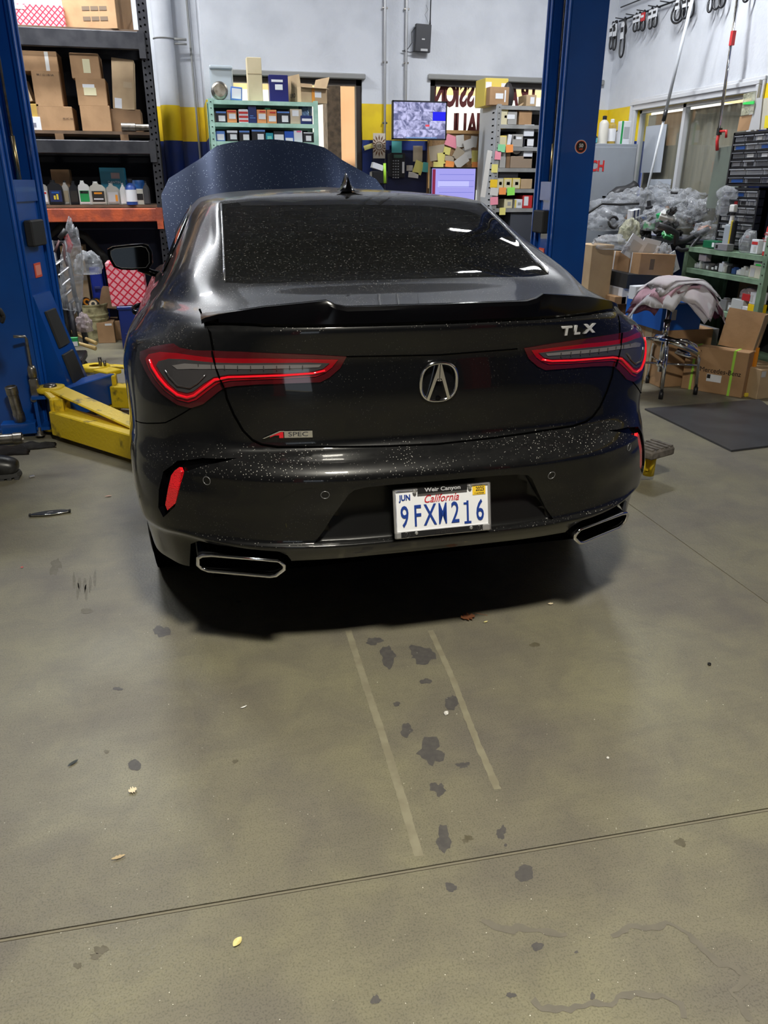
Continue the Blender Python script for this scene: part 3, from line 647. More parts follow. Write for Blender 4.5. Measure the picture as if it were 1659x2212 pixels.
    for s in (1, -1):
        line('shut_line', [(s * .718, .861), (s * .80, .80), (s * .90, .76), (s * .935, .745)], .002)
        pts = []
        for y in [.62 + .1 * i for i in range(5)]: pass
    # plate recess and reflectors
    patch('plate_recess', RECESS, lambda c: -.012 - .065 * max(0, (c.z - .452) / .196), MATS['recess_paint'], car, walls=-1, wallmat=PAINT, own=True)
    for s in (1, -1):
        rr = patch('corner_vent', REFREC, -.018, MATS['gloss_black'], car, walls=-1, mirror=s)
        patch('reflector', REFL, -.004, MATS['reflector_red'], rr, walls=.012, mirror=s)
        t = patch('tail_light', LIGHT, .004, MATS['lens_dark'], car, walls=.012, mirror=s)
        patch('red_light_guide', RED, .0065, MATS['lens_red'], t, walls=.003, mirror=s)
        patch('smoked_lens', INNER, .009, MATS['lens_smoke'], t, walls=.003, mirror=s)
        mat('lens_bright_red', (.80, .008, .02), .15, Coat_Weight=1., Coat_Roughness=.03)
        P = [surf(s * a, b) for a, b in ((.335, .973), (.37, .9655), (.45, .961), (.54, .958), (.605, .955), (.643, .946), (.672, .924), (.703, .899), (.723, .891), (.750, .895), (.779, .914), (.800, .935), (.816, .958), (.822, .975))]
        tube('red_light_tube', [p + base_normal(p) * .0075 for p in P], [.0035] * 5 + [.005] * 9, MATS['lens_bright_red'], t, 8)
        # pale lamp strip with ribs inside the smoked lens
        strip = [(.345, .992), (.352, .984), (.50, .981), (.62, .979), (.70, .972), (.742, .966), (.756, .974), (.72, .984), (.60, .991), (.45, .993)]
        patch('lamp_strip', strip, .0105, MATS['lens_clear'], t, walls=.002, mirror=s)
        for k in range(9):
            x = .40 + k * .036; h = surf(s * x, .985); bmr = bmesh.new(); bx(bmr, h + Vector((0, -.0125, 0)), (.0022, .003, .012)); bm_obj('rib', bmr, MATS['lens_smoke'], t)
        loop = [(.665, .960), (.69, .935), (.712, .92), (.745, .922), (.765, .942), (.775, .958)]
        P = []
        for a, b in loop:
            h = surf(s * a, b); P.append(h + base_normal(h) * .011)
        tube('lamp_contour', P, .003, MATS['lens_smoke'], t, 6)
        P = [surf(s * a, b) for a, b in [(.642, 1.026), (.636, .98), (.628, .95), (.619, .926)]]
        tube('lens_gap', [p + base_normal(p) * .009 for p in P], .0028, MATS['gap'], t, 6)
        for (a, b) in ((.694, .656), (.36, .626)):
            h = surf(s * a, b); n = base_normal(h); q = n.to_track_quat('Z', 'Y').to_matrix().to_4x4(); q.translation = h + n * .001
            bms = bmesh.new(); tube_bm(bms, [(.0125 * math.cos(k * PI / 8), .0125 * math.sin(k * PI / 8), 0) for k in range(16)], .0012, 5, True); bmesh.ops.transform(bms, matrix=q, verts=bms.verts)
            bm_obj('parking_sensor', bms, mat('sensor_ring', (.25, .25, .26), .3, .6), car)
        # exhaust
        E = [(.504, .407, .072), (.700, .410, .150), (.728, .404, .165), (.742, .392, .176), (.745, .362, .190), (.735, .347, .193), (.715, .341, .182), (.53, .346, .090), (.512, .351, .082), (.487, .375, .072), (.488, .388, .070)]
        ex = bmesh.new(); tube_bm(ex, [(s * a, c - .01, b) for a, b, c in E], .0065, 8, True, mi=0, flat=1.)
        ring0 = [ex.verts.new((s * a, c, b)) for a, b, c in E]; ring1 = [ex.verts.new((s * (.615 + (a - .615) * 1.05), c + .2, .378 + (b - .378) * 1.05)) for a, b, c in E]
        for i in range(len(E)):
            f = ex.faces.new((ring0[i], ring0[(i + 1) % len(E)], ring1[(i + 1) % len(E)], ring1[i])); f.material_index = 1; f.smooth = True
        f = ex.faces.new(ring1); f.material_index = 1
        eo = bm_obj('exhaust_tip', ex, [MATS['chrome'], MATS['satin_black']], car); tag(eo, 'chrome rimmed trapezoid exhaust tip')
    # spoiler
    ds = [-.668, -.655, -.62, -.56, -.5, -.42, -.36, -.325, -.30, -.27, -.2, -.1, 0]; ds = ds + [-d for d in ds[-2::-1]]
    def lerp(tab, x):
        x = abs(x)
        for (a, va), (b, vb) in zip(tab, tab[1:]):
            if x <= b: return [p + (q - p) * (x - a) / (b - a) for p, q in zip(va, vb)]
        return tab[-1][1]
    T_ = [(0, (.098, 1.152)), (.27, (.104, 1.152)), (.30, (.106, 1.158)), (.325, (.112, 1.170)), (.5, (.165, 1.150)), (.62, (.236, 1.124)), (.655, (.262, 1.112)), (.668, (.278, 1.104))]
    bms = bmesh.new(); rings = []
    for d in ds:
        ty, tz = lerp(T_, d); h = surf(d, 1.098 if abs(d) < .6 else 1.094); by, bz = h.y - .004, h.z
        dk = BT.ray_cast(Vector((d, ty + .12, 2)), Vector((0, 0, -1)))[0]
        fy, fz = dk.y, dk.z
        rings.append([bms.verts.new(p) for p in ((d, by, bz), (d, by - .006, bz + .008), (d, ty - .012, tz - .012), (d, ty - .004, tz - .001), (d, ty + .012, tz), (d, fy - .05, fz + (tz - fz) * .35), (d, fy, fz - .003), (d, by + .03, bz - .004))])
    for A, B in zip(rings, rings[1:]):
        for k in range(8): f = bms.faces.new((A[k], A[(k + 1) % 8], B[(k + 1) % 8], B[k])); f.smooth = True
    bms.faces.new(rings[0][::-1]); bms.faces.new(rings[-1]); bmesh.ops.recalc_face_normals(bms, faces=bms.faces)
    sp = bm_obj('trunk_spoiler', bms, MATS['gloss_black'], parts['trunk_lid']); auto_smooth(sp, 30)
    # badge
    h = surf(0, .928); bd = bmesh.new(); R_ = []
    for k in range(36):
        a = 2 * PI * k / 36; c_, s_ = math.cos(a), math.sin(a); e = .78
        R_.append((.0555 * abs(c_) ** e * (1 if c_ > 0 else -1), -.006, .058 * abs(s_) ** e * (1 if s_ > 0 else -1)))
    tube_bm(bd, R_, .0058, 8, True)
    def quad3(pts, t=.012):
        A = [bd.verts.new((a, -.012, b)) for a, b in pts]; B = [bd.verts.new((a, -.012 + t, b)) for a, b in pts]
        bd.faces.new(A); bd.faces.new(B[::-1])
        for i in range(len(A)): bd.faces.new((A[i], B[i], B[(i + 1) % len(A)], A[(i + 1) % len(A)]))
    for s in (1, -1):
        quad3([(s * .001, .055), (s * .005, .055), (s * .012, .030), (s * .037, -.052), (s * .029, -.054), (s * .010, .004), (s * .006, .012), (s * .001, .012)])
        quad3([(s * .001, .012), (s * .008, .006), (s * .001, .004)])
    bmesh.ops.recalc_face_normals(bd, faces=bd.faces)
    b = bm_obj('emblem', bd, MATS['chrome'], parts['trunk_lid'], h); tag(b, 'chrome oval emblem with a caliper shaped A'); b.rotation_euler = (math.radians(4), 0, 0)
    lathe('camera_lens', [(.0, -.0), (.005, -.001), (.007, .0), (.007, .01)], MATS['gloss_black'], b, (0, -.012, -.048), 12, 'y')
    def on_skin(name, s_, size, m, d, z, sx=1., ext=.0015, shear=0., bold=0.):
        p = surf(d, z); n = base_normal(p); yaw = math.atan2(n.x, -n.y); t = text(name, s_, size, m, parts['trunk_lid'], p + n * .002, (PI / 2 - math.asin(n.z), 0, yaw), ext, bold, sx=sx, shear=shear); return t
    def px_hit(px, py):
        r = BT.ray_cast(Vector((-CARX, -CARY, H)), _ray(px, py).normalized()); return r[0]
    for ch, px, py in (('T', 1222, 715), ('L', 1245, 713), ('X', 1272, 710)):
        p = px_hit(px, py); on_skin('model_letter', ch, .038, MATS['badge_chrome'], p.x, p.z, 1.55 if ch != 'L' else 1.3, bold=.0013, ext=.003)
    p = px_hit(640, 937); n = base_normal(p); yaw = math.atan2(n.x, -n.y)
    bd = empty('trim_badge', p + n * .003, rot=(-math.asin(n.z), 0, yaw)); bd.parent = parts['trunk_lid']
    prism('badge_plate', [(-.035, -.0105), (.048, -.0105), (.048, .0105), (-.035, .0105)], .004, MATS['chrome'], bd)
    prism('badge_letter', [(-.038, -.0105), (-.050, -.0105), (-.050, -.002), (-.062, -.002), (-.078, -.0085), (-.074, -.0025), (-.046, .0095), (-.038, .0095)], .005, mat('badge_red', (.6, .01, .02), .3), bd)
    prism('badge_edge', [(-.094, -.0115), (-.045, .0085), (-.035, .0085), (-.035, .0115), (-.048, .0115), (-.100, -.0115)], .006, MATS['chrome'], bd)
    text('badge_text', 'SPEC', .019, mat('badge_dark', (.03, .03, .035), .4), bd, (.006, -.0025, 0), ext=.0005, sx=1.45)
    # antenna, mirrors, hood
    a = BT.ray_cast(Vector((0, 1.46, 3)), Vector((0, 0, -1)))[0]; bma = bmesh.new(); rings = []
    for t, w_, hh in ((-.075, .050, .002), (-.06, .046, .012), (-.04, .030, .040), (-.01, .02, .062), (.01, .017, .066), (.05, .022, .045), (.10, .024, .02), (.13, .012, .002)):
        rings.append([bma.verts.new((x, t, z)) for x, z in ((-w_, 0), (-w_ * .75, hh * .22), (-w_ * .28, hh * .6), (-w_ * .14, hh * .95), (0, hh), (w_ * .14, hh * .95), (w_ * .28, hh * .6), (w_ * .75, hh * .22), (w_, 0))])
    for A, B in zip(rings, rings[1:]):
        for k in range(8): bma.faces.new((A[k], A[k + 1], B[k + 1], B[k]))
    bma.faces.new(rings[0][::-1]); bma.faces.new(rings[-1]); bmesh.ops.recalc_face_normals(bma, faces=bma.faces)
    bmesh.ops.scale(bma, vec=(1.2, 1.1, 1.12), verts=bma.verts); ao = bm_obj('shark_fin_antenna', bma, MATS['gloss_black'], parts['body_shell'], a); auto_smooth(ao, 50)
    for s in (1, -1):
        mo = bmesh.new()
        prof = [(-.115, .02), (-.112, .045), (-.085, .058), (0, .066), (.07, .070), (.098, .062), (.112, .03), (.108, -.03), (.085, -.058), (.0, -.062), (-.06, -.058), (-.092, -.045), (-.108, -.01)]
        rings = []
        for t, k in ((-.0, .9), (-.012, 1.), (.03, 1.03), (.09, .85), (.13, .5)):
            rings.append([mo.verts.new((s * -x * k, t, z * k)) for x, z in prof])
        for A, B in zip(rings, rings[1:]):
            for i in range(13): f = mo.faces.new((A[i], A[(i + 1) % 13], B[(i + 1) % 13], B[i])); f.smooth = True
        mo.faces.new(rings[-1]); f = mo.faces.new(rings[0][::-1]); f.material_index = 0
        bmesh.ops.recalc_face_normals(mo, faces=mo.faces)
        m_ = bm_obj('side_mirror', mo, MATS['gloss_black'], car, (s * .985, 2.47, 1.095)); auto_smooth(m_, 40)
        g = bmesh.new(); vs = [g.verts.new((s * -x * .86, -.015, z * .84)) for x, z in prof]; g.faces.new(vs); gg = bm_obj('mirror_glass', g, mat('mirror_glass', (.022, .024, .026), .03, 1.), m_)  # dark reflection is put into the glass colour
        gr = bmesh.new(); tube_bm(gr, [(s * -x * .86, -.014, z * .84) for x, z in prof], .0016, 5, True); bm_obj('mirror_rim', gr, mat('rim_grey', (.2, .2, .2), .3, .5), m_)
        ar = bmesh.new(); tube_bm(ar, [(s * -.03, .05, -.055), (s * -.10, .06, -.085), (s * -.16, .08, -.10)], [.035, .03, .035], 10, flat=.6); bm_obj('mirror_arm', ar, MATS['gloss_black'], m_)
        dh = bmesh.new(); tube_bm(dh, [(s * .925, 1.78, .90), (s * .955, 1.82, .905), (s * .965, 1.9, .91), (s * .955, 1.98, .91), (s * .935, 2.02, .91)], .012, 8); bm_obj('door_handle', dh, MATS['gloss_black'], car)
        # chrome window trim
        P = []
        for (y, z) in SIDEWIN:
            r = BT.ray_cast(Vector((s * 2, y, z)), Vector((-s, 0, 0)))[0]
            if r: P.append(r + base_normal(r) * .002)
        tube('window_trim', P, .006, mat('dark_chrome', (.12, .12, .125), .15, 1.), car, 6, True)
        P = []
        for c_, z_ in ((.582, 1.162), (.565, 1.28), (.548, 1.385)):
            pass
    # rear glass edge strips
    for s in (1, -1):
        P = []
        for z in (1.168, 1.2, 1.24, 1.28, 1.32, 1.36, 1.39):
            x = .578 + (z - 1.166) * (-.036 / .224) if z > 1.17 else .578
            q = surf(s * x, z); 
            if q: P.append(q + base_normal(q) * .002)
        tube('window_edge_strip', P, .0035, mat('edge_grey', (.35, .36, .38), .25, .8), parts['rear_window'], 6)
    for k in range(9):
        z = 1.19 + k * .023; P = [surf(x * .05, z) for x in range(-10, 11)]; P = [p + base_normal(p) * -.003 for p in P if p]
        if len(P) > 3: tube('heater_wire', P, .0007, mat('wire_brown', (.12, .09, .07), .6), parts['rear_window'], 4)
    # raised hood
    hb = bmesh.new(); th = math.radians(40.); nu, nv = 28, 16; G = {}
    def edge_v(u): return pchip([0, .25, .50, .62, .84, .95, 1.0], [.985, .975, .935, .86, .73, .66, .54])(min(abs(u), 1.))
    for i in range(nu + 1):
        u = -1 + 2 * i / nu; au = abs(u)
        for j in range(nv + 1):
            v = edge_v(u) * j / nv; d = u * (.80 + .03 * math.sin(v * PI))
            cr = .045 * (1 - au ** 1.6) + (.022 if au < .52 else .022 * max(0, 1 - (au - .52) / .10)) + .012 * max(0, .5 - au) / .5
            y = 1.16 * v; yy = 3.58 + y * math.cos(th) - cr * math.sin(th); zz = .985 + y * math.sin(th) + cr * math.cos(th)
            if v > .9: zz -= (v - .9) * .12
            G[i, j] = hb.verts.new((d, yy, zz))
    for i in range(nu):
        for j in range(nv): f = hb.faces.new((G[i, j], G[i + 1, j], G[i + 1, j + 1], G[i, j + 1])); f.smooth = True
    r_ = bmesh.ops.solidify(hb, geom=list(hb.faces), thickness=.02)
    bmesh.ops.recalc_face_normals(hb, faces=hb.faces)
    m = mat('navy_flake_paint', (.008, .010, .018), .38, .75, Coat_Weight=1., Coat_Roughness=.08); N, L, b_ = nodes(m)
    tc = N.new('ShaderNodeTexCoord'); v = N.new('ShaderNodeTexVoronoi'); v.inputs['Scale'].default_value = 60; v.distance = 'EUCLIDEAN'; L.new(tc.outputs['Object'], v.inputs['Vector'])
    r = N.new('ShaderNodeValToRGB'); r.color_ramp.elements[0].position = .09; r.color_ramp.elements[0].color = (.5, .55, .6, 1); r.color_ramp.elements[1].position = .16; r.color_ramp.elements[1].color = (.022, .035, .075, 1)
    L.new(v.outputs['Distance'], r.inputs['Fac']); L.new(r.outputs['Color'], b_.inputs['Base Color'])
    ho = bm_obj('hood', hb, m, car); auto_smooth(ho, 40)
    tube('hood_strut', [(-.70, 4.1, .93), (-.68, 3.98, 1.30)], .008, MATS['chrome'], ho, 8)
    # wheels
    for s in (1, -1):
        for yc in (1.08, 3.95):
            wh = empty('wheel', (s * .815, yc, .345)); wh.parent = car
            lathe('tire', [(.245, -.105), (.30, -.118), (.325, -.116), (.340, -.10), (.346, -.06), (.3465, 0), (.346, .06), (.340, .10), (.325, .116), (.30, .118), (.245, .105)], MATS['rubber'], wh, None, 40, 'x', cap=False)
            g = bmesh.new()
            for yy in (-.06, -.02, .02, .06): lathe_bm(g, [(.3472, yy - .004), (.3472, yy + .004)], 40, axis='x', cap=False)
            bm_obj('tread_groove', g, MATS['gap'], wh)
            rim = bmesh.new(); lathe_bm(rim, [(.245, -.10), (.235, -.09), (.225, 0), (.235, .09), (.247, .105)], 40, axis='x', cap=False); lathe_bm(rim, [(.07, s * .07), (.0, s * .075)], 20, axis='x', cap=False)
            for k in range(10):
                a = 2 * PI * k / 10; M_ = Matrix.Rotation(a, 4, 'X'); bx(rim, (s * .075, 0, .14), (.025, .03, .20), M=M_)
            bmesh.ops.recalc_face_normals(rim, faces=rim.faces); bm_obj('rim', rim, mat('rim_metal', (.10, .10, .11), .25, .9), wh)
    # underbody, engine bay lining and cabin
    ub = bmesh.new(); bx(ub, (0, 2.45, .30), (1.40, 4.3, .10)); bx(ub, (0, .55, .42), (1.15, .5, .12)); bx(ub, (0, .36, .50), (1.3, .3, .16)); bx(ub, (0, .92, .55), (1.15, 1.2, .3)); bm_obj('underbody', ub, MATS['gap'], car)
    for s in (1, -1):
        mf = bmesh.new(); lathe_bm(mf, [(.0, -.16), (.085, -.16), (.09, -.1), (.09, .1), (.085, .16), (0, .16)], 14, c=(s * .60, .50, .39), axis='x', cap=False); bm_obj('muffler', mf, mat('dull_steel', (.08, .08, .08), .5, .8), car)
        al = bmesh.new(); lathe_bm(al, [(.385, .0), (.385, .2)], 32, c=(s * .72 - (.2 if s < 0 else 0) * 1, 1.08, .35), axis='x', cap=False); bm_obj('wheel_liner', al, MATS['gap'], car)
    cab = empty('cabin'); cab.parent = car
    cl = mat('seat_leather', (.025, .023, .022), .55)
    box('parcel_shelf', (0, .92, 1.10), (1.2, .55, .04), cl, cab)
    for x in (-.36, .36):
        o = box('rear_seat_back', (x, 1.28, 1.0), (.55, .16, .42), cl, cab, .05, 3); o = box('headrest', (x, 1.27, 1.22), (.24, .10, .13), cl, cab, .035, 3)
        o = box('front_seat_back', (x, 2.25, .95), (.5, .16, .65), cl, cab, .05, 3); o = box('headrest', (x, 2.28, 1.27), (.26, .10, .17), cl, cab, .04, 3)
    box('dashboard', (0, 3.3, .92), (1.35, .45, .2), cl, cab, .06, 2)
    lathe('steering_wheel', [(.0, 0), (.03, 0), (.18, .0)], cl, cab, (-.36, 3.0, 1.0), 16, 'y')
    mo = box('interior_mirror', (0, 3.0, 1.30), (.24, .03, .07), MATS['gloss_black'], cab, .015, 2)
    box('cabin_floor', (0, 2.2, .52), (1.5, 3.2, .05), cl, cab)
    tg = box('mirror_tag', (.035, 2.98, 1.17), (.09, .004, .16), mat('tag_pale', (.45, .5, .45), .7), cab)
    # licence plate
    pl = empty('licence_plate', (0, .008, .5485), rot=(math.radians(-12.3), 0, 0)); pl.parent = car; tag(pl, 'white Californian plate in a chrome dealer frame')
    wm = mat('plate_white', (.80, .81, .84), .35); blue = mat('plate_blue', (.012, .045, .26), .4); red = mat('plate_red', (.5, .01, .02), .4)
    box('plate', (0, 0, 0), (.303, .002, .150), wm, pl, 0)
    fr = bmesh.new(); hw, hh = .1555, .0775
    bx(fr, (0, -.003, hh - .005), (2 * hw, .010, .010), bevel=.003); bx(fr, (0, -.003, -hh + .0105), (2 * hw, .010, .021), bevel=.003)
    for s in (1, -1): bx(fr, (s * (hw - .0045), -.003, 0), (.009, .010, 2 * hh), bevel=.003)
    bm_obj('plate_frame', fr, mat('frame_chrome', (.62, .62, .63), .25, .7), pl); box('numeral_foot', (-.121 + 5 * .0403, -.002, -.0465), (.022, .0022, .007), blue, pl); box('numeral_flag', (-.1285 + 5 * .0403, -.002, .0135), (.010, .0022, .006), blue, pl)
    box('frame_tab', (0, -.0085, hh - .0105), (.158, .003, .021), MATS['satin_black'], pl, .001)
    text('frame_text', 'Weir Canyon', .0165, mat('tab_grey', (.45, .45, .47), .4), pl, (0, -.0105, hh - .0105), ext=.0003, bold=.0004, sx=1.25)
    for i, ch in enumerate('9FXM216'): text('plate_character', ch, .094, blue, pl, (-.121 + i * .0403, -.002, -.0145), ext=.0012, bold=.0006, sx=.60 if ch != 'M' else .42)
    text('month', 'JUN', .0235, blue, pl, (-.118, -.0025, .047), ext=.0005, bold=.0008, sx=.85)
    text('state_name', 'California', .034, red, pl, (-.004, -.0022, .037), ext=.0003, bold=.0001, sx=.85, shear=.35)
    ys = box('year_sticker', (.119, -.002, .051), (.042, .001, .027), mat('sticker_yellow', (.85, .55, .03), .5), pl)
    text('year', '2025', .0185, mat('ink', (.01, .01, .02), .6), ys, (.003, -.0012, .004), ext=.0002, bold=.0003, sx=.75)
    text('serial', 'Y 6675308', .007, MATS['ink'], ys, (0, -.0012, -.009), ext=.0002)
    box('frame_inlay', (-.005, -.0085, -hh + .0115), (.262, .0015, .0175), mat('inlay_dark', (.03, .03, .032), .3, .5), pl)
    text('frame_text', 'Acura', .022, mat('inlay_chrome', (.35, .35, .36), .25, 1.), pl, (.004, -.0098, -hh + .0115), ext=.0006, sx=1.25)
    for x in (-.117, .117):
        g = bmesh.new(); tube_bm(g, [(.0085 * math.cos(k * PI / 8), 0, .0085 * math.sin(k * PI / 8)) for k in range(16)], .0008, 5, True)
        tube_bm(g, [(-.004, 0, -.007), (0, 0, .007), (.004, 0, -.007)], .0008, 5); bm_obj('frame_emblem', g, MATS['inlay_chrome'], pl, (x, -.0100, -hh + .0115))
    for x, z in ((-.088, -hh + .014), (.088, -hh + .014), (-.088, hh - .012), (.088, hh - .012)):
        lathe('plate_screw', [(0, -.004), (.004, -.003), (.006, 0), (.006, .004)], mat('screw', (.6, .6, .58), .3, .8), pl, (x, -.010, z), 10, 'y')
    return car
CAR = build_car()
# ================================================================ the two post lift
LB = noisy('lift_blue', (.004, .075, .36), (.004, .055, .27), 3, .32, lo=.35, hi=.75, Coat_Weight=.3)
LY = noisy('lift_yellow', (.78, .55, .015), (.10, .075, .02), 9, .45, lo=.58, hi=.70, detail=9, bump=.2)
STEEL = noisy('worn_steel', (.33, .31, .28), (.18, .16, .13), 20, .35, .9)
def extrude_xy(bm, pts, z0, z1, mi=0):
    A = [bm.verts.new((a, b, z0)) for a, b in pts]; B = [bm.verts.new((a, b, z1)) for a, b in pts]
    f = bm.faces.new(A); f.material_index = mi; f = bm.faces.new(B); f.material_index = mi
    for i in range(len(A)): f = bm.faces.new((A[i], A[(i + 1) % len(A)], B[(i + 1) % len(A)], B[i])); f.material_index = mi
def lift_post(N, F, W, side, label, pad_px, sticker_px):
    """N near corner, F far corner of the open face, W depth away from the car, side +1 when the car is to the right"""
    N = Vector((*N, 0)); F = Vector((*F, 0)); L_ = (F - N).length; s = (F - N).normalized(); f = Vector((-s.y, s.x, 0)) if side > 0 else Vector((s.y, -s.x, 0))
    p = empty('lift_post', N, label=label, cat='car lift')
    M = Matrix(((s.x, f.x, 0, 0), (s.y, f.y, 0, 0), (0, 0, 1, 0), (0, 0, 0, 1)))   # local u along the open face, v away from the car
    def T(o):
        o.matrix_local = M @ Matrix.Translation(o.location) ; return o
    lip, t = .10, .014
    c = [(0, 0), (lip, 0), (lip, t), (t, t), (t, W - t), (L_ - t, W - t), (L_ - t, t), (L_ - lip, t), (L_ - lip, 0), (L_, 0), (L_, W), (0, W)]
    def MB(name, build, m, par=p, smooth=False):
        bm = bmesh.new(); build(bm); bmesh.ops.transform(bm, matrix=M, verts=bm.verts); bmesh.ops.recalc_face_normals(bm, faces=bm.faces); return bm_obj(name, bm, m, par)
    MB('column', lambda bm: extrude_xy(bm, c, 0, 4.5), LB)
    MB('edge_bead', lambda bm: [bx(bm, (x, -.006, 2.25), (.02, .012, 4.5), bevel=.004) for x in (.012, lip - .012, L_ - lip + .012, L_ - .012)], LB)
    MB('base_plate', lambda bm: bx(bm, (L_ / 2, W / 2 - .03, .010), (L_ + .10, W + .16, .02)), LB)
    MB('carriage', lambda bm: (bx(bm, (L_ / 2, .06, .78), (L_ - 2 * lip - .02, .10, 1.40)), bx(bm, (L_ / 2, .01, 1.42), (L_ - 2 * lip - .03, .03, .12))), LB)
    MB('lifting_cable', lambda bm: tube_bm(bm, [(L_ * .62, .05, 1.45), (L_ * .62, .05, 4.5)], .009, 8), STEEL)
    MB('cable_fitting', lambda bm: tube_bm(bm, [(L_ * .62, .05, 1.47), (L_ * .62, .05, 1.72)], .015, 8), mat('brass', (.55, .42, .2), .3, 1.))
    z0 = pad_px
    MB('bumper_pad', lambda bm: bx(bm, (L_ / 2, -.02, z0), (.20, .05, .15), bevel=.008), MATS['rubber'])
    st = MB('warning_sticker', lambda bm: bx(bm, (L_ / 2 + .01, .006, z0 - .22), (.10, .004, .085)), mat('sticker_red', (.75, .10, .05), .5))
    bm = bmesh.new(); bx(bm, (L_ / 2 + .01, .0035, z0 - .22), (.075, .002, .06)); bmesh.ops.transform(bm, matrix=M, verts=bm.verts); bm_obj('sticker_print', bm, mat('sticker_pink', (.85, .30, .22), .5), st)
    return p, M
LP, LM = lift_post((-.97, 5.125), (-.855, 5.66), .32, 1, 'blue lift post on the left with a yellow arm at its foot', 1.18, 0)
RP, RM = lift_post((2.463, 5.18), (2.49, 5.60), .24, -1, 'blue lift post on the right beside the workbench', 1.22, 0)
# slanted door guard plate with two rubber pads on the left carriage
def guard(p, M):
    top = Matrix.Translation((0, 0, 0))
    bm = bmesh.new()
    def q(u, v, z): return bm.verts.new(M @ Vector((u, v, z)))
    vs = [q(.12, -.005, .82), q(.40, -.005, .82), q(.50, -.16, .10), q(.14, -.16, .10), q(.12, .06, .82), q(.40, .06, .82), q(.50, .05, .10), q(.14, .05, .10)]
    for a in ((0, 1, 2, 3), (7, 6, 5, 4), (0, 4, 5, 1), (1, 5, 6, 2), (2, 6, 7, 3), (3, 7, 4, 0)): bm.faces.new([vs[i] for i in a])
    bmesh.ops.recalc_face_normals(bm, faces=bm.faces); g = bm_obj('door_guard', bm, LB, p)
    for t0, t1 in ((.14, .46), (.52, .84)):
        bm = bmesh.new()
        def r(a, t, o): 
            L0 = Vector((.12, -.005, .82)).lerp(Vector((.14, -.16, .10)), t); R0 = Vector((.40, -.005, .82)).lerp(Vector((.50, -.16, .10)), t); x = L0.lerp(R0, a); x.y -= o; return bm.verts.new(M @ x)
        A = [r(a, t, .004) for a, t in ((.2, t0), (.78, t0), (.78, t1), (.2, t1))]; B = [r(a, t, .016) for a, t in ((.22, t0 + .005), (.76, t0 + .005), (.76, t1 - .005), (.22, t1 - .005))]
        bm.faces.new(B); 
        for i in range(4): bm.faces.new((A[i], A[(i + 1) % 4], B[(i + 1) % 4], B[i]))
        bmesh.ops.recalc_face_normals(bm, faces=bm.faces); bm_obj('rubber_strip', bm, MATS['rubber'], g)
guard(LP, LM)
def beam(bm, a, b, w, h, mi=0):
    """box beam from a to b (centre line of its base)"""
    a, b = Vector(a), Vector(b); d = (b - a); L_ = d.length; yaw = math.atan2(d.y, d.x); pitch = -math.asin(d.z / L_)
    M = Matrix.Translation((a + b) / 2) @ Matrix.Rotation(yaw, 4, 'Z') @ Matrix.Rotation(pitch, 4, 'Y'); bx(bm, (0, 0, h / 2), (L_, w, h), M=M, mi=mi, bevel=.006)
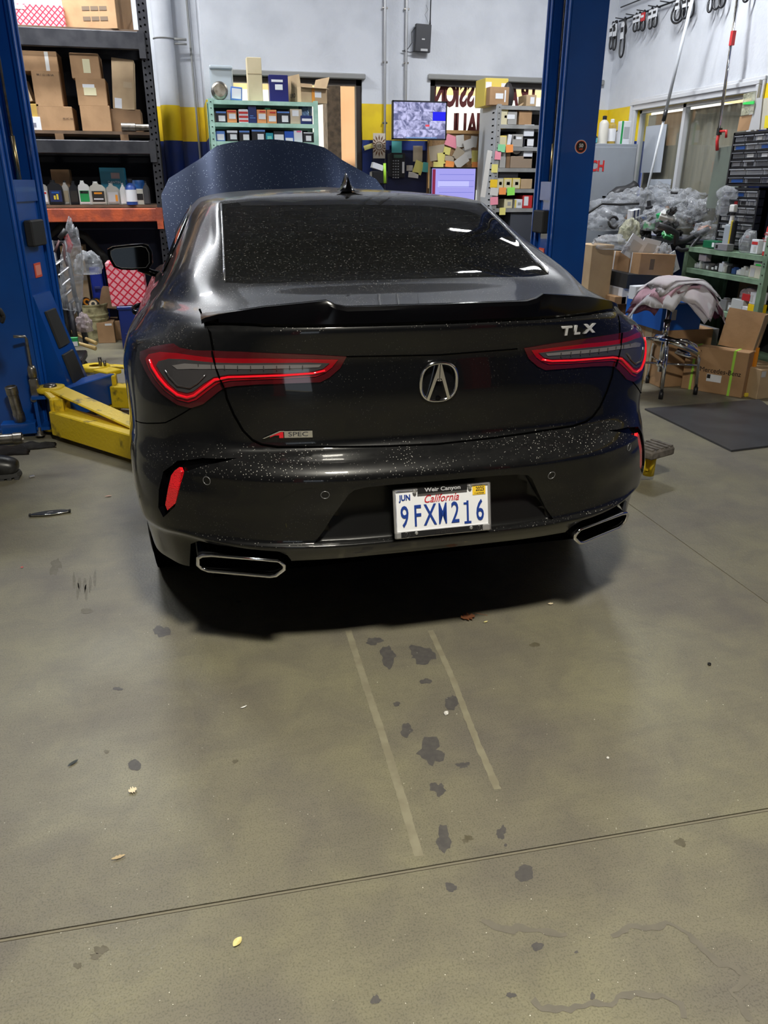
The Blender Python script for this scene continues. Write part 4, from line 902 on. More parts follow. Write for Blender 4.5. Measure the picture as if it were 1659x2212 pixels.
def arms():
    p = LP; O = p.location
    def B(name, fn, m, par=p):
        bm = bmesh.new(); fn(bm); bmesh.ops.translate(bm, vec=-O, verts=bm.verts); bmesh.ops.recalc_face_normals(bm, faces=bm.faces); return bm_obj(name, bm, m, par)
    # front arm: from the pivot in front of the post towards the car's sill
    B('arm_beam', lambda bm: beam(bm, (-.855, 4.92, .04), (-.02, 3.98, .02), .13, .15), LY)
    B('arm_brace', lambda bm: (beam(bm, (-.87, 5.04, .285), (-.33, 4.42, .175), .12, .014), beam(bm, (-.33, 4.42, .175), (-.02, 4.05, .17), .12, .012)), LY)
    def collar(bm, c, r, z0, z1):
        lathe_bm(bm, [(.04, z1), (r, z1), (r, z1 - .02), (r, z1 - .03), (.05, z1 - .03)], 24, c=(c[0], c[1], 0), cap=False); lathe_bm(bm, [(r, z0 + .02), (r, z0), (.05, z0)], 24, c=(c[0], c[1], 0), cap=False)
    pv = (-.90, 5.06)
    B('pivot_collar', lambda bm: (collar(bm, pv, .085, .03, .30), beam(bm, (-.87, 5.02, .27), (-.82, 4.94, .24), .15, .025), beam(bm, (-.835, 4.93, .03), (-.825, 4.92, .26), .13, .03), bx(bm, (-.835, 4.93, .14), (.05, .12, .24))), LY)
    B('pivot_pin', lambda bm: (lathe_bm(bm, [(0, .315), (.035, .315), (.04, .30), (.04, .02)], 16, c=(pv[0], pv[1], 0))), STEEL)
    B('carriage_bracket', lambda bm: (bx(bm, (-.905, 5.07, .055), (.20, .18, .02)), bx(bm, (-.905, 5.07, .25), (.20, .18, .02)), bx(bm, (-.99, 5.10, .15), (.02, .2, .20)), beam(bm, (-.93, 5.12, .06), (-.60, 5.55, .06), .12, .20)), LB)
    B('locking_pin', lambda bm: (tube_bm(bm, [(-.985, 5.04, .22), (-.985, 5.04, .42), (-.985, 5.04, .60), (-.99, 5.04, .615), (-1.05, 5.02, .62)], .009, 8), lathe_bm(bm, [(.022, .36), (.026, .38), (.026, .42), (.018, .44)], 12, c=(-.985, 5.04, 0)), bx(bm, (-.985, 5.04, .30), (.05, .05, .12), bevel=.006), lathe_bm(bm, [(.018, -.01), (.018, .03)], 10, c=(-.995, 5.0, .24), axis='y')), STEEL)
    # rear arm
    B('arm_beam', lambda bm: beam(bm, (-.575, 5.50, .04), (.05, 5.25, .03), .12, .15), LY)
    B('pivot_collar', lambda bm: (collar(bm, (-.70, 5.72), .10, .06, .28), beam(bm, (-.66, 5.66, .245), (-.56, 5.56, .24), .13, .03), bx(bm, (-.575, 5.54, .13), (.05, .12, .25), bevel=.008), beam(bm, (-.75, 5.46, .02), (-.56, 5.52, .03), .07, .03)), LY)
    B('arm_brace', lambda bm: beam(bm, (-.62, 5.82, .24), (.0, 5.70, .20), .06, .02), LY)
    B('pivot_bolt', lambda bm: (tube_bm(bm, [(-.66, 5.70, .27), (-.66, 5.70, .34)], .012, 8), tube_bm(bm, [(-.63, 5.69, .27), (-.63, 5.69, .32)], .010, 8)), STEEL)
    # adapter holder, bolts
    B('adapter_holder', lambda bm: (bx(bm, (-1.11, 5.03, .06), (.20, .09, .07), bevel=.004)), LB)
    for x, y in ((-1.17, 5.02), (-.985, 4.96)):
        B('anchor_bolt', lambda bm: (lathe_bm(bm, [(.03, .02), (.03, .025), (.018, .026), (.018, .045), (.009, .046), (.009, .07), (0, .07)], 6, c=(x, y, 0))), STEEL)
    # right post: only the rubber pad end of its arm shows behind the car
arms()
def right_arm():
    O = RP.location; c = PZ(1408, 972, .17)
    bm = bmesh.new(); beam(bm, (2.40, 5.05, .05), (1.95, 3.5, .03), .12, .12); beam(bm, (1.97, 3.6, .04), (c.x - .02, c.y + .02, .04), .07, .05); bmesh.ops.translate(bm, vec=-O, verts=bm.verts); bm_obj('arm_beam', bm, LY, RP)
    bm = bmesh.new(); bx(bm, (0, 0, 0), (.19, .15, .045), bevel=.008); 
    for k in range(5): bx(bm, (-.075 + k * .0375, 0, .026), (.022, .13, .010))
    o = bm_obj('lift_pad', bm, noisy('pad_rubber', (.16, .14, .12), (.08, .07, .06), 30, .8), RP, c - O); o.rotation_euler = (0, 0, .35)
    bm = bmesh.new(); tube_bm(bm, [(c.x, c.y, .03), (c.x, c.y, .14)], .03, 12); tube_bm(bm, [(c.x - .07, c.y - .04, .15), (c.x - .06, c.y - .04, .07), (c.x - .02, c.y - .04, .06), (c.x, c.y - .04, .15)], .012, 8); bmesh.ops.translate(bm, vec=-O, verts=bm.verts); bm_obj('pad_bracket', bm, LY, RP)
right_arm()
# round sticker on the right post
def round_sticker():
    c = PY(1255, 317, 5.165); st = lathe('round_sticker', [(0, -.0015), (.042, -.0015), (.042, .0015)], mat('sticker_white', (.7, .7, .7), .5), RP, Vector((c.x, 5.18 - .0643 * (c.x - 2.463) - .004, c.z)) - RP.location, 28, 'y')
    lathe('sticker_ring', [(0, -.0005), (.038, -.0005), (.038, .001)], MATS['sticker_red'], st, (0, -.002, 0), 28, 'y'); lathe('sticker_ring', [(0, -.0005), (.033, -.0005), (.033, .001)], mat('ink_black', (.012, .01, .01), .5), st, (0, -.003, 0), 28, 'y')
    text('sticker_text', '50', .030, MATS['sticker_white'], st, (0, -.0045, .006), ext=.0005, bold=.001); st.rotation_euler[2] = -.064; text('sticker_text', 'AMP', .014, MATS['sticker_red'], st, (0, -.0045, -.015), ext=.0005, bold=.0005)
round_sticker()
# loose steel lift adapters, gloves, scraps near the left post
def adapter(loc, rot, label):
    o = lathe('lift_adapter', [(0, 0), (.030, 0), (.034, .006), (.034, .055), (.031, .058), (.031, .175), (.035, .178), (.035, .225), (.028, .228), (.026, .20), (0, .20)], STEEL, None, loc, 24, rot=rot); tag(o, label, 'steel tube', 'loose steel lift adapters'); return o
adapter((-1.10, 5.03, .097), (math.radians(4), math.radians(-4), 0), 'steel lift adapter tube standing upright in its blue holder')
adapter((-1.30, 4.87, .035), (0, math.radians(90), .03), 'steel lift adapter tube lying on the floor')
def rag(name, label, cat, c, sx, sy, h, m, seed, rz=0, n=14, group=None):
    rnd = random.Random(seed); bm = bmesh.new(); G = {}
    from mathutils import noise
    for i in range(n + 1):
        for j in range(n + 1):
            u, v = i / n - .5, j / n - .5; k = 1 - .35 * abs(noise.noise(Vector((u * 3, v * 3, seed))))
            x, y = u * sx * k, v * sy * k; z = h * (.25 + .75 * max(0, noise.noise(Vector((u * 5, v * 5, seed * 1.7))) + .5)) * max(0, 1 - (abs(u) * 2) ** 4) * max(.0, 1 - (abs(v) * 2) ** 4) + .003
            G[i, j] = bm.verts.new((x, y, z))
    for i in range(n):
        for j in range(n): f = bm.faces.new((G[i, j], G[i + 1, j], G[i + 1, j + 1], G[i, j + 1])); f.smooth = True
    bmesh.ops.solidify(bm, geom=list(bm.faces), thickness=.003); o = bm_obj(name, bm, m, None, c); o.rotation_euler[2] = rz; return tag(o, label, cat, group)
rag('shop_rag', 'dark greasy rag crumpled at the foot of the left lift post', 'rag', (-1.17, 4.70, 0), .34, .16, .05, noisy('rag_dark', (.05, .038, .035), (.03, .028, .03), 12, .95), 3, .1)
rag('work_glove', 'flat grey work glove on the floor near the yellow arm', 'glove', (-1.00, 4.78, 0), .26, .11, .03, noisy('glove_grey', (.06, .058, .06), (.035, .034, .036), 20, .9), 5, .15)
tag(box('metal_scrap', PZ(100, 960, .01), (.022, .015, .02), mat('zinc', (.7, .7, .72), .3, .8), None, .002), 'small shiny metal scrap on the rag by the lift post', 'scrap')
tag(box('metal_scrap', PZ(69, 1029, .006), (.028, .016, .008), MATS['zinc'], None, .002, rz=.4), 'small shiny metal scrap in front of the black boot', 'scrap')
def pad_plate():
    a, b = PZ(63, 1116, .004), PZ(153, 1106, .004); L_ = (b - a).length; bm = bmesh.new(); n = 14
    top = [(-L_ / 2 + L_ * k / n, .028 * math.sin(PI * k / n) ** .6 + .01) for k in range(n + 1)]; bot = [(L_ / 2 - L_ * k / n, -.016 * math.sin(PI * k / n)) for k in range(n + 1)]
    extrude_xy(bm, top + bot, 0, .006); bmesh.ops.recalc_face_normals(bm, faces=bm.faces)
    o = bm_obj('brake_shim', bm, mat('shim_dark', (.045, .045, .045), .4, .7), None, (a + b) / 2); o.rotation_euler[2] = math.atan2(b.y - a.y, b.x - a.x); tag(o, 'curved dark metal brake shim lying on the bare floor', 'metal plate')
    tube('shim_rim', [(p[0], p[1], .006) for p in bot], .0035, MATS['chrome'], o, 6)
    for x in (-1, 1): box('clip', (x * (L_ / 2 - .004), .0, .008), (.010, .016, .012), MATS['shim_dark'], o, .002)
    text('stamped_text', 'NC063', .009, mat('print_grey', (.5, .5, .5), .5), o, (.0, .014, .0065), (0, 0, 0), ext=.0002)
pad_plate()
# ---------------------------------------------------------------- litter on the floor
def leaf(name, label, px, py, ln, wd, m, rz, cat='leaf', curl=.1, jag=0.):
    bm = bmesh.new(); n = 8; L_, R_ = [], []; C_ = []
    for k in range(n + 1):
        t = k / n; w_ = wd / 2 * math.sin(PI * min(1, t * .97 + .015)) ** .8 * (1 + jag * ((k % 2) - .5)); z = .002 + curl * ln * (2 * t - 1) ** 2
        C_.append(bm.verts.new(((t - .5) * ln, 0, z))); L_.append(bm.verts.new(((t - .5) * ln, w_, z + w_ * .3))); R_.append(bm.verts.new(((t - .5) * ln, -w_, z + w_ * .25)))
    for k in range(n):
        bm.faces.new((C_[k], C_[k + 1], L_[k + 1], L_[k])); bm.faces.new((R_[k], R_[k + 1], C_[k + 1], C_[k]))
    c = PZ(px, py, 0); o = bm_obj(name, bm, m, None, (c.x, c.y, .001)); o.rotation_euler[2] = rz; tag(o, label, cat)
    return o
YLF = noisy('leaf_yellow', (.75, .68, .30), (.62, .50, .16), 60, .6); BLF = noisy('leaf_brown', (.42, .16, .07), (.25, .09, .04), 50, .6); CLF = mat('leaf_cream', (.80, .68, .48), .7)
leaf('fallen_leaf', 'pale yellow leaf below the floor joint on the left', 513, 2037, .026, .016, YLF, .8, curl=.06)
l_ = leaf('fallen_leaf', 'brown lobed leaf at the edge of the car shadow', 1010, 1336, .055, .04, BLF, .1, jag=.9)
tube('leaf_stem', [(.02, 0, .004), (.04, .012, .008), (.075, -.01, .003)], .0008, BLF, l_, 5)
leaf('wood_chip', 'ragged cream wood chip right of the grey stain on the left', 287, 1710, .022, .02, CLF, .3, 'wood chip', .15, .9)
leaf('wood_chip', 'thin tan wood splinter above the floor joint on the left', 256, 1854, .032, .010, mat('chip_tan', (.5, .38, .22), .7), .2, 'wood chip', .05, .5)
leaf('leaf_scrap', 'dark thin leaf scrap at the left of the open floor', 158, 1650, .032, .010, mat('leaf_dark', (.035, .045, .045), .6), .7, 'leaf', .05)
leaf('paper_scrap', 'thin white curled paper scrap in the middle of the floor', 527, 1529, .022, .006, mat('scrap_white', (.8, .8, .78), .7), .4, 'scrap', .1)
leaf('paper_scrap', 'small cream scrap right of the brown leaf under the bumper', 1189, 1306, .022, .012, CLF, .0, 'scrap', .1, .5)
leaf('seed_husk', 'pale green seed husk beside the brown leaf', 1049, 1345, .018, .008, YLF, .3, 'husk', .1)
leaf('tape_scrap', 'reddish flat strip of litter left of the car tire', 234, 1073, .035, .014, mat('scrap_pink', (.55, .33, .25), .7), .1, 'scrap', .02)
leaf('red_scrap', 'tiny red plastic scrap on the far left of the floor', 48, 1227, .012, .01, mat('scrap_red', (.6, .04, .03), .5), .2, 'scrap', .1)
pb = bmesh.new(); bmesh.ops.create_icosphere(pb, subdivisions=2, radius=.007)
for v in pb.verts: v.co *= 1 + random.uniform(-.2, .2)
c = PZ(964, 1540, .005); tag(bm_obj('pebble', pb, mat('pebble_white', (.8, .78, .74), .7), None, c), 'white pebble beside the stains in the middle of the floor', 'pebble')
pb = bmesh.new(); bmesh.ops.create_icosphere(pb, subdivisions=2, radius=.004); tag(bm_obj('pebble', pb, MATS['pebble_white'], None, PZ(1313, 1637, .003)), 'tiny white pebble alone on the right of the floor', 'pebble')
pb = bmesh.new(); lathe_bm(pb, [(.003, 0), (.006, 0), (.006, .006), (.003, .006)], 6, cap=False); tag(bm_obj('hex_nut', pb, mat('nut_dark', (.05, .05, .05), .4, .8), None, PZ(1532, 1436, .001)), 'small dark hex nut alone on the right of the floor', 'nut')
# little light specks of grit nobody could count
gb = bmesh.new()
for k in range(260):
    px, py = random.uniform(0, 1659), random.uniform(1180, 2212); c = PZ(px, py, .0012); r = random.uniform(.0006, .0016)
    vs = [gb.verts.new((c.x + r * math.cos(a), c.y + r * math.sin(a), .0012 + random.uniform(0, .001))) for a in (0, 1.6, 3.1, 4.7)]; gb.faces.new(vs)
tag(bm_obj('floor_grit', gb, mat('grit', (.75, .72, .62), .7)), 'pale grit specks scattered over the concrete floor', 'grit', kind='stuff')
# rubber mat on the right
def floor_mat():
    P = [PZ(1393, 882, .012), PZ(1580, 972, .012), PZ(1760, 950, .012), PZ(1640, 862, .012)]; bm = bmesh.new(); extrude_xy(bm, [(p.x, p.y) for p in P], .0005, .012); bmesh.ops.recalc_face_normals(bm, faces=bm.faces)
    tag(bm_obj('rubber_mat', bm, noisy('mat_rubber', (.05, .052, .058), (.04, .04, .045), 5, .38)), 'flat dark rubber mat on the floor in front of the stool', 'floor mat')
floor_mat()
# ---------------------------------------------------------------- the person at the left edge
def skinned(name, verts, edges, radii, m, parent=None, sub=2, flat=None):
    me = bpy.data.meshes.new(name); me.from_pydata(verts, edges, []); o = bpy.data.objects.new(name, me); COL.objects.link(o)
    md = o.modifiers.new('skin', 'SKIN'); md.use_smooth_shade = True
    sv = me.skin_vertices[0].data
    for i, r in enumerate(radii): sv[i].radius = r if isinstance(r, tuple) else (r, r); sv[i].use_root = (i == 0)
    s = o.modifiers.new('sub', 'SUBSURF'); s.levels = sub; s.render_levels = sub
    bpy.context.view_layer.update(); me2 = bpy.data.meshes.new_from_object(o.evaluated_get(bpy.context.evaluated_depsgraph_get()))
    bpy.data.objects.remove(o); me2.name = name; return link(name, me2, m, parent)
def person():
    p = empty('person', (-1.235, 4.36, 0), label='person in dark jacket, blue jeans and black work boots standing at the left edge', cat='person')
    SK = mat('skin', (.45, .28, .20), .55, Subsurface_Weight=.1); JE = noisy('denim', (.035, .05, .10), (.02, .03, .065), 30, .85); JA = noisy('jacket_black', (.010, .011, .016), (.018, .018, .024), 12, .9); BO = noisy('boot_black', (.012, .012, .013), (.03, .03, .03), 20, .35)
    V = [(0, 0, .95), (0, 0, 1.12), (0, 0, 1.32), (0, 0, 1.46), (.01, 0, 1.53), (.03, 0, 1.62), (.035, 0, 1.72),
         (.02, -.095, .90), (.04, -.10, .50), (.0, -.10, .10), (-.02, .095, .90), (.0, .10, .50), (-.05, .10, .10),
         (0, -.19, 1.43), (.02, -.23, 1.14), (.16, -.22, .95), (.21, -.215, .90), (0, .19, 1.43), (.02, .23, 1.14), (.14, .22, .95), (.18, .215, .90)]
    E = [(0, 1), (1, 2), (2, 3), (3, 4), (4, 5), (5, 6), (0, 7), (7, 8), (8, 9), (0, 10), (10, 11), (11, 12), (3, 13), (13, 14), (14, 15), (15, 16), (3, 17), (17, 18), (18, 19), (19, 20)]
    R_ = [.12, .115, .13, .10, .055, .085, .08, .085, .055, .04, .085, .055, .04, .05, .042, .03, .025, .05, .042, .03, .025]
    skinned('body', V, E, R_, SK, p)
    skinned('jeans', [(0, 0, .96)] + V[7:13], [(0, 1), (1, 2), (2, 3), (0, 4), (4, 5), (5, 6)], [.15, .11, .078, .07, .11, .078, .07], JE, p)
    skinned('jacket', [(0, 0, .86), V[1], V[2], V[3]] + V[13:16] + V[17:20], [(0, 1), (1, 2), (2, 3), (3, 4), (4, 5), (5, 6), (3, 7), (7, 8), (8, 9)], [.175, .16, .165, .115, .085, .065, .052, .085, .065, .052], JA, p)
    for s, dx in ((-1, .0), (1, -.16)):
        y = s * .10; w_ = empty('boot', (dx, y, 0)); w_.parent = p
        skinned('boot_upper', [(-.0, 0, .20), (-.01, 0, .08), (.06, 0, .085), (.14, 0, .075), (.215, 0, .064), (.255, 0, .052)], [(0, 1), (1, 2), (2, 3), (3, 4), (4, 5)], [.065, .065, .068, (.072, .062), (.070, .056), (.052, .036)], BO, w_)
        pr = [(-.075, -.03), (-.05, -.045), (.05, -.042), (.13, -.055), (.20, -.053), (.245, -.035), (.26, 0), (.245, .035), (.20, .053), (.13, .055), (.05, .042), (-.05, .045), (-.075, .03)]
        bm = bmesh.new(); extrude_xy(bm, pr, .012, .035); bmesh.ops.recalc_face_normals(bm, faces=bm.faces); bm_obj('sole', bm, mat('sole_grey', (.05, .05, .05), .7), w_)
        bm = bmesh.new()
        for k in range(9): bx(bm, (-.055 + k * .037, 0, .007), (.022, .10, .014))
        bm_obj('tread', bm, MATS['sole_grey'], w_)
    SK2 = SK; SK = noisy('glove_black', (.012, .012, .014), (.02, .02, .022), 20, .8)
    for s in (-1, 1):
        h = empty('hand', (.20, s * .22, .90)); h.parent = p
        skinned('palm', [(0, 0, .0), (.03, 0, -.05)], [(0, 1)], [.03, .034], SK, h, 1)
        for k in range(4): skinned('finger', [(.028, -.03 + k * .02, -.055), (.045, -.03 + k * .02, -.10), (.035, -.03 + k * .02, -.128 - (.006 if k in (1, 2) else 0))], [(0, 1), (1, 2)], [.010, .009, .008], SK, h, 1)
        skinned('thumb', [(.02, -s * .03, -.03), (.05, -s * .05, -.06), (.055, -s * .048, -.09)], [(0, 1), (1, 2)], [.012, .010, .009], SK, h, 1)
    SK = SK2; HR = mat('hair_dark', (.02, .014, .01), .7)
    lathe('hair', [(.098, -.02), (.103, .03), (.09, .075), (.06, .10), (0, .112)], HR, p, (.015, 0, 1.70), 20)
    for s in (-1, 1):
        lathe('eye', [(0, -.011), (.011, 0), (0, .011)], mat('eye_white', (.7, .7, .7), .2), p, (.108, s * .032, 1.69), 10); skinned('ear', [(.02, s * .092, 1.70), (.018, s * .096, 1.66)], [(0, 1)], [(.018, .01), (.012, .01)], SK, p, 1)
    skinned('nose', [(.10, 0, 1.69), (.125, 0, 1.655), (.11, 0, 1.645)], [(0, 1), (1, 2)], [.010, .014, .010], SK, p, 1)
    box('mouth', (.108, 0, 1.615), (.01, .045, .008), mat('lip', (.35, .15, .12), .5), p, .003)
person()

# two red posts of the next lift, behind the photographer
for x, lb in ((-1.35, 'red lift post behind the photographer on the left'), (3.3, 'red lift post behind the photographer on the right')):
    e = empty('lift_post', (x, -3.2, 0), label=lb, cat='car lift'); box('column', (0, 0, 2.1), (.28, .26, 4.2), mat('lift_red', (.42, .02, .02), .4), e, .01); box('base_plate', (0, 0, .01), (.45, .4, .02), MATS['lift_red'], e)
# ================================================================ cartons and shelves
CARD = noisy('cardboard', (.42, .25, .125), (.35, .205, .10), 6, .8, bump=.1); CARD2 = noisy('cardboard_pale', (.50, .36, .21), (.44, .31, .18), 6, .8); CARD3 = noisy('cardboard_dark', (.24, .14, .07), (.19, .11, .055), 6, .85)
TAPE = mat('packing_tape', (.50, .38, .24), .25); LAB = mat('label_white', (.75, .76, .78), .6); INK = MATS['ink_black']
def carton(name, label, cat, c, s, m, rz=0., group=None, labels=(), tape=None, rot=None, bevel=.003, texts=()):
    """c: centre of the base, s: size. labels: (face, u, v, w, h, material) in fractions of the face; face 'f' is -y, 'l' is -x, 'r' is +x"""
    o = box(name, (c[0], c[1], c[2] + s[2] / 2), s, m, None, bevel); o.rotation_euler = rot or (0, 0, rz); tag(o, label, cat, group)
    for (f, u, v, w_, h_, lm) in labels:
        if f == 'f': box('label', ((u - .5) * s[0], -s[1] / 2 - .001, (v - .5) * s[2]), (w_ * s[0], .002, h_ * s[2]), lm, o)
        elif f in 'lr':
            sg = -1 if f == 'l' else 1; box('label', (sg * (s[0] / 2 + .001), (u - .5) * s[1] * -sg, (v - .5) * s[2]), (.002, w_ * s[1], h_ * s[2]), lm, o)
    if tape: box('tape_strip', (0, 0, 0), (tape, s[1] + .002, s[2] + .002), TAPE, o)
    for (f, st, size, u, v, tm) in texts:
        if f == 'f': text('printed_text', st, size, tm, o, ((u - .5) * s[0], -s[1] / 2 - .0025, (v - .5) * s[2]), ext=.0004)
        else: text('printed_text', st, size, tm, o, (-s[0] / 2 - .0025, (.5 - u) * s[1], (v - .5) * s[2]), (PI / 2, 0, -PI / 2), ext=.0004)
    return o
def span(x0, x1, ytop, ybase, Y, zbase=None):
    a = PY(x0, ybase, Y); b = PY(x1, ybase, Y); t = PY((x0 + x1) / 2, ytop, Y); z = zbase if zbase is not None else a.z
    return (a.x + b.x) / 2, abs(b.x - a.x), z, t.z - z
def pc(name, label, cat, rect, Y, dep, m, zbase=None, **kw):
    x, w_, z, h = span(*rect, Y, zbase); return carton(name, label, cat, (x, Y + dep / 2, z), (w_, dep, h), m, **kw)
RK = noisy('rack_black', (.018, .019, .024), (.04, .04, .045), 8, .5, .3); RO = noisy('rack_orange', (.55, .10, .03), (.30, .06, .03), 9, .6, bump=.2); BRD = noisy('shelf_board', (.16, .10, .06), (.10, .065, .04), 6, .8)
RX0, RX1, RY, RD = -2.35, -.18, 8.02, .62
ZS = [2.675, 1.885, 1.275]
def rack():
    r = empty('pallet_rack', (RX0, RY, 0), label='tall black storage rack with an orange bottom beam behind the left post', cat='storage rack')
    def L_(x, y, z): return (x - RX0, y - RY, z)
    for (x, y) in ((RX0, RY), (RX1 - .05, RY), (RX0, RY + RD), (RX1 - .05, RY + RD)):
        bm = bmesh.new(); bx(bm, L_(x + .004, y, 1.95), (.006, .075, 3.9)); bx(bm, L_(x + .04, y - .035, 1.95), (.075, .006, 3.9)); up = bm_obj('upright', bm, RK, r)
        if y == RY:
            g = bmesh.new()
            for k in range(70):
                z = .15 + k * .052
                for dx in (.022, .058): lathe_bm(g, [(0, -.0015), (.0085, -.0015), (.0085, .0)], 8, c=L_(x + dx, y - .038, z + (.012 if dx > .03 else 0)), axis='y')
            tag(bm_obj('punched_holes', g, MATS['gap'], up), kind='stuff')
    for z, h, m in ((2.655, .135, RK), (1.81, .11, RK), (1.245, .115, RO)):
        for y in (RY - .03, RY + RD + .03):
            bm = bmesh.new(); bx(bm, L_((RX0 + RX1) / 2, y, z - h / 2), (RX1 - RX0, .045, h), bevel=.006); bx(bm, L_(RX1 - .035, y - .02, z - h / 2 - .03), (.055, .02, h + .07)); bm_obj('beam', bm, m, r)
    for z, t in ((2.675, .02), (1.885, .025), (1.275, .025)): box('shelf_board', L_((RX0 + RX1) / 2, RY + RD / 2, z - t / 2), (RX1 - RX0 - .02, RD, t), BRD, r)
    for x in (-1.75, -1.0, -.45): box('support_block', L_(x, RY + .01, 1.835), (.07, .03, .05), CARD3, r)
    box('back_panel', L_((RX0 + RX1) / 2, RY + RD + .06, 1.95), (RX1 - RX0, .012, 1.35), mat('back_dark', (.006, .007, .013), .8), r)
    box('back_panel', L_((RX0 + RX1) / 2, RY + RD + .06, .62), (RX1 - RX0, .012, 1.2), mat('back_navy', (.005, .008, .03), .8), r)  # added sheet: blue wall with its shadow put into the colour
    for k in range(6): tube('side_brace', [L_(RX1 - .02, RY, .3 + k * .6), L_(RX1 - .02, RY + RD, .6 + k * .6 - (.0 if k % 2 else .0))], .012, RK, r, 6)
rack()
RG = 'cardboard boxes on the middle rack shelf'
REDP = mat('red_pattern', (.62, .02, .06), .5)
def red_pattern(scale, name, rot=45):
    m = mat(name, (.6, .02, .05), .45); N, L, b = nodes(m); tc = N.new('ShaderNodeTexCoord'); mp = N.new('ShaderNodeMapping'); mp.inputs['Rotation'].default_value = (0, math.radians(rot), 0); mp.inputs['Scale'].default_value = (scale, scale, scale)
    L.new(tc.outputs['Object'], mp.inputs['Vector']); sx = N.new('ShaderNodeSeparateXYZ'); L.new(mp.outputs['Vector'], sx.inputs[0])
    def tri(out):
        f = N.new('ShaderNodeMath'); f.operation = 'PINGPONG'; f.inputs[1].default_value = .5; L.new(out, f.inputs[0]); g = N.new('ShaderNodeMath'); g.operation = 'GREATER_THAN'; g.inputs[1].default_value = .12; L.new(f.outputs[0], g.inputs[0]); return g
    a, c = tri(sx.outputs['X']), tri(sx.outputs['Z']); mu = N.new('ShaderNodeMath'); mu.operation = 'MULTIPLY'; L.new(a.outputs[0], mu.inputs[0]); L.new(c.outputs[0], mu.inputs[1])
    mx = N.new('ShaderNodeMix'); mx.data_type = 'RGBA'; mx.inputs['A'].default_value = (.62, .01, .04, 1); mx.inputs['B'].default_value = (.80, .36, .40, 1); L.new(mu.outputs[0], mx.inputs['Factor']); L.new(mx.outputs['Result'], b.inputs['Base Color']); return m
RP1 = red_pattern(30, 'red_weave'); RP2 = red_pattern(19, 'red_diamonds')
pc('carton', 'red and white patterned carton on the top rack shelf', 'box', (40, 142, 10, 62), RY + .02, .35, RP1, ZS[0], labels=[('f', .1, .85, .2, .2, LAB)])
o = carton('carton', 'large brown carton with printed red diamonds on the top rack shelf', 'box', (-.56, RY + .24, ZS[0]), (.46, .40, .34), CARD, rz=-.30, texts=[('f', 'MITSUBISHI', .05, .62, .72, INK)])
for k in range(3):
    a = k * 2 * PI / 3 + PI / 2; d = .022; bmt = bmesh.new(); c_ = Vector((math.cos(a) * d, 0, math.sin(a) * d)); vs = [c_ + Vector((math.cos(a) * .02, 0, math.sin(a) * .02)), c_ + Vector((-math.sin(a) * .012, 0, math.cos(a) * .012)), c_ - Vector((math.cos(a) * .02, 0, math.sin(a) * .02)), c_ - Vector((-math.sin(a) * .012, 0, math.cos(a) * .012))]
    bmt.faces.new([bmt.verts.new(v) for v in vs]); bmesh.ops.solidify(bmt, geom=list(bmt.faces), thickness=.001); bm_obj('printed_mark', bmt, MATS['sticker_red'], o, (-.10, -.2025, .075))
for r in range(2):
    for k in range(3): box('printed_panel', (-.03 + k * .075, -.2015, -.02 - r * .075), (.065, .002, .03), mat('print_brown', (.16, .11, .07), .7), o)
box('printed_panel', (-.2315, 0, -.09), (.002, .12, .03), MATS['print_brown'], o)
YF = RY + .03
pc('carton', 'taped brown carton lying across the top left of the middle rack shelf', 'box', (46, 127, 110, 153), YF + .02, .32, CARD, labels=[('f', .72, .5, .10, .95, mat('foam_white', (.75, .74, .70), .5))], group=RG)
pc('carton', 'upright brown carton in the middle of the left rack stack', 'box', (78, 137, 153, 230), YF, .34, CARD, group=RG, texts=[('f', '99.1 12 118 VA', .022, .5, .88, INK)])
pc('carton', 'brown carton with sideways print at the bottom of the left rack stack', 'box', (86, 162, 230, 284), YF, .36, CARD, ZS[1], group=RG, texts=[('f', '99 HC VA', .02, .85, .5, INK)])
pc('carton', 'brown carton with an upright cream label topping the centre rack stack', 'box', (156, 218, 115, 169), YF, .34, CARD, group=RG, labels=[('f', .55, .5, .25, .55, mat('label_cream', (.72, .66, .42), .7))])
pc('carton', 'brown carton with a wide cream label in the centre rack stack', 'box', (170, 233, 169, 228), YF, .36, CARD, group=RG, labels=[('f', .45, .52, .42, .28, MATS['label_cream']), ('f', .42, .72, .4, .12, LAB)])
pc('carton', 'plain brown carton at the bottom of the centre rack stack', 'box', (179, 243, 228, 285), YF, .36, CARD, ZS[1], group=RG)
x, w_, z, h = span(243, 290, 125, 236, YF)
carton('carton', 'tall pale carton leaning on the right of the middle rack shelf', 'box', (x + .02, YF + .17, z), (w_, .26, h), CARD2, group=RG, rot=(0, math.radians(5), 0), labels=[('f', .25, .12, .32, .2, LAB), ('f', .7, .5, .4, .12, TAPE)])
pc('carton', 'low dark brown carton under the tall leaning one', 'box', (243, 308, 236, 286), YF + .04, .40, CARD3, ZS[1], group=RG)
pc('carton', 'small brown carton tilted at the far left of the middle rack shelf', 'box', (36, 66, 172, 222), YF, .25, CARD2, rot=(0, math.radians(-14), 0), group=RG)
pc('carton', 'small mustard carton with red print on the left of the middle rack shelf', 'box', (52, 87, 224, 252), YF, .25, noisy('mustard', (.50, .32, .06), (.42, .26, .05), 8, .7), group=RG)
pc('carton', 'small white carton at the lower left of the middle rack shelf', 'box', (50, 91, 252, 284), YF - .01, .25, LAB, ZS[1], group=RG, labels=[('f', .55, .4, .4, .3, mat('print_grey2', (.2, .2, .25), .6))])
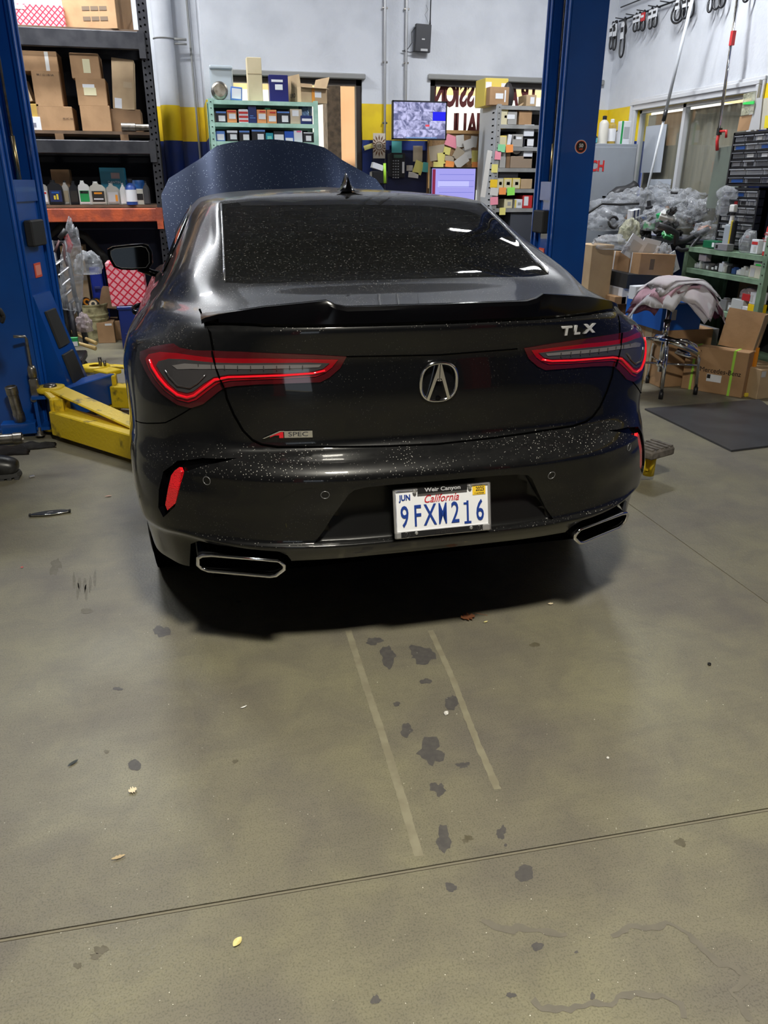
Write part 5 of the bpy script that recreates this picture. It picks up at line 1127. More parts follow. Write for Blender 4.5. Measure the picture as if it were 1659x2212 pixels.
o = lathe('steel_sleeve', [(0, 0), (.035, 0), (.035, .12), (.028, .125), (.028, .30), (0, .30)], STEEL, None, (PY(263, 280, RY + .0).x, RY + .01, ZS[1] + .036), 16, 'x'); tag(o, 'short steel sleeve lying at the right front of the middle rack shelf', 'steel tube')
# bottles on the orange shelf
BB = {}
def bottle(label, rect, m, cap, lab=None, kind='jug', group='oil bottles on the orange rack shelf', Y=RY - .0, zb=None, cat='bottle', dep=.08, accents=()):
    x, w_, z, h = span(*rect, Y, zb if zb is not None else ZS[2]); e = empty('bottle', (x, Y + dep / 2 + .01, z), label=label, cat=cat, group=group)
    bm = bmesh.new(); W = w_ / 2
    if kind == 'jug':
        pr = [(-W, .004), (-W + .006, 0), (W - .006, 0), (W, .004), (W, h * .60), (W * .92, h * .72), (W * .55, h * .84), (W * .1, h * .88), (W * .05, h * .93), (-W * .55, h * .93), (-W * .6, h * .86), (-W * .92, h * .80), (-W, h * .70)]
        cx_, cr = -W * .25, W * .30
    elif kind == 'slim':
        pr = [(-W, .004), (-W + .005, 0), (W - .005, 0), (W, .004), (W, h * .66), (W * .75, h * .76), (W * .3, h * .86), (W * .28, h * .92), (-W * .28, h * .92), (-W * .3, h * .86), (-W * .75, h * .76), (-W, h * .66)]
        cx_, cr = 0, W * .32
    else:
        pr = None
    if pr:
        A = [bm.verts.new((a, -dep / 2, b)) for a, b in pr]; B = [bm.verts.new((a, dep / 2, b)) for a, b in pr]; bm.faces.new(A); bm.faces.new(B[::-1])
        for i in range(len(A)): bm.faces.new((A[i], B[i], B[(i + 1) % len(A)], A[(i + 1) % len(A)]))
        bmesh.ops.recalc_face_normals(bm, faces=bm.faces); es = [ed for ed in bm.edges if abs(ed.verts[0].co.y - ed.verts[1].co.y) < 1e-5]
        bmesh.ops.bevel(bm, geom=es, offset=min(.010, W * .3), segments=2, affect='EDGES'); o = bm_obj('body', bm, m, e); auto_smooth(o, 40)
        zt = h * .92
        if lab: box('label', (0, -dep / 2 - .001, h * .36), (w_ * .78, .002, h * .46), lab, e)
    else:
        lathe_bm(bm, [(0, 0), (W, 0), (W, h * .66), (W * .8, h * .74), (W * .35, h * .82), (W * .35, h * .90)], 18); bmesh.ops.recalc_face_normals(bm, faces=bm.faces); o = bm_obj('body', bm, m, e); auto_smooth(o, 40); cx_, cr, zt = 0, W * .45, h * .86
        if lab: lathe('label', [(W + .001, h * .12), (W + .001, h * .58)], lab, e, None, 18, cap=False)
    lathe('cap', [(cr, 0), (cr, h - zt), (cr * .8, h - zt), (0, h - zt)], cap, e, (cx_, 0, zt), 12)
    for (u, v, ww, hh, am) in accents: box('label_print', ((u - .5) * w_, -dep / 2 - .0028, v * h), (ww * w_, .002, hh * h), am, e)
    return e
P_ = lambda n, c, r=.4, **k: mat(n, c, r, **k)
CW, CG, CK, CS = P_('plastic_white', (.72, .72, .70)), P_('plastic_grey', (.28, .28, .29)), P_('plastic_black', (.012, .012, .014)), P_('plastic_silver', (.42, .40, .36), .3)
CR, CBu, CGr, CYe, CO = P_('print_red', (.55, .03, .03)), P_('print_blue', (.02, .10, .38)), P_('print_green', (.02, .30, .08)), P_('print_yellow', (.75, .58, .05)), P_('print_orange', (.75, .28, .02))
LABG = mat('label_grey', (.5, .5, .5), .6)
bottle('silver oil jug with a red and white label, first on the orange shelf', (80, 108, 391, 444), CS, CK, LAB, accents=[(.5, .50, .7, .08, CR)])
bottle('black oil jug with yellow slanted stripes on a blue label', (107, 140, 389, 444), CK, CK, P_('label_navy', (.02, .03, .10)), accents=[(.6, .33, .12, .22, CYe), (.42, .30, .12, .16, CYe), (.5, .5, .5, .07, CBu)])
bottle('slim tan and grey oil bottle right of the yellow striped jug', (137, 153, 390, 444), CS, CK, mat('label_tan', (.35, .30, .20), .5), 'slim', Y=RY + .03)
bottle('plain black slim oil bottle in the middle of the row', (153, 173, 391, 444), CK, CK, P_('label_black', (.03, .025, .02)), 'slim')
bottle('white oil jug with a green label and a tall nozzle', (173, 198, 390, 444), CW, CW, CGr, accents=[(.5, .52, .7, .10, INK), (.3, .53, .1, .05, CR)])
bottle('beige oil jug with a black label and sloping shoulder', (198, 232, 392, 444), P_('plastic_beige', (.55, .53, .46)), CW, P_('label_black', (.03, .03, .03)), accents=[(.5, .5, .5, .08, CO), (.5, .25, .6, .05, LAB)])
bottle('silver oil jug with an orange flash on its label', (233, 261, 396, 444), CS, CS, LABG, accents=[(.75, .32, .18, .3, CO)])
bottle('plain pale grey slim bottle beside the spray bottle', (262, 276, 395, 444), CW, CG, None, 'slim')
bottle('blue and white spray bottle with a red side label and black cap', (273, 298, 386, 443), P_('plastic_blue', (.02, .06, .25)), CK, LAB, 'round', accents=[], Y=RY - .02)
bottle('dark slim grey bottle at the right end of the shelf', (312, 326, 391, 444), P_('plastic_charcoal', (.06, .06, .065)), CK, None, 'slim', Y=RY)
pc('carton', 'small cream and black printed box between bottles on the orange shelf', 'box', (296, 313, 408, 444), RY + .02, .10, P_('box_cream', (.55, .53, .45), .7), ZS[2], labels=[('f', .5, .5, .8, .4, INK)])
pc('carton', 'open tan carton behind the oil jugs', 'box', (120, 158, 366, 444), RY + .2, .22, CARD3, ZS[2])
pc('carton', 'teal parts box behind the oil jugs on the orange shelf', 'box', (224, 277, 362, 444), RY + .2, .22, P_('box_teal', (.01, .16, .24), .5), ZS[2], labels=[('f', .62, .78, .35, .16, P_('label_mauve', (.35, .25, .25), .6))], texts=[('f', 'DANTIN', .03, .55, .60, LAB)])
o = lathe('round_canister', [(0, 0), (.10, 0), (.105, .02), (.10, .10), (.105, .19), (.10, .21), (0, .21)], P_('canister_blue', (.02, .12, .40), .35), None, (PY(288, 400, RY + .25).x, RY + .3, ZS[2]), 20); tag(o, 'bright blue ribbed canister beside the teal box', 'canister')
bottle('yellow bottle at the far left of the orange shelf', (70, 92, 376, 444), P_('plastic_yellow', (.75, .62, .02)), CYe, None, 'jug', Y=RY + .15)
# ---------------------------------------------------------------- floor under the rack
GZ = 0.
pc('carton', 'plain tan carton standing among tools under the rack', 'box', (161, 209, 531, 742), 8.45, .25, CARD2, 0., labels=[('f', .5, .66, .98, .05, mat('stretch_wrap', (.45, .40, .34), .2))])
def case(label, rect, Y, m):
    x, w_, z, h = span(*rect, Y, 0); e = empty('tool_case', (x, Y + .15, 0), label=label, cat='tool case')
    box('shell', (0, 0, h / 2), (w_, .28, h), m, e, .03, 3); box('clasp', (-w_ * .2, -.145, h * .45), (.02, .012, .06), P_('clasp_dark', (.02, .03, .15)), e, .003); box('clasp', (w_ * .2, -.145, h * .45), (.02, .012, .06), MATS['clasp_dark'], e, .003)
    box('handle', (0, -.155, h * .72), (w_ * .5, .02, .03), MATS['clasp_dark'], e, .008, 2)
case('upright blue plastic tool case under the rack', (214, 240, 576, 742), 8.28, P_('case_blue', (.01, .03, .30), .4))
o = pc('carton', 'red carton printed with white diamonds standing on the blue bin', 'box', (240, 318, 566, 661), 7.75, .30, RP2, rot=(0, math.radians(-2), 0))
def bin_():
    x, w_, z, h = span(264, 330, 661, 740, 7.72, 0); e = empty('plastic_bin', (x, 7.72 + .18, 0), label='dark blue plastic bin under the red diamond carton', cat='bin')
    bm = bmesh.new(); bx(bm, (0, 0, h / 2), (w_, .36, h), bevel=.01); bm_obj('shell', bm, P_('bin_blue', (.005, .02, .16), .4), e)
    bm = bmesh.new(); bx(bm, (0, 0, h - .015), (w_ + .02, .38, .03), bevel=.006); bm_obj('rim', bm, MATS['bin_blue'], e)
    for k in range(5): box('vent_slat', (-w_ * .18, -.183, .06 + k * .022), (.10, .006, .008), P_('bin_light', (.02, .06, .3)), e)
    text('printed_text', 'TA', .07, LAB, e, (w_ * .30, -.186, h * .42), ext=.001, bold=.002)
bin_()
def bucket():
    c = PZ(206, 742, 0); e = empty('bucket', (c.x, c.y + .13, 0), label='grimy cream plastic bucket full of old filters under the rack', cat='bucket')
    GM = noisy('grimy_cream', (.50, .46, .26), (.16, .14, .07), 14, .6, lo=.42, hi=.62)
    lathe('shell', [(0, 0), (.122, 0), (.130, .02), (.140, .22), (.150, .222), (.150, .235), (.142, .237), (.143, .262), (.153, .264), (.153, .277), (.146, .279), (.148, .36), (.157, .362), (.157, .372), (.142, .372), (.135, .25), (0, .25)], GM, e, None, 30)
    tube('handle', [(-.15 * math.cos(a), -.155 * math.sin(a) * .3 - .0, .33 - .10 * math.sin(a)) for a in [PI * k / 12 for k in range(13)]], .003, STEEL, e, 6)
    for (dx, dy, dz, tx, lbl) in ((.03, -.04, .36, .5, 'round black oil filter with a cream end in the bucket'), (-.06, .02, .37, 1.2, 'black and orange used filter in the bucket'), (.06, .05, .36, .2, 'dark used filter at the back of the bucket')):
        f = empty('oil_filter', (c.x + dx, c.y + .13 + dy, dz), label=lbl, cat='oil filter', group='used filters in the bucket', rot=(math.radians(70), 0, tx - .6))
        lathe('shell', [(0, -.05), (.045, -.05), (.05, -.04), (.05, .035), (.046, .04), (.0, .04)], CK, f, None, 20); lathe('end_ring', [(.018, 0), (.034, 0), (.036, .006), (.036, -.01)], P_('ring_cream', (.75, .60, .38)) if dx == .03 else CO, f, (0, 0, .045), 20, cap=False)
bucket()
pc('carton', 'open brown carton with loose flaps beside the bucket', 'box', (232, 266, 694, 742), 8.25, .3, CARD, 0.)
o = prism('carton', [(-.10, 0), (.08, -.02), (.12, .20), (-.05, .22)], .02, CARD3, None, 'xz', (PY(238, 680, 8.2).x, 8.2, .33)); o.rotation_euler = (math.radians(-30), 0, 0); tag(o, 'torn brown cardboard flap leaning above the bucket', 'cardboard')
carton('carton', 'small carton with arrows on its side beside the blue bin', 'box', (-.845, 8.2, 0), (.16, .2, .20), CARD, labels=[('f', .7, .9, .4, .1, LAB)])
# black hose over the wall
tube('rubber_hose', [(-1.35, 8.55, .0), (-1.33, 8.5, .95), (-1.15, 8.45, 1.08), (-.95, 8.42, .98), (-.80, 8.40, .80), (-.72, 8.38, .55), (-.70, 8.36, .0)], .035, MATS['rubber'], None, 10); tag(bpy.data.objects['rubber_hose'], 'thick black hose arching behind the tan carton', 'hose')
# ladder-like steel creeper cart
def cart():
    O = Vector((-1.16, 7.0, 0)); e = empty('tool_trolley', O, label='black steel tool trolley with slatted shelves behind the left lift post', cat='trolley')
    def rel(px, py, Y): return PY(px, py, Y) - O
    T0, B0 = rel(112, 520, 7.1), rel(160, 770, 6.8); T1, B1 = rel(140, 520, 7.1), rel(180, 735, 6.9)
    tube('side_rail', [T0, B0], .016, RK, e, 8); tube('side_rail', [T1, rel(162, 640, 7.0), rel(172, 665, 7.0), rel(188, 740, 6.95)], .018, RK, e, 8)
    for k in range(7):
        a, b = rel(118 + k * 7, 575 + k * 22, 7.0), rel(144 + k * 5, 556 + k * 22, 7.05); d = (b - a)
        bm = bmesh.new(); beam(bm, a, b, .05, .014); bm_obj('slat', bm, mat('galvanised', (.38, .38, .38), .4, .7), e)
    for x0, x1 in ((168, 186), (150, 166)): tube('leg', [rel(x0, 655, 6.9), rel(x1, 745, 6.8)], .020, RK, e, 8)
    bx0 = rel(155, 790, 6.7); box('base', (bx0.x, bx0.y, .14), (.22, .40, .06), RK, e, .01)
    c = PZ(176, 808, 0) - O
    for (x, y) in ((c.x, c.y), (c.x - .18, c.y + .25)):
        w_ = empty('caster', (x, y, .066)); w_.parent = e
        lathe('wheel', [(.0, -.012), (.03, -.014), (.032, -.018), (.06, -.018), (.0655, -.008), (.0655, .008), (.06, .018), (.032, .018), (.03, .014), (0, .012)], MATS['rubber'], w_, None, 24, 'y', rot=(0, 0, .35)); lathe('hub', [(0, -.022), (.026, -.022), (.028, -.016)], STEEL, w_, None, 16, 'y', rot=(0, 0, .35)); box('fork', (0, 0, .05), (.05, .05, .05), RK, w_, .006)
    return e
cart()
BAGM = None
def bagmat(name, col, a=.35, rough=.12):
    m = bpy.data.materials.new(name); MATS[name] = m; m.use_nodes = True; N = m.node_tree.nodes; L = m.node_tree.links; b = N['Principled BSDF']
    b.inputs['Base Color'].default_value = (*col, 1); b.inputs['Roughness'].default_value = rough; b.inputs['Specular IOR Level'].default_value = .9
    tr = N.new('ShaderNodeBsdfTransparent'); mx = N.new('ShaderNodeMixShader'); mx.inputs[0].default_value = a; lw = N.new('ShaderNodeLayerWeight'); lw.inputs['Blend'].default_value = .35
    mr = N.new('ShaderNodeMapRange'); mr.inputs['To Min'].default_value = a; mr.inputs['To Max'].default_value = min(1, a + .5); L.new(lw.outputs['Facing'], mr.inputs['Value']); L.new(mr.outputs['Result'], mx.inputs[0])
    tc = N.new('ShaderNodeTexCoord'); n = N.new('ShaderNodeTexNoise'); n.inputs['Scale'].default_value = 9; n.inputs['Detail'].default_value = 5; n.inputs['Distortion'].default_value = 1.5; L.new(tc.outputs['Object'], n.inputs['Vector']); bp = N.new('ShaderNodeBump'); bp.inputs['Strength'].default_value = 1.; bp.inputs['Distance'].default_value = .05; L.new(n.outputs['Fac'], bp.inputs['Height']); L.new(bp.outputs['Normal'], b.inputs['Normal'])
    L.new(tr.outputs[0], mx.inputs[1]); L.new(b.outputs[0], mx.inputs[2]); L.new(mx.outputs[0], N['Material Output'].inputs[0]); return m
BAG = bagmat('clear_plastic', (.50, .52, .55), .20); BAGY = bagmat('cloudy_plastic', (.50, .50, .36), .45); BAGM = bagmat('mauve_plastic', (.45, .36, .36), .5)
from mathutils import noise as MN
def bag(name, label, c, s, m=None, seed=0, rot=(0, 0, 0), group=None, cat='plastic bag', amp=.4, sub=4, freq=1.7):
    amp *= .75
    bm = bmesh.new(); bmesh.ops.create_icosphere(bm, subdivisions=sub, radius=1.)
    for v in bm.verts:
        d = v.co.normalized(); q = d * freq + Vector((seed * 3.1, seed * 1.7, seed)); k = 1 + amp * .9 * (abs(MN.noise(q)) * 2 - .5) + amp * .38 * abs(MN.noise(q * 2.7)) * 2 + amp * .07 * MN.noise(q * 7)
        v.co = Vector((d.x * s[0] * k, d.y * s[1] * k, max(d.z * s[2] * k, -s[2] * .55)))
    for f in bm.faces: f.smooth = True
    o = bm_obj(name, bm, m or BAG, None, (c[0], c[1], c[2] + s[2] * .55)); o.rotation_euler = rot; return tag(o, label, cat, group)
p = PY(160, 600, 6.9); o = bag('plastic_bag', 'long clear plastic bag hanging from the trolley behind the left post', (p.x - .02, 6.9, .50), (.085, .08, .42), BAG, 2, (0, math.radians(8), 0), amp=.2)
p = PY(195, 620, 7.2); bag('plastic_bag', 'small knotted white plastic bag beside the hanging bag', (p.x - .0, 7.3, .74), (.11, .10, .12), BAG, 5, amp=.3)
bag('plastic_bag', 'mauve crumpled bag at the bottom of the hanging bag', (PY(180, 690, 6.85).x, 6.85, .33), (.06, .06, .09), BAGM, 9, amp=.3)
# grease gun, red tool, grips hung on the trolley top
o = tube('pry_tool', [(PY(140, 505, 6.9)), (PY(152, 530, 6.9)), (PY(148, 545, 6.9))], [.022, .022, .018], CR, None, 10); tag(o, 'red handled tool hooked on top of the trolley', 'hand tool')
o = tube('pry_tool', [(PY(128, 515, 6.88)), (PY(143, 497, 6.88))], [.018, .024], P_('grip_black', (.02, .02, .02), .5), None, 10); tag(o, 'black knurled grip sticking up from the trolley top', 'hand tool')
o = tube('spray_lance', [(PY(108, 560, 6.86)), (PY(118, 590, 6.86)), (PY(121, 615, 6.86))], [.035, .028, .016], RK, None, 10); tag(o, 'black air tool hanging on the left of the trolley', 'hand tool')
o = tube('power_cord', [PY(118, 545, 6.84), PY(128, 520, 6.84), PY(138, 528, 6.84), PY(140, 560, 6.84), PY(146, 575, 6.84)], .010, P_('cord_mauve', (.12, .06, .06), .7), None, 8); tag(o, 'dark red cloth looped over the trolley top', 'cloth')
def hammer(label, a, b, m=None):
    d = (b - a); e = empty('hammer', a, label=label, cat='hammer', group='wooden handled hammers on the trolley'); tube('handle', [(0, 0, 0), d * .5, d], [.014, .012, .017], noisy('handle_wood', (.60, .42, .16), (.5, .33, .12), 20, .5), e, 10)
    n = Vector((-d.y, d.x, 0)).normalized(); tube('head', [n * -.05, n * .05], [.022, .022], RK, e, 10); return e
hammer('wooden handled hammer lying lowest at the trolley foot', Vector((-1.10, 6.75, .32)), PY(207, 753, 6.6))
hammer('wooden handled hammer just above the lowest one', Vector((-1.08, 6.95, .36)), PY(208, 742, 6.75))
o = carton('parts_packet', 'green and white printed packet on the trolley base', 'packet', (PY(158, 740, 6.5).x, 6.5, PY(158, 748, 6.5).z), (.08, .03, .07), CGr, labels=[('f', .5, .3, .9, .5, LAB)])
# socket cap bottles at the very left under the rack
for px, lb in ((100, 'left one of two small white capped vials by the post'), (105.5, 'right one of two small white capped vials by the post')):
    c = PY(px, 520, 7.9); e = empty('vial', (c.x, 7.9, c.z), label=lb, cat='vial', group='white capped vials'); lathe('body', [(0, 0), (.010, 0), (.010, .03)], P_('vial_dark', (.2, .1, .1)), e, None, 10); lathe('cap', [(.011, .03), (.011, .065), (0, .065)], CW, e, None, 10)
sh = box('ledge', (PY(102, 521, 7.9).x - .1, 7.93, PY(102, 521, 7.9).z - .012), (.5, .1, .02), RK); tag(sh, 'narrow black ledge under the two small vials', 'ledge')
# pipe and conduit on the recessed wall
def pipe():
    e = empty('downpipe', (-.03, 9.17, 0), label='thick round painted pipe in the corner beside the rack', cat='pipe')
    for z0, z1, m in ((0, ZB0, BLU), (ZB0, ZB1, YEL), (ZB1, ZC, WHITE)): lathe('pipe_section', [(.098, z0), (.098, z1)], m, e, None, 28, cap=False)
    tube('pipe_strap', [(.102 * math.cos(a), .102 * math.sin(a), 2.78) for a in [2 * PI * k / 20 for k in range(20)]], .006, MATS['grey_trim'], e, 6, True); tube('strap_bolt', [(.1, -.03, 2.78), (.22, -.02, 2.78)], .012, MATS['grey_trim'], e, 8); tube('strap_bolt', [(.1, -.03, 2.74), (.22, -.02, 2.74)], .010, MATS['grey_trim'], e, 8)
pipe()
tag(tube('conduit', [(PY(402, 0, 9.2).x, 9.24, 4.5), (PY(432, 330, 9.2).x, 9.24, 1.4), (PY(432, 330, 9.2).x, 9.24, .1)], .011, MATS['grey_trim'], None, 8), 'thin grey conduit running down the recessed wall', 'conduit')
# ================================================================ along the back wall
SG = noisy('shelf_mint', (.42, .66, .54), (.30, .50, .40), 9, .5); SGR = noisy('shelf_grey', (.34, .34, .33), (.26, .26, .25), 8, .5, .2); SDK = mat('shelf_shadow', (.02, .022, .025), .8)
def shelving(label, x0, x1, y0, dep, z0, z1, zs, m, back, name='shelf_unit', face='y', O=None):
    e = empty(name, (x0, y0, 0), label=label, cat='shelf unit'); W = x1 - x0
    for x in (.0, W):
        for y in (.0, dep):
            bm = bmesh.new(); s_ = 1 if x == 0 else -1; t_ = 1 if y == 0 else -1
            bx(bm, (x + s_ * .02, y, (z0 + z1) / 2), (.045, .004, z1 - z0)); bx(bm, (x, y + t_ * .02, (z0 + z1) / 2), (.004, .045, z1 - z0)); po = bm_obj('post', bm, m, e)
            if y == 0 and x == 0:
                g = bmesh.new()
                for k in range(int((z1 - z0) / .05)): bx(g, (x + s_ * .02, -.003, z0 + .03 + k * .05), (.012, .002, .006))
                tag(bm_obj('slots', g, MATS['gap'], po), kind='stuff')
    for z in zs:
        bm = bmesh.new(); bx(bm, (W / 2, dep / 2, z - .004), (W - .01, dep - .006, .006)); bx(bm, (W / 2, .003, z - .018), (W - .01, .005, .034)); bx(bm, (W / 2, dep - .003, z - .018), (W - .01, .005, .034)); bm_obj('shelf', bm, m, e)
    if back:
        bm = bmesh.new(); bx(bm, (W / 2, dep + .006, (z0 + z1) / 2), (W, .004, z1 - z0)); bm_obj('back_sheet', bm, SDK, e)  # added dark sheet stands in for the shade inside the shelves
    return e
GY, GD = 7.9, .38
gx0, gx1 = PY(456, 300, GY).x, PY(688, 300, GY).x
GZ_ = [PY(570, 218, GY).z, PY(570, 266, GY).z, PY(570, 306, GY).z, 1.42, 1.0, .5, .12]
shelving('mint green steel shelf unit full of small parts boxes by the left window', gx0, gx1, GY, GD, 0, GZ_[0] + .01, GZ_, SG, True)
def z3(a, b, c, d): return (430 + a * .2532, 430 + b * .2532, 100 + c * .2532, 100 + d * .2532)
def lab(u, v, a, b, m=LAB): return ('f', u, v, a, b, m)
NV, OR_, TE, BG, BW, BL2 = P_('box_navy', (.012, .025, .12)), P_('box_orange', (.70, .28, .10), .6), P_('box_aqua', (.02, .28, .36)), P_('box_beige', (.55, .45, .32), .7), P_('box_white', (.68, .70, .74), .6), P_('box_black', (.015, .015, .02), .5)
LV = P_('label_blue', (.10, .22, .55), .5)
G1, G2 = 'parts boxes on the upper mint shelf', 'parts boxes on the lower mint shelf'
for lb, r, m, ls in [
    ('black and white parts box, first on the upper mint shelf', (146, 240, 550, 640), BL2, [lab(.55, .35, .6, .5), lab(.5, .88, .9, .15, LV)]),
    ('orange parts box second on the upper mint shelf', (243, 325, 541, 640), OR_, [lab(.55, .5, .7, .4), lab(.5, .88, .9, .12, CR)]),
    ('red and white striped parts box on the upper mint shelf', (343, 424, 536, 640), BW, [lab(.5, .75, .96, .16, CR), lab(.5, .45, .96, .16, CR), lab(.5, .15, .96, .14, CR)]),
    ('navy printed parts box standing tallest on the upper mint shelf', (426, 495, 506, 640), NV, [lab(.5, .30, .7, .05, LV), lab(.4, .42, .4, .05, LV)]),
    ('orange parts box right of the navy one', (498, 578, 539, 640), OR_, [lab(.55, .5, .75, .4), lab(.6, .85, .6, .10, CR)]),
    ('orange parts box left of the wide black one', (584, 666, 540, 640), OR_, [lab(.55, .35, .75, .4), lab(.6, .80, .6, .10, CR)]),
    ('wide black and blue parts box with a white label on the upper mint shelf', (670, 778, 549, 640), BL2, [lab(.62, .38, .5, .5), lab(.5, .88, .96, .12, LV)]),
    ('beige parts carton near the right of the upper mint shelf', (782, 882, 534, 640), BG, [lab(.45, .72, .55, .4)])]:
    x, w_, z, h = span(*z3(*r), GY, GZ_[1]); carton('carton', lb, 'box', (x, GY + .12, GZ_[1]), (w_, .2, h), m, labels=ls, group=G1)
for lb, r, m, ls in [
    ('blue and white parts box, first on the lower mint shelf', (150, 225, 722, 800), LV, [lab(.5, .4, .8, .6)]),
    ('white topped dark parts box, second on the lower mint shelf', (241, 334, 713, 800), BL2, [lab(.6, .4, .6, .45), lab(.5, .85, .95, .2, BW)]),
    ('black parts box with a big white label, third on the lower mint shelf', (346, 437, 715, 800), BL2, [lab(.65, .38, .55, .5), lab(.5, .88, .95, .15, LV)]),
    ('wide black parts box in the middle of the lower mint shelf', (453, 570, 706, 800), BL2, [lab(.65, .4, .45, .45), lab(.5, .88, .96, .14, LV)]),
    ('teal parts box in the middle of the lower mint shelf', (573, 636, 738, 800), TE, [lab(.5, .4, .6, .5, P_('label_mint', (.2, .6, .5)))]),
    ('white and black parts box right of the teal one', (641, 730, 723, 800), BL2, [lab(.5, .42, .9, .55)]),
    ('bright blue parts box on the lower mint shelf', (733, 812, 724, 800), P_('box_blue', (.02, .09, .45)), [lab(.5, .22, .8, .35)]),
    ('white parts box with a pink mark on the lower mint shelf', (813, 885, 716, 800), BW, [lab(.6, .9, .5, .12, P_('mark_pink', (.8, .15, .3)))]),
    ('black and white parts box at the right end of the lower mint shelf', (892, 984, 731, 800), BL2, [lab(.5, .4, .5, .5), lab(.5, .92, .9, .1, BW)])]:
    x, w_, z, h = span(*z3(*r), GY, GZ_[2]); carton('carton', lb, 'box', (x, GY + .12, GZ_[2]), (w_, .2, h), m, labels=ls, group=G2)
x, w_, z, h = span(*z3(576, 624, 686, 738), GY, GZ_[2]); carton('carton', 'small green carton on top of the teal parts box', 'box', (x, GY + .12, GZ_[2] + .157), (w_, .15, .125), P_('box_green', (.05, .4, .25)), labels=[lab(.5, .6, .8, .3)], group=G2)
for lb, r, m in (('beige carton on the third mint shelf', (272, 345, 852, 960), BG), ('white carton on the third mint shelf', (786, 888, 846, 960), BW), ('pink capped carton at the left of the third mint shelf', (165, 230, 890, 960), P_('box_pink', (.6, .25, .3)))):
    x, w_, z, h = span(*z3(*r), GY, 1.42); carton('carton', lb, 'box', (x, GY + .12, 1.42), (w_, .2, h), m)
x, w_, z, h = span(*z3(855, 985, 490, 640), GY, GZ_[1]); bag('plastic_bag', 'blue plastic bag of parts at the right end of the upper mint shelf', (x, GY + .13, GZ_[1]), (w_ * .42, .10, .13), bagmat('blue_plastic', (.16, .26, .42), .75), 11, amp=.3)
carton('carton', 'small black box under the blue plastic bag', 'box', (x, GY + .05, GZ_[1]), (.11, .08, .07), NV, labels=[lab(.5, .5, .8, .3)])
# on top of the mint shelf
ZT = GZ_[0] + .002
def tp(lb, r, dep, m, dy=.0, **k):
    x, w_, z, h = span(*z3(*r), GY + dy, ZT); return carton('carton', lb, 'box', (x, GY + dy + dep / 2, ZT), (w_, dep, h), m, **k)
x, w_, z, h = span(*z3(104, 300, 160, 430), GY + .2, ZT); o = box('metal_tray', (x, GY + .22, ZT + h / 2), (w_, .05, h), P_('tray_steel', (.50, .56, .60), .35, metallic=.0) if 0 else mat('tray_steel', (.48, .54, .58), .4, .4), None, .02, 3); tag(o, 'pale blue metal tray standing on the mint shelf', 'tray'); box('tray_rim', (0, -.03, h / 2 - .02), (w_, .03, .03), MATS['tray_steel'], o, .01, 2)
x, w_, z, h = span(*z3(120, 240, 292, 430), GY + .05, ZT); o = lathe('foil_duct', [(.052, -.06), (.058, -.05), (.072, -.045), (.066, -.03), (.074, -.02), (.066, -.005), (.074, .01), (.066, .03), (.074, .05), (.052, .06)], STEEL, None, (x, GY + .08, ZT + .076), 24, 'y'); tag(o, 'coiled metal duct ring in front of the pale tray', 'duct')
o = tp('small blue and white box leaning beside the metal duct ring', (272, 370, 345, 430), .06, LV, .04, rot=(0, math.radians(4), 0), labels=[lab(.5, .5, .8, .75)])
tp('very tall narrow beige carton standing on the mint shelf', (424, 546, 94, 432), .12, noisy('manila', (.62, .52, .33), (.55, .46, .28), 6, .8), .12, labels=[lab(.5, .63, 1.0, .004, CARD3)])
tp('dark blue poster box standing on the mint shelf', (604, 764, 244, 432), .10, P_('box_indigo', (.012, .015, .13), .3), .08, labels=[lab(.42, .78, .6, .09), lab(.5, .55, .4, .2)])
def openbox(lb, xc, y, z, sx, sy, sz, m, rz, flaps=(.8, .8), tx=None):
    e = empty('carton', (xc, y, z), rz, lb, 'box'); t = .004; bm = bmesh.new()
    bx(bm, (0, 0, t / 2), (sx, sy, t))
    for s in (1, -1): bx(bm, (s * sx / 2, 0, sz / 2), (t, sy, sz)); bx(bm, (0, s * sy / 2, sz / 2), (sx, t, sz))
    bm_obj('body', bm, m, e)
    for (px_, py_, w_, l_, ax, ang) in ((-sx / 2, 0, sy, sz * flaps[0], 'x', -8), (sx / 2, 0, sy, sz * flaps[1], 'x', 20), (0, -sy / 2, sx, sz * .35, 'y', 100), (0, sy / 2, sx, sz * .5, 'y', -20)):
        bm = bmesh.new(); bx(bm, (0, 0, l_ / 2), (t, w_, l_) if ax == 'x' else (w_, t, l_)); M_ = Matrix.Translation((px_, py_, sz)) @ Matrix.Rotation(math.radians(ang), 4, 'Y' if ax == 'x' else 'X'); bmesh.ops.transform(bm, matrix=M_, verts=bm.verts); bm_obj('flap', bm, m, e)
    return e
x, w_, z, h = span(*z3(800, 1075, 320, 440), GY + .1, ZT)
o = openbox('open brown carton with raised flaps at the right end of the mint shelf', x, GY + .20, ZT, .27, .26, .125, CARD2, .35)
text('printed_text', 'URO', .05, INK, o, (-.1375, .03, .06), (PI / 2, 0, -PI / 2), ext=.0004, bold=.001); box('label', (.03, -.132, .07), (.09, .002, .05), LAB, o); box('tape_strip', (-.01, -.133, .06), (.03, .002, .12), CO, o)
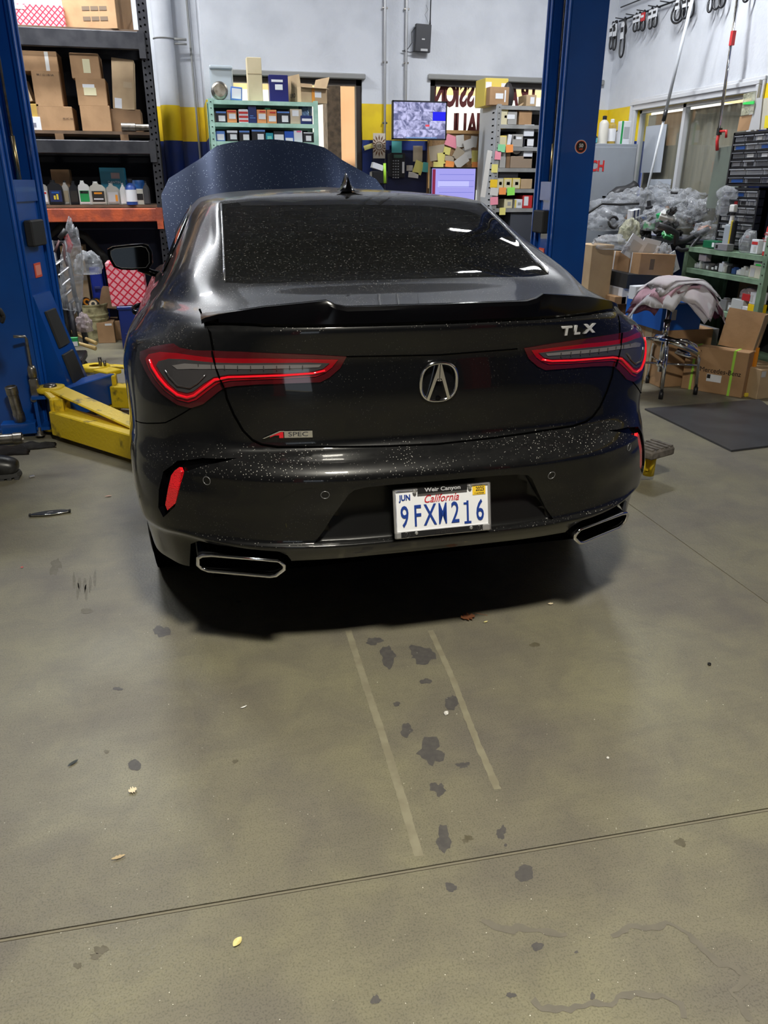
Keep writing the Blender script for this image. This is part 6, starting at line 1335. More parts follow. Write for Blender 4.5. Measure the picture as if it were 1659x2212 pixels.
# sun card, phone, papers
def card(name, lb, cat, rect, Y, m, rz=0., group=None, t=.003, tilt=0.):
    a, b = PY(rect[0], rect[3], Y), PY(rect[1], rect[2], Y); o = box(name, ((a.x + b.x) / 2, Y, (a.z + b.z) / 2), (abs(b.x - a.x), t, abs(b.z - a.z)), m, None); o.rotation_euler = (0, tilt, rz); return tag(o, lb, cat, group)
YW = 8.39
o = card('sun_calendar', 'round faced calendar card with brown petals taped to the conduit', 'calendar', (806, 832, 288, 342), YW - .05, P_('card_cream', (.62, .55, .46), .7))
PB = P_('petal_brown', (.16, .07, .03), .7)
for k in range(16):
    a = 2 * PI * k / 16; bm = bmesh.new(); L0, L1 = .040, .060 + .045 * abs(math.sin(a)); u = Vector((math.cos(a), 0, math.sin(a))); v = Vector((-u.z, 0, u.x)); bm.faces.new([bm.verts.new(q) for q in (u * L0 + Vector((0, -.0025, 0)), u * (L0 + L1) / 2 + v * .008 + Vector((0, -.0025, 0)), u * L1 + Vector((0, -.0025, 0)), u * (L0 + L1) / 2 - v * .008 + Vector((0, -.0025, 0)))]); bm_obj('petal', bm, PB, o)
lathe('dial_ring', [(.034, -.001), (.040, -.002), (.040, .001)], PB, o, (0, -.003, 0), 24, 'y', cap=False); text('dial_text', '15', .045, INK, o, (0, -.004, 0), ext=.0003, bold=.0005)
for x0, x1, lb in ((831, 832.5, 'steel conduit running down the back wall left of the router'), (877, 876, 'second steel conduit running down to the top of the hanging screen')):
    X = PY(x0, 100, YW).x; zb = .1 if x0 < 850 else 2.1; e = empty('conduit', (X, YW - .015, zb), label=lb, cat='conduit'); lathe('pipe', [(.013, 0), (.013, 4.6 - zb)], mat('zinc_dull', (.42, .42, .42), .35, .8), e, None, 12, cap=False)
    for z in (3.0, 2.02, 2.55): 
        if z > zb: box('pipe_strap', (0, .002, z - zb), (.05, .02, .018), STEEL, e, .003)
def router():
    a = PY(913, 83, YW - .04); e = empty('router', a, label='black wireless router with an upright antenna high on the back wall', cat='router')
    o = box('body', (0, 0, 0), (.155, .05, .235), P_('router_black', (.022, .022, .026), .5), e, .006, 2); o.rotation_euler = (0, math.radians(2), 0)
    tube('antenna', [(.068, -.01, .10), (.069, -.01, .16), (.071, -.01, .36)], [.009, .007, .006], MATS['router_black'], e, 8)
    box('logo_plate', (.0, -.0265, -.01), (.03, .002, .012), P_('grey_print', (.45, .45, .45)), e); box('label', (.01, -.0265, -.10), (.07, .002, .02), MATS['grey_print'], e)
    tube('cable', [(-.075, 0, .09), (-.11, .01, .05), (-.105, .01, -.04), (-.15, .02, -.10), (-.20, .025, -.11)], .0035, CK, e, 6); tube('cable', [(-.07, 0, -.11), (-.12, .01, -.12), (-.20, .025, -.11)], .0035, CK, e, 6)
    tube('wire_loop', [(.06, 0, .12), (.02, .01, .20), (.05, .01, .24), (.03, .01, .28)], .0015, CK, e, 5)
router()
def screen(lb, rect, Y, stand=False):
    a, b = PY(rect[0], rect[3], Y), PY(rect[1], rect[2], Y); w_, h = b.x - a.x, b.z - a.z; e = empty('monitor', ((a.x + b.x) / 2, Y, (a.z + b.z) / 2), label=lb, cat='monitor')
    bm = bmesh.new(); t = .012
    bx(bm, (0, .02, 0), (w_, .035, h), bevel=.004); bm_obj('casing', bm, CK, e)
    bm = bmesh.new(); 
    for s in (1, -1): bx(bm, (s * (w_ / 2 - t / 2), -.002, 0), (t, .01, h)); bx(bm, (0, -.002, s * (h / 2 - t / 2)), (w_, .01, t))
    bm_obj('bezel', bm, CK, e); return e, w_ - 2 * t, h - 2 * t
def glow(name, c, s=1.): return mat(name, (0, 0, 0), .4, Emission_Color=c, Emission_Strength=s)
def camfeed(i):
    n = 'feed_%d' % i
    if n in MATS: return MATS[n]
    m = mat(n, (0, 0, 0), .3); N, L, b = nodes(m); tc = N.new('ShaderNodeTexCoord'); mp = N.new('ShaderNodeMapping'); mp.inputs['Location'].default_value = (i * 3.3, i, i * 1.7); L.new(tc.outputs['Object'], mp.inputs['Vector']); no = N.new('ShaderNodeTexNoise'); no.inputs['Scale'].default_value = 15; no.inputs['Detail'].default_value = 5; no.inputs['Distortion'].default_value = 1.2; L.new(mp.outputs['Vector'], no.inputs['Vector'])
    r = N.new('ShaderNodeValToRGB'); r.color_ramp.elements[0].position = .38; r.color_ramp.elements[0].color = (.14, .15, .30, 1); r.color_ramp.elements[1].position = .62; r.color_ramp.elements[1].color = (.62, .62, .95, 1); L.new(no.outputs['Fac'], r.inputs['Fac']); L.new(r.outputs['Color'], b.inputs['Emission Color']); b.inputs['Emission Strength'].default_value = 1.; return m
e, w_, h = screen('wall mounted screen showing sixteen security camera views', (847, 966, 219.5, 301), 7.95)
for r in range(4):
    for c in range(4):
        k = r * 4 + c; m = glow('feed_blue', (.01, .01, .9)) if (r, c) == (1, 3) else camfeed(k)
        box('camera_view', (-w_ / 2 + (c + .5) * w_ / 4, -.002, h / 2 - (r + .5) * h / 4), (w_ / 4 - .001, .002, h / 4 - .001), m, e)
box('taskbar', (.02, -.0045, -h / 2 + .006), (w_ * .6, .002, .008), glow('bar_blue', (.15, .3, .6)), e); box('car_image', (w_ * .15, -.0045, -h * .14), (.04, .002, .018), glow('feed_red', (.8, .08, .12)), e)
box('wall_bracket', (0, .24, 0), (.10, .42, .10), RK, e)
e, w_, h = screen('desk monitor with a lilac work screen behind the car roof', (928.5, 1030, 361.5, 440), 7.3)
box('screen_page', (.0, -.002, 0), (w_, .002, h), glow('page_lilac', (.42, .40, .95), .9), e); box('side_menu', (-w_ / 2 + .02, -.004, .02), (.028, .002, h * .82), glow('menu_maroon', (.25, .02, .06)), e)
for k in range(4): box('page_line', (.03, -.0045, h / 2 - .05 - k * .05), (w_ * .8, .002, .003), glow('line_blue', (.12, .14, .6)), e)
box('page_panel', (-.0, -.004, h / 2 - .13), (w_ * .72, .001, .05), glow('panel_pale', (.55, .55, 1.)), e)
box('stand', (0, .06, -h / 2 - .10), (.05, .03, .25), CK, e); box('stand_base', (0, .06, -h / 2 - .22), (.22, .16, .012), CK, e)
DZ = e.location.z - h / 2 - .228
dk = empty('desk', (2.0, 7.5, 0), label='work desk under the corkboard hidden behind the car', cat='desk'); box('desk_top', (.0, 0, DZ - .02), (1.5, .62, .035), P_('desk_wood', (.2, .13, .08)), dk)
for x in (-.7, .7):
    for y in (-.27, .27): box('leg', (x, y, (DZ - .04) / 2), (.045, .045, DZ - .04), RK, dk)
def phone():
    a, b = PY(836, 384, 8.3), PY(876, 330, 8.3); w_, h = b.x - a.x, b.z - a.z; e = empty('desk_phone', ((a.x + b.x) / 2, 8.33, (a.z + b.z) / 2), label='black office telephone hung on the wall under the screen', cat='telephone')
    box('base', (.02, 0, 0), (w_ * .78, .05, h), CK, e, .008, 2); box('handset', (-w_ * .36, -.03, 0), (.045, .05, h * .95), CK, e, .015, 3); box('display', (.02, -.027, h * .36), (.09, .004, .03), P_('lcd', (.05, .12, .09)), e)
    for r in range(7):
        for c in range(3): box('key', (-.03 + c * .026, -.028, h * .18 - r * .026), (.014, .006, .010), P_('key_grey', (.35, .36, .38)), e)
    box('key_strip', (.075, -.027, -.02), (.022, .004, h * .45), LAB, e)
phone()
bd = empty('wall_board', (PY(880, 350, YW).x, YW - .02, 1.50), label='dark navy notice panel behind the telephone', cat='board'); box('panel', (0, 0, 0), (.75, .015, .55), P_('board_navy', (.01, .015, .06)), bd); box('wood_strip', (PY(925, 350, YW).x - bd.location.x, -.02, .05), (.045, .02, .7), CARD3, bd)
cb = empty('corkboard', (PY(985, 335, 8.2).x, 8.22, PY(985, 335, 8.2).z), label='wood framed corkboard covered with notes right of the screen', cat='corkboard'); a, b = PY(930, 392, 8.2), PY(1043, 287, 8.2); W2, H2 = (b.x - a.x), (b.z - a.z) * 1.15
box('cork', (0, 0, -.05), (W2, .012, H2), noisy('cork', (.36, .22, .11), (.28, .17, .08), 60, .9), cb)
FW = P_('frame_oak', (.45, .26, .10), .6)
for s in (1, -1): box('frame_side', (s * W2 / 2, -.008, -.05), (.03, .025, H2), FW, cb); box('frame_rail', (0, -.008, s * H2 / 2 - .05), (W2, .025, .03), FW, cb)
NT = [P_('note_white', (.62, .60, .56), .8), P_('note_tan', (.45, .38, .28), .8), P_('note_pink', (.85, .30, .38), .8), P_('note_yellow', (.75, .68, .20), .8), P_('note_green', (.25, .62, .32), .8), P_('note_orange', (.90, .32, .08), .8), P_('note_aqua', (.12, .5, .48), .8), P_('note_lime', (.30, .80, .12), .8), P_('note_amber', (.85, .55, .02), .8)]
notes = [('wide pale pink slip at the top of the corkboard', 962, 990, 293, 317, 2, .3, 8.2), ('white sheet high in the middle of the corkboard', 985, 1003, 292, 318, 0, -.1, 8.195), ('white sheet at the top right of the corkboard', 1016, 1031, 294, 318, 0, .1, 8.2), ('large grey sheet with printing at the left of the corkboard', 927, 962, 314, 346, 1, -.15, 8.2), ('pale green sticky note left of centre on the corkboard', 958, 973, 318, 334, 3, .2, 8.19), ('white page right of centre on the corkboard', 1000, 1019, 319, 343, 0, -.15, 8.19), ('yellow note at the right of the corkboard', 1018, 1032, 325, 354, 3, .0, 8.2), ('dark photo print in the middle of the corkboard', 980, 1001, 320, 345, 1, .5, 8.18), ('yellow note low on the left of the corkboard', 945, 962, 330, 354, 3, -.1, 8.19), ('pale page low in the middle of the corkboard', 982, 1012, 338, 358, 0, -.6, 8.17), ('orange note under the photo print', 962, 981, 348, 361, 5, .1, 8.17), ('orange note at the lower right of the corkboard', 1019, 1034, 350, 362, 5, 0, 8.18), ('bright yellow note just above the desk monitor', 936, 958, 350, 361, 3, .05, 8.17), ('teal note left of the desk monitor', 913, 930, 351, 372, 6, .1, 8.3), ('white form under the hanging screen', 892, 913, 315, 349, 1, .0, 8.35), ('small card below the telephone panel', 878, 892, 357, 369, 0, .0, 8.34), ('tan card with a slant left of the teal note', 894, 914, 348, 376, 3, .35, 8.33), ('pale green printed sheet beside the conduit', 846, 868, 305, 330, 6, 0, 8.36), ('pale strip of paper low beside the telephone', 882, 904, 372, 384, 0, .1, 8.33), ('pale peach slip under the hanging screen', 1001, 1020, 302, 322, 0, -.3, 8.17), ('brownish slip left of the photo print', 961, 981, 337, 348, 1, .1, 8.18)]
for lb, x0, x1, y0, y1, c, t, Y in notes: card('paper_note', lb, 'note', (x0, x1, y0, y1), Y, NT[c], tilt=t, group='papers pinned around the desk', t=.0015)
o = card('pale_flyer', 'small yellow leaning flyer at the left of the sun calendar', 'flyer', (786, 806, 312, 322), YW - .02, NT[3], tilt=-.3)
c = PY(818, 372, 8.1); e = empty('desk_tray', c, label='dark tray with a green marker left of the telephone', cat='tray'); box('tray', (0, 0, -.05), (.16, .12, .12), CK, e, .01); tube('marker', [(.05, -.06, -.10), (.045, -.06, .08)], .014, P_('marker_lime', (.4, .75, .05)), e, 8); box('paper', (-.02, -.02, .05), (.11, .08, .05), BW, e, rot=(0, .3, 0)); box('tray_support', (0, 0, -.11 - (c.z - .11) / 2), (.05, .05, c.z - .11), RK, e)
o = box('mug', (PY(915, 377, 7.7).x, 7.7, DZ + .05), (.06, .06, .10), CR, None, .012, 2); tag(o, 'small red tin on the desk left of the monitor', 'tin')
# grey shelf unit on the right of the back wall
RY2 = 7.7
sx0, sx1 = PY(1071, 300, RY2).x, PY(1071, 300, RY2).x + .75
SZ = [PY(1110, v, RY2).z for v in (228, 269, 317, 363, 408, 450)] + [.9, .5, .12]
GSU = shelving('grey steel shelf unit crowded with boxes and sticky notes by the right window', sx0, sx1, RY2, .45, 0, SZ[0] + .01, SZ, SGR, True)
o = box('side_panel', (-.006, .225, SZ[0] / 2), (.004, .45, SZ[0]), P_('side_pale', (.46, .49, .52), .5), GSU)
g_ = bmesh.new()
for k in range(34): bx(g_, (-.003, -.15, SZ[0] / 2 - .06 - k * .055), (.002, .05, .012))
tag(bm_obj('slots', g_, MATS['gap'], o), kind='stuff')
def z8(a, b, c, d): return (1030 + a * .1493, 1030 + b * .1493, 150 + c * .1493, 150 + d * .1493)
YBX = P_('box_yellow', (.70, .55, .10), .6); YLB = P_('label_straw', (.62, .56, .36), .6); GBX = P_('box_grey', (.34, .33, .31), .7)
G3 = 'boxes on the grey shelf unit'
def g(lb, r, si, m, ls=(), dep=.2, dy=.01, **k):
    x, w_, z, h = span(*z8(*r), RY2 + dy, SZ[si]); return carton('carton', lb, 'box', (x, RY2 + dy + dep / 2 + .006, SZ[si]), (w_, dep, h), m, labels=ls, group=G3, **k)
g('flat grey parcel with a white label on the top bay of the grey shelf', (360, 580, 608, 770), 1, GBX, [lab(.6, .6, .5, .35), lab(.25, .6, .15, .2, INK)])
o = g('tan paper sack with folded handles beside the grey parcel', (610, 795, 600, 770), 1, CARD); tube('handle', [(-.07, -.03, .05), (-.05, -.03, .10), (-.0, -.03, .13), (.05, -.03, .10), (.07, -.03, .05)], .010, CARD2, o, 6)
g('yellow edged box on the second bay, upper one of two', (310, 440, 832, 955), 2, YBX, [lab(.5, .5, .8, .8, YLB)]).location.z += .158
g('yellow edged box on the second bay, lower one of two', (305, 432, 957, 1080), 2, YBX, [lab(.5, .5, .8, .8, YLB)])
g('narrow grey and white file box leaning on the second bay', (445, 500, 940, 1080), 2, BW, dy=.02, rot=(0, math.radians(8), 0))
g('grey carton with a dark square print on the second bay', (515, 668, 938, 1080), 2, GBX, [lab(.18, .75, .2, .25, INK), lab(.6, .7, .5, .2)])
g('black box with a white barcode label on the second bay', (676, 830, 990, 1080), 2, BL2, [lab(.65, .5, .6, .75)])
o = g('folded white sheet lying on the black box', (680, 826, 950, 988), 2, BW); o.location.z = SZ[2] + .145
g('grey leaning booklet on the third bay', (330, 418, 1190, 1390), 3, GBX, dep=.05)
g('thin brown board standing on the third bay', (425, 480, 1170, 1390), 3, CARD3, dep=.03)
g('wide brown paper parcel on the third bay', (485, 800, 1255, 1390), 3, P_('kraft_grey', (.27, .20, .14), .8))
o = lathe('tape_roll', [(.02, -.03), (.05, -.03), (.052, 0), (.05, .03), (.02, .03)], P_('tape_silver', (.6, .6, .6), .15), None, (PY(1122, 329, RY2).x, RY2 + .10, SZ[3] + .175), 20, 'y', cap=False); tag(o, 'shiny roll of clear tape on the brown parcel', 'tape roll')
o = g('pale printed parcel on the right of the third bay', (680, 810, 1140, 1240), 3, BW); o.location.z = SZ[3] + .17
o = g('dark box on the left of the fourth bay', (320, 600, 1460, 1560), 4, BL2); 
e = empty('coin_tray', (PY(1132, 378, RY2).x, RY2 + .12, SZ[4] + .145), label='striped stack of cream trays on the fourth bay', cat='tray stack')
for k in range(5): box('tray', (0, 0, .012 + k * .026), (.11 + k * .008, .12, .010), P_('tray_cream', (.62, .55, .42), .7), e)
for i, (a, b, c) in enumerate(((290, 385, 'first of the straw labelled boxes on the fourth bay'), (390, 508, 'middle straw labelled box on the fourth bay'), (514, 628, 'right straw labelled box on the fourth bay'))): g(c, (a, b, 1572, 1695), 4, YBX if i else GBX, [lab(.5, .48, .85, .85, YLB), lab(.55, .5, .4, .3, GBX)], dep=.12, dy=-.0)
g('light tan carton at the right of the fourth bay', (635, 800, 1585, 1700), 4, CARD2, dep=.12)
g('straw coloured box on the fifth bay', (398, 515, 1875, 1995), 5, YLB, [lab(.6, .5, .4, .4, GBX)])
g('white and yellow box on the fifth bay', (548, 658, 1878, 1995), 5, BW, [lab(.1, .5, .2, .9, YBX), lab(.6, .5, .4, .3, GBX)])
g('red box with a white label on the fifth bay', (662, 800, 1820, 1995), 5, CR, [lab(.35, .55, .45, .7)])
g('large dark carton on the sixth bay behind the car roof', (480, 800, 2080, 2300), 6, P_('box_slate', (.05, .055, .07), .7))
for lb, a, b, c, d, ci, t in [('green sticky note on the second shelf edge', 300, 415, 1085, 1195, 4, .05), ('orange sticky note right of the green one', 418, 528, 1088, 1200, 5, -.05), ('pink sticky note on the left post of the grey shelf', 258, 352, 1182, 1305, 2, .05), ('pale yellow sticky note on the left post of the grey shelf', 210, 305, 1372, 1492, 3, .03), ('amber sticky note on the left post of the grey shelf', 190, 300, 1592, 1710, 8, 0), ('pale pink sticky note below the amber one', 190, 315, 1712, 1825, 0, .1), ('orange sticky note on the fourth shelf edge', 318, 425, 1708, 1812, 5, 0), ('lime sticky note on the fourth shelf edge', 435, 552, 1706, 1822, 7, -.05), ('pink sticky note low on the grey shelf', 192, 310, 1845, 1958, 2, -.05), ('yellow sticky note lowest on the grey shelf', 325, 418, 2000, 2105, 3, 0)]:
    r = z8(a, b, c, d); card('sticky_note', lb, 'note', r, RY2 - .008, NT[ci], tilt=t, group='sticky notes on the grey shelf unit', t=.001)
r = z8(85, 190, 1170, 1850); card('paper_roll', 'long curled white paper hanging beside the grey shelf', 'paper', r, RY2 - .012, NT[0], tilt=.12)
def stack(name, lb, rect, Y, m, dep=.3, z=None, **k): x, w_, zz, h = span(*rect, Y, z); return carton(name, lb, 'box', (x, Y + dep / 2, zz), (w_, dep, h), m, **k)
o = g('yellow printed carton on top of the grey shelf', (110, 440, 125, 525), 0, YBX, [lab(.85, .72, .3, .22), lab(.15, .75, .25, .22)], dep=.26, dy=.10)
o = g('brown carton with a white label in front of the yellow one', (185, 460, 250, 515), 0, CARD, [lab(.5, .5, .4, .3), lab(.8, .5, .07, .65)], dep=.10, dy=.0)
o = g('small tan carton at the right on top of the grey shelf', (715, 860, 365, 515), 0, CARD2, [lab(.6, .5, .4, .6)])
bag('plastic_bag', 'dark bundle between the cartons on top of the grey shelf', (PY(1104, 215, RY2).x, RY2 + .1, SZ[0]), (.06, .06, .13), mat('bundle_dark', (.02, .015, .015), .6), 21, amp=.3, sub=3)
# ================================================================ the right side
GS = noisy('bench_green', (.22, .33, .22), (.14, .22, .14), 9, .5, bump=.1)
CBG = noisy('cabinet_grey', (.30, .33, .37), (.26, .28, .31), 2, .45)
def cabinet():
    x0, x1, y0, z1 = 3.77, 4.32, 7.4, 1.82; e = empty('cabinet', (x0, y0, 0), label='tall pale grey cabinet with red lettering beside the right lift post', cat='cabinet')
    box('body', ((x1 - x0) / 2, .30, z1 / 2), (x1 - x0, .6, z1), CBG, e, .004); box('door', ((x1 - x0) / 2, -.008, z1 / 2 + .02), (x1 - x0 - .03, .016, z1 - .10), CBG, e, .003)
    t = text('lettering', 'BOSCH', .13, CR, e, (.04, -.018, z1 - .20), ext=.001, bold=.004, sx=.8)
    for k in range(7): box('vent', (.24, -.017, z1 - .47 - k * .09), (.035, .004, .014), MATS['gap'], e)
cabinet()
ZCB = 1.82
def cyl_bottle(lb, px, ytop, Y, r, m, cap, lab_=None, zb=ZCB, cat='bottle', group=None, shoulder=.72, X=None):
    a = PY(px, ytop, Y) if X is None else PX(px, ytop, X); x, y = a.x, a.y; h = a.z - zb; e = empty('bottle', (x, y, zb), label=lb, cat=cat, group=group)
    lathe('body', [(0, 0), (r, 0), (r, h * shoulder), (r * .85, h * (shoulder + .06)), (r * .38, h * (shoulder + .14)), (r * .38, h * .92)], m, e, None, 20); lathe('cap', [(r * .45, h * .86), (r * .45, h * .98), (r * .3, h), (0, h)], cap, e, None, 14)
    if lab_: lathe('label', [(r + .001, h * .12), (r + .001, h * (shoulder - .1))], lab_, e, None, 20, cap=False)
    return e
GB = 'bottles on top of the grey cabinet'
cyl_bottle('tall cream bottle with a black tip on the cabinet', 1307, 250, 7.5, .045, P_('plastic_cream', (.6, .57, .5)), CK, None, group=GB)
cyl_bottle('amber and white bottle in the middle of the cabinet top', 1324, 257, 7.55, .042, P_('amber_oil', (.40, .28, .06), .15), CW, LAB, group=GB)
cyl_bottle('short white capped bottle behind the amber one', 1335, 281, 7.6, .03, CW, CK, None, group=GB, shoulder=.8)
cyl_bottle('small dark bottle with a blue label at the left of the cabinet top', 1285, 290, 7.5, .03, CK, CW, P_('label_cyan', (.1, .4, .5)), group=GB)
carton('carton', 'small black box between the bottles on the cabinet', 'box', (4.16, 7.62, ZCB), (.07, .07, .12), P_('box_grey_dark', (.10, .10, .09)))
carton('carton', 'tilted white and green carton at the right of the cabinet top', 'box', (4.21, 7.5, ZCB), (.10, .07, .20), BW, labels=[lab(.12, .5, .2, 1., CGr), lab(.6, .5, .6, .5, P_('print_pale', (.4, .42, .44)))])
# belts on the right wall rail
def belts():
    e = empty('belt_rail', (XR - .03, 7.0, 2.98), label='dark wire rail with pegs high on the right wall', cat='rail'); tube('rail', [(0, 1.3, .0), (0, -1.6, .0)], .008, RK, e, 6); tube('rail', [(0, 1.3, .12), (0, -1.6, .12)], .006, RK, e, 6)
    for k in range(14): tube('peg', [(.03, 1.2 - k * .2, .0), (-.10, 1.2 - k * .2, .01)], .005, RK, e, 6)
belts()
def belt(lb, px, ybot, wpx, ytop=-40, card_=True, x=XR - .07, lc=None):
    """a flat rubber belt hanging in a narrow loop"""
    b = PX(px, ybot, x); w_ = wpx / 1659. * 6.0 * .8; t = PX(px, ytop, x); h = max(.15, 2.98 - b.z); e = empty('belt', (x, b.y, 2.98), label=lb, cat='belt', group='belts hanging high on the right wall'); P = []
    for k in range(28):
        a = 2 * PI * k / 28; P.append((0 + .01 * math.sin(a * 2), math.cos(a) * w_ / 2 * (1 - .35 * (math.sin(a) > 0) * math.sin(a)), -h / 2 + math.sin(a) * h / 2))
    tube('loop', P, .009, CK, e, 6, True)
    if card_: box('sleeve', (-.012, 0, -h * .32), (.012, .055, h * .42), lc or LAB, e); box('sleeve_print', (-.020, 0, -h * .30), (.004, .045, h * .12), lc and LAB or INK, e)
for i, (px, yb, w_, cd) in enumerate([(1319, 106, 12, 1), (1326, 108, 12, 1), (1341, 124, 22, 1), (1331, 40, 12, 1), (1352, 30, 20, 0), (1372, 60, 16, 1), (1379, 60, 16, 1), (1388, 66, 14, 1), (1404, 62, 14, 1), (1414, 58, 14, 1), (1462, 50, 66, 0), (1462, 44, 26, 1), (1478, 40, 22, 1), (1490, 38, 26, 1), (1532, 26, 14, 1), (1546, 20, 26, 1), (1558, 16, 24, 0), (1610, 4, 20, 0)]):
    belt(['leftmost narrow belt loop by the right post', 'second narrow belt loop beside the leftmost', 'longest loose belt loop hanging lowest', 'short belt loop above the two narrow ones', 'open short loop left of the packed bunch', 'first loop of the packed bunch', 'second loop of the packed bunch', 'lowest loop of the packed bunch with a red sleeve', 'left one of the two loops right of the bunch', 'right one of the two loops right of the bunch', 'widest round belt behind the pale pole', 'narrow belt inside the wide round one, left', 'narrow belt inside the wide round one, middle', 'narrow belt inside the wide round one, right', 'small loop right of the pale pole', 'wide short loop near the grabber pole', 'bare wide loop left of the grabber pole', 'short bare loop at the far right of the rail'][i], px, yb, w_, card_=bool(cd), lc=(CR if i == 7 else None))
# workbench along the right wall, heaped with bagged parts
BX0, BY0, BY1, BZ = 3.95, 6.15, 7.25, 1.0
wb = empty('workbench', (BX0, BY0, 0), label='steel workbench buried under bagged parts against the right wall', cat='workbench')
box('bench_top', ((XR - BX0) / 2, (BY1 - BY0) / 2, BZ - .025), (XR - BX0 - .01, BY1 - BY0, .05), RK, wb); box('drawer', (-.0, (BY1 - BY0) / 2, BZ - .16), (.03, BY1 - BY0 - .1, .18), RK, wb, .006)
for y in (.05, BY1 - BY0 - .05):
    for x in (.05, XR - BX0 - .06): box('leg', (x, y, (BZ - .05) / 2), (.05, .05, BZ - .05), RK, wb)
box('lower_shelf', ((XR - BX0) / 2, (BY1 - BY0) / 2, .35), (XR - BX0 - .05, BY1 - BY0 - .05, .03), RK, wb)
def at(px, py, Y): return PY(px, py, Y)
DK = mat('part_black', (.02, .02, .022), .45)
bags = [(1300, 470, 6.9, .17, .2, .11, 'large clear bag drooping over the left end of the bench'), (1330, 445, 7.0, .18, .2, .13, 'long clear bag of parts rising behind the drooping one'), (1370, 430, 6.9, .16, .16, .13, 'clear bag of parts left of the leaning pole'), (1415, 418, 6.9, .15, .16, .11, 'clear bag on the crest of the heap right of the pole'), (1450, 432, 6.7, .16, .15, .12, 'clear bag with brownish parts in the middle of the heap'), (1480, 440, 6.5, .15, .15, .13, 'large folded clear bag on the right of the heap'), (1515, 452, 6.3, .12, .14, .12, 'clear bag at the right end of the heap by the drawers'), (1470, 465, 6.35, .15, .12, .10, 'glossy folded clear bag on the lower right of the heap'), (1415, 470, 6.5, .15, .13, .11, 'clear bag low in the middle of the heap'), (1520, 490, 6.0, .09, .10, .08, 'small clear bag hanging over the green shelf'), (1500, 420, 6.7, .10, .14, .08, 'flat clear bag behind the right of the heap')]
for i, (px, py, Y, sx, sy, sz, lb) in enumerate(bags):
    p = at(px, py + 16, Y); p.x = min(p.x, XR - sx * .95); bag('plastic_bag', lb, (p.x, p.y, max(p.z - sz * .4, BZ)), (sx, sy, sz), BAG, 31 + i * 3, group='bagged parts heaped on the bench', rot=(0, 0, i), sub=4, amp=.6)
rnd = random.Random(4)
PC = [DK, P_('part_grey', (.22, .22, .23)), P_('part_white', (.6, .6, .58)), P_('part_orange', (.75, .22, .04)), P_('part_blue', (.03, .08, .25)), P_('part_brown', (.30, .18, .11)), P_('part_green', (.05, .3, .1))]
for i in range(46):
    px, Y = rnd.uniform(1285, 1535), rnd.uniform(6.2, 7.05); top = 425 + abs(px - 1420) * .16; p = at(px, top + rnd.uniform(5, 60), Y); p.x = min(max(p.x, BX0 + .08), XR - .09); z = max(BZ + .03, p.z - .05); s = (rnd.uniform(.04, .13), rnd.uniform(.03, .07), rnd.uniform(.02, .06)); c = PC[0] if rnd.random() < .5 else PC[rnd.randrange(1, 7)]
    ro = (rnd.uniform(-1, 1), rnd.uniform(-.6, .6), rnd.uniform(0, 3)); col = {0: 'black', 1: 'grey', 2: 'white', 3: 'orange', 4: 'dark blue', 5: 'brown', 6: 'green'}[PC.index(c)]
    if i % 3 == 0:
        o = lathe('spare_part', [(.012, -s[0] / 2), (.022, -s[0] / 2), (.024, -s[0] * .2), (.034, -s[0] * .18), (.034, s[0] * .1), (.018, s[0] * .15), (.016, s[0] / 2), (0, s[0] / 2)], c, None, (p.x, p.y, z), 14, rot=ro); kd = 'stepped cylindrical'
    else:
        bm = bmesh.new(); bx(bm, (0, 0, 0), s, bevel=.006); bx(bm, (s[0] * .3, 0, s[2] * .5), (s[0] * .3, s[1] * .6, s[2] * .6), bevel=.003); bx(bm, (-s[0] * .45, 0, 0), (s[0] * .4, s[1] * .4, s[2] * .5), bevel=.003); o = bm_obj('spare_part', bm, c, None, (p.x, p.y, z)); o.rotation_euler = ro; kd = 'block shaped'
    wh = ('left' if px < 1350 else 'middle' if px < 1450 else 'right'); dp = 'front' if Y < 6.5 else 'centre' if Y < 6.8 else 'back'; sz_ = 'long' if s[0] > .1 else 'medium' if s[0] > .065 else 'short'
    tag(o, '%s %s %s %s part %s the %s %s of the bagged heap' % (sz_, 'tilted' if abs(ro[1]) > .3 else 'level', col, kd, 'on' if z > 1.1 else 'low at', wh, dp), 'car part', 'loose %s %s %s parts, %s %s of the heap' % (sz_, col, kd, wh, dp))
def hoseP(lb, pts, r, m=DK, cat='hose', n=8):
    o = tube('rubber_hose', pts, r, m, None, n); return tag(o, lb, cat)
hoseP('black ribbed duct on top left of the heap', [at(1318, 428, 7.2), at(1335, 418, 7.2), at(1355, 414, 7.2), at(1368, 405, 7.2), at(1374, 400, 7.2)], [.05, .065, .06, .05, .05], n=14)
hoseP('thin bent black hose across the drooping bag', [at(1268, 462, 6.6), at(1300, 440, 6.6), at(1340, 442, 6.6), at(1380, 440, 6.6)], .010)
hoseP('black hose lying on the crest right of the pole', [at(1450, 416, 6.6), at(1475, 418, 6.6), at(1495, 424, 6.6), at(1510, 428, 6.6)], .012)
hoseP('thick black hose winding down beside the green shelf', [at(1420, 485, 6.0), at(1445, 495, 6.0), at(1462, 505, 6.0), at(1460, 525, 6.0), at(1480, 520, 6.0), at(1510, 505, 6.0), at(1530, 495, 6.0)], .026)
hoseP('black hose loop at the corner of the green shelf', [at(1462, 535, 5.95), at(1472, 541, 5.95), at(1490, 538, 5.95), at(1500, 525, 5.95), at(1515, 508, 5.95)], .016)
hoseP('black ring hose under the drooping bag', [at(1325 + 10 * math.cos(a), 480 + 12 * math.sin(a), 6.7) for a in [k * .45 for k in range(14)]], .012)
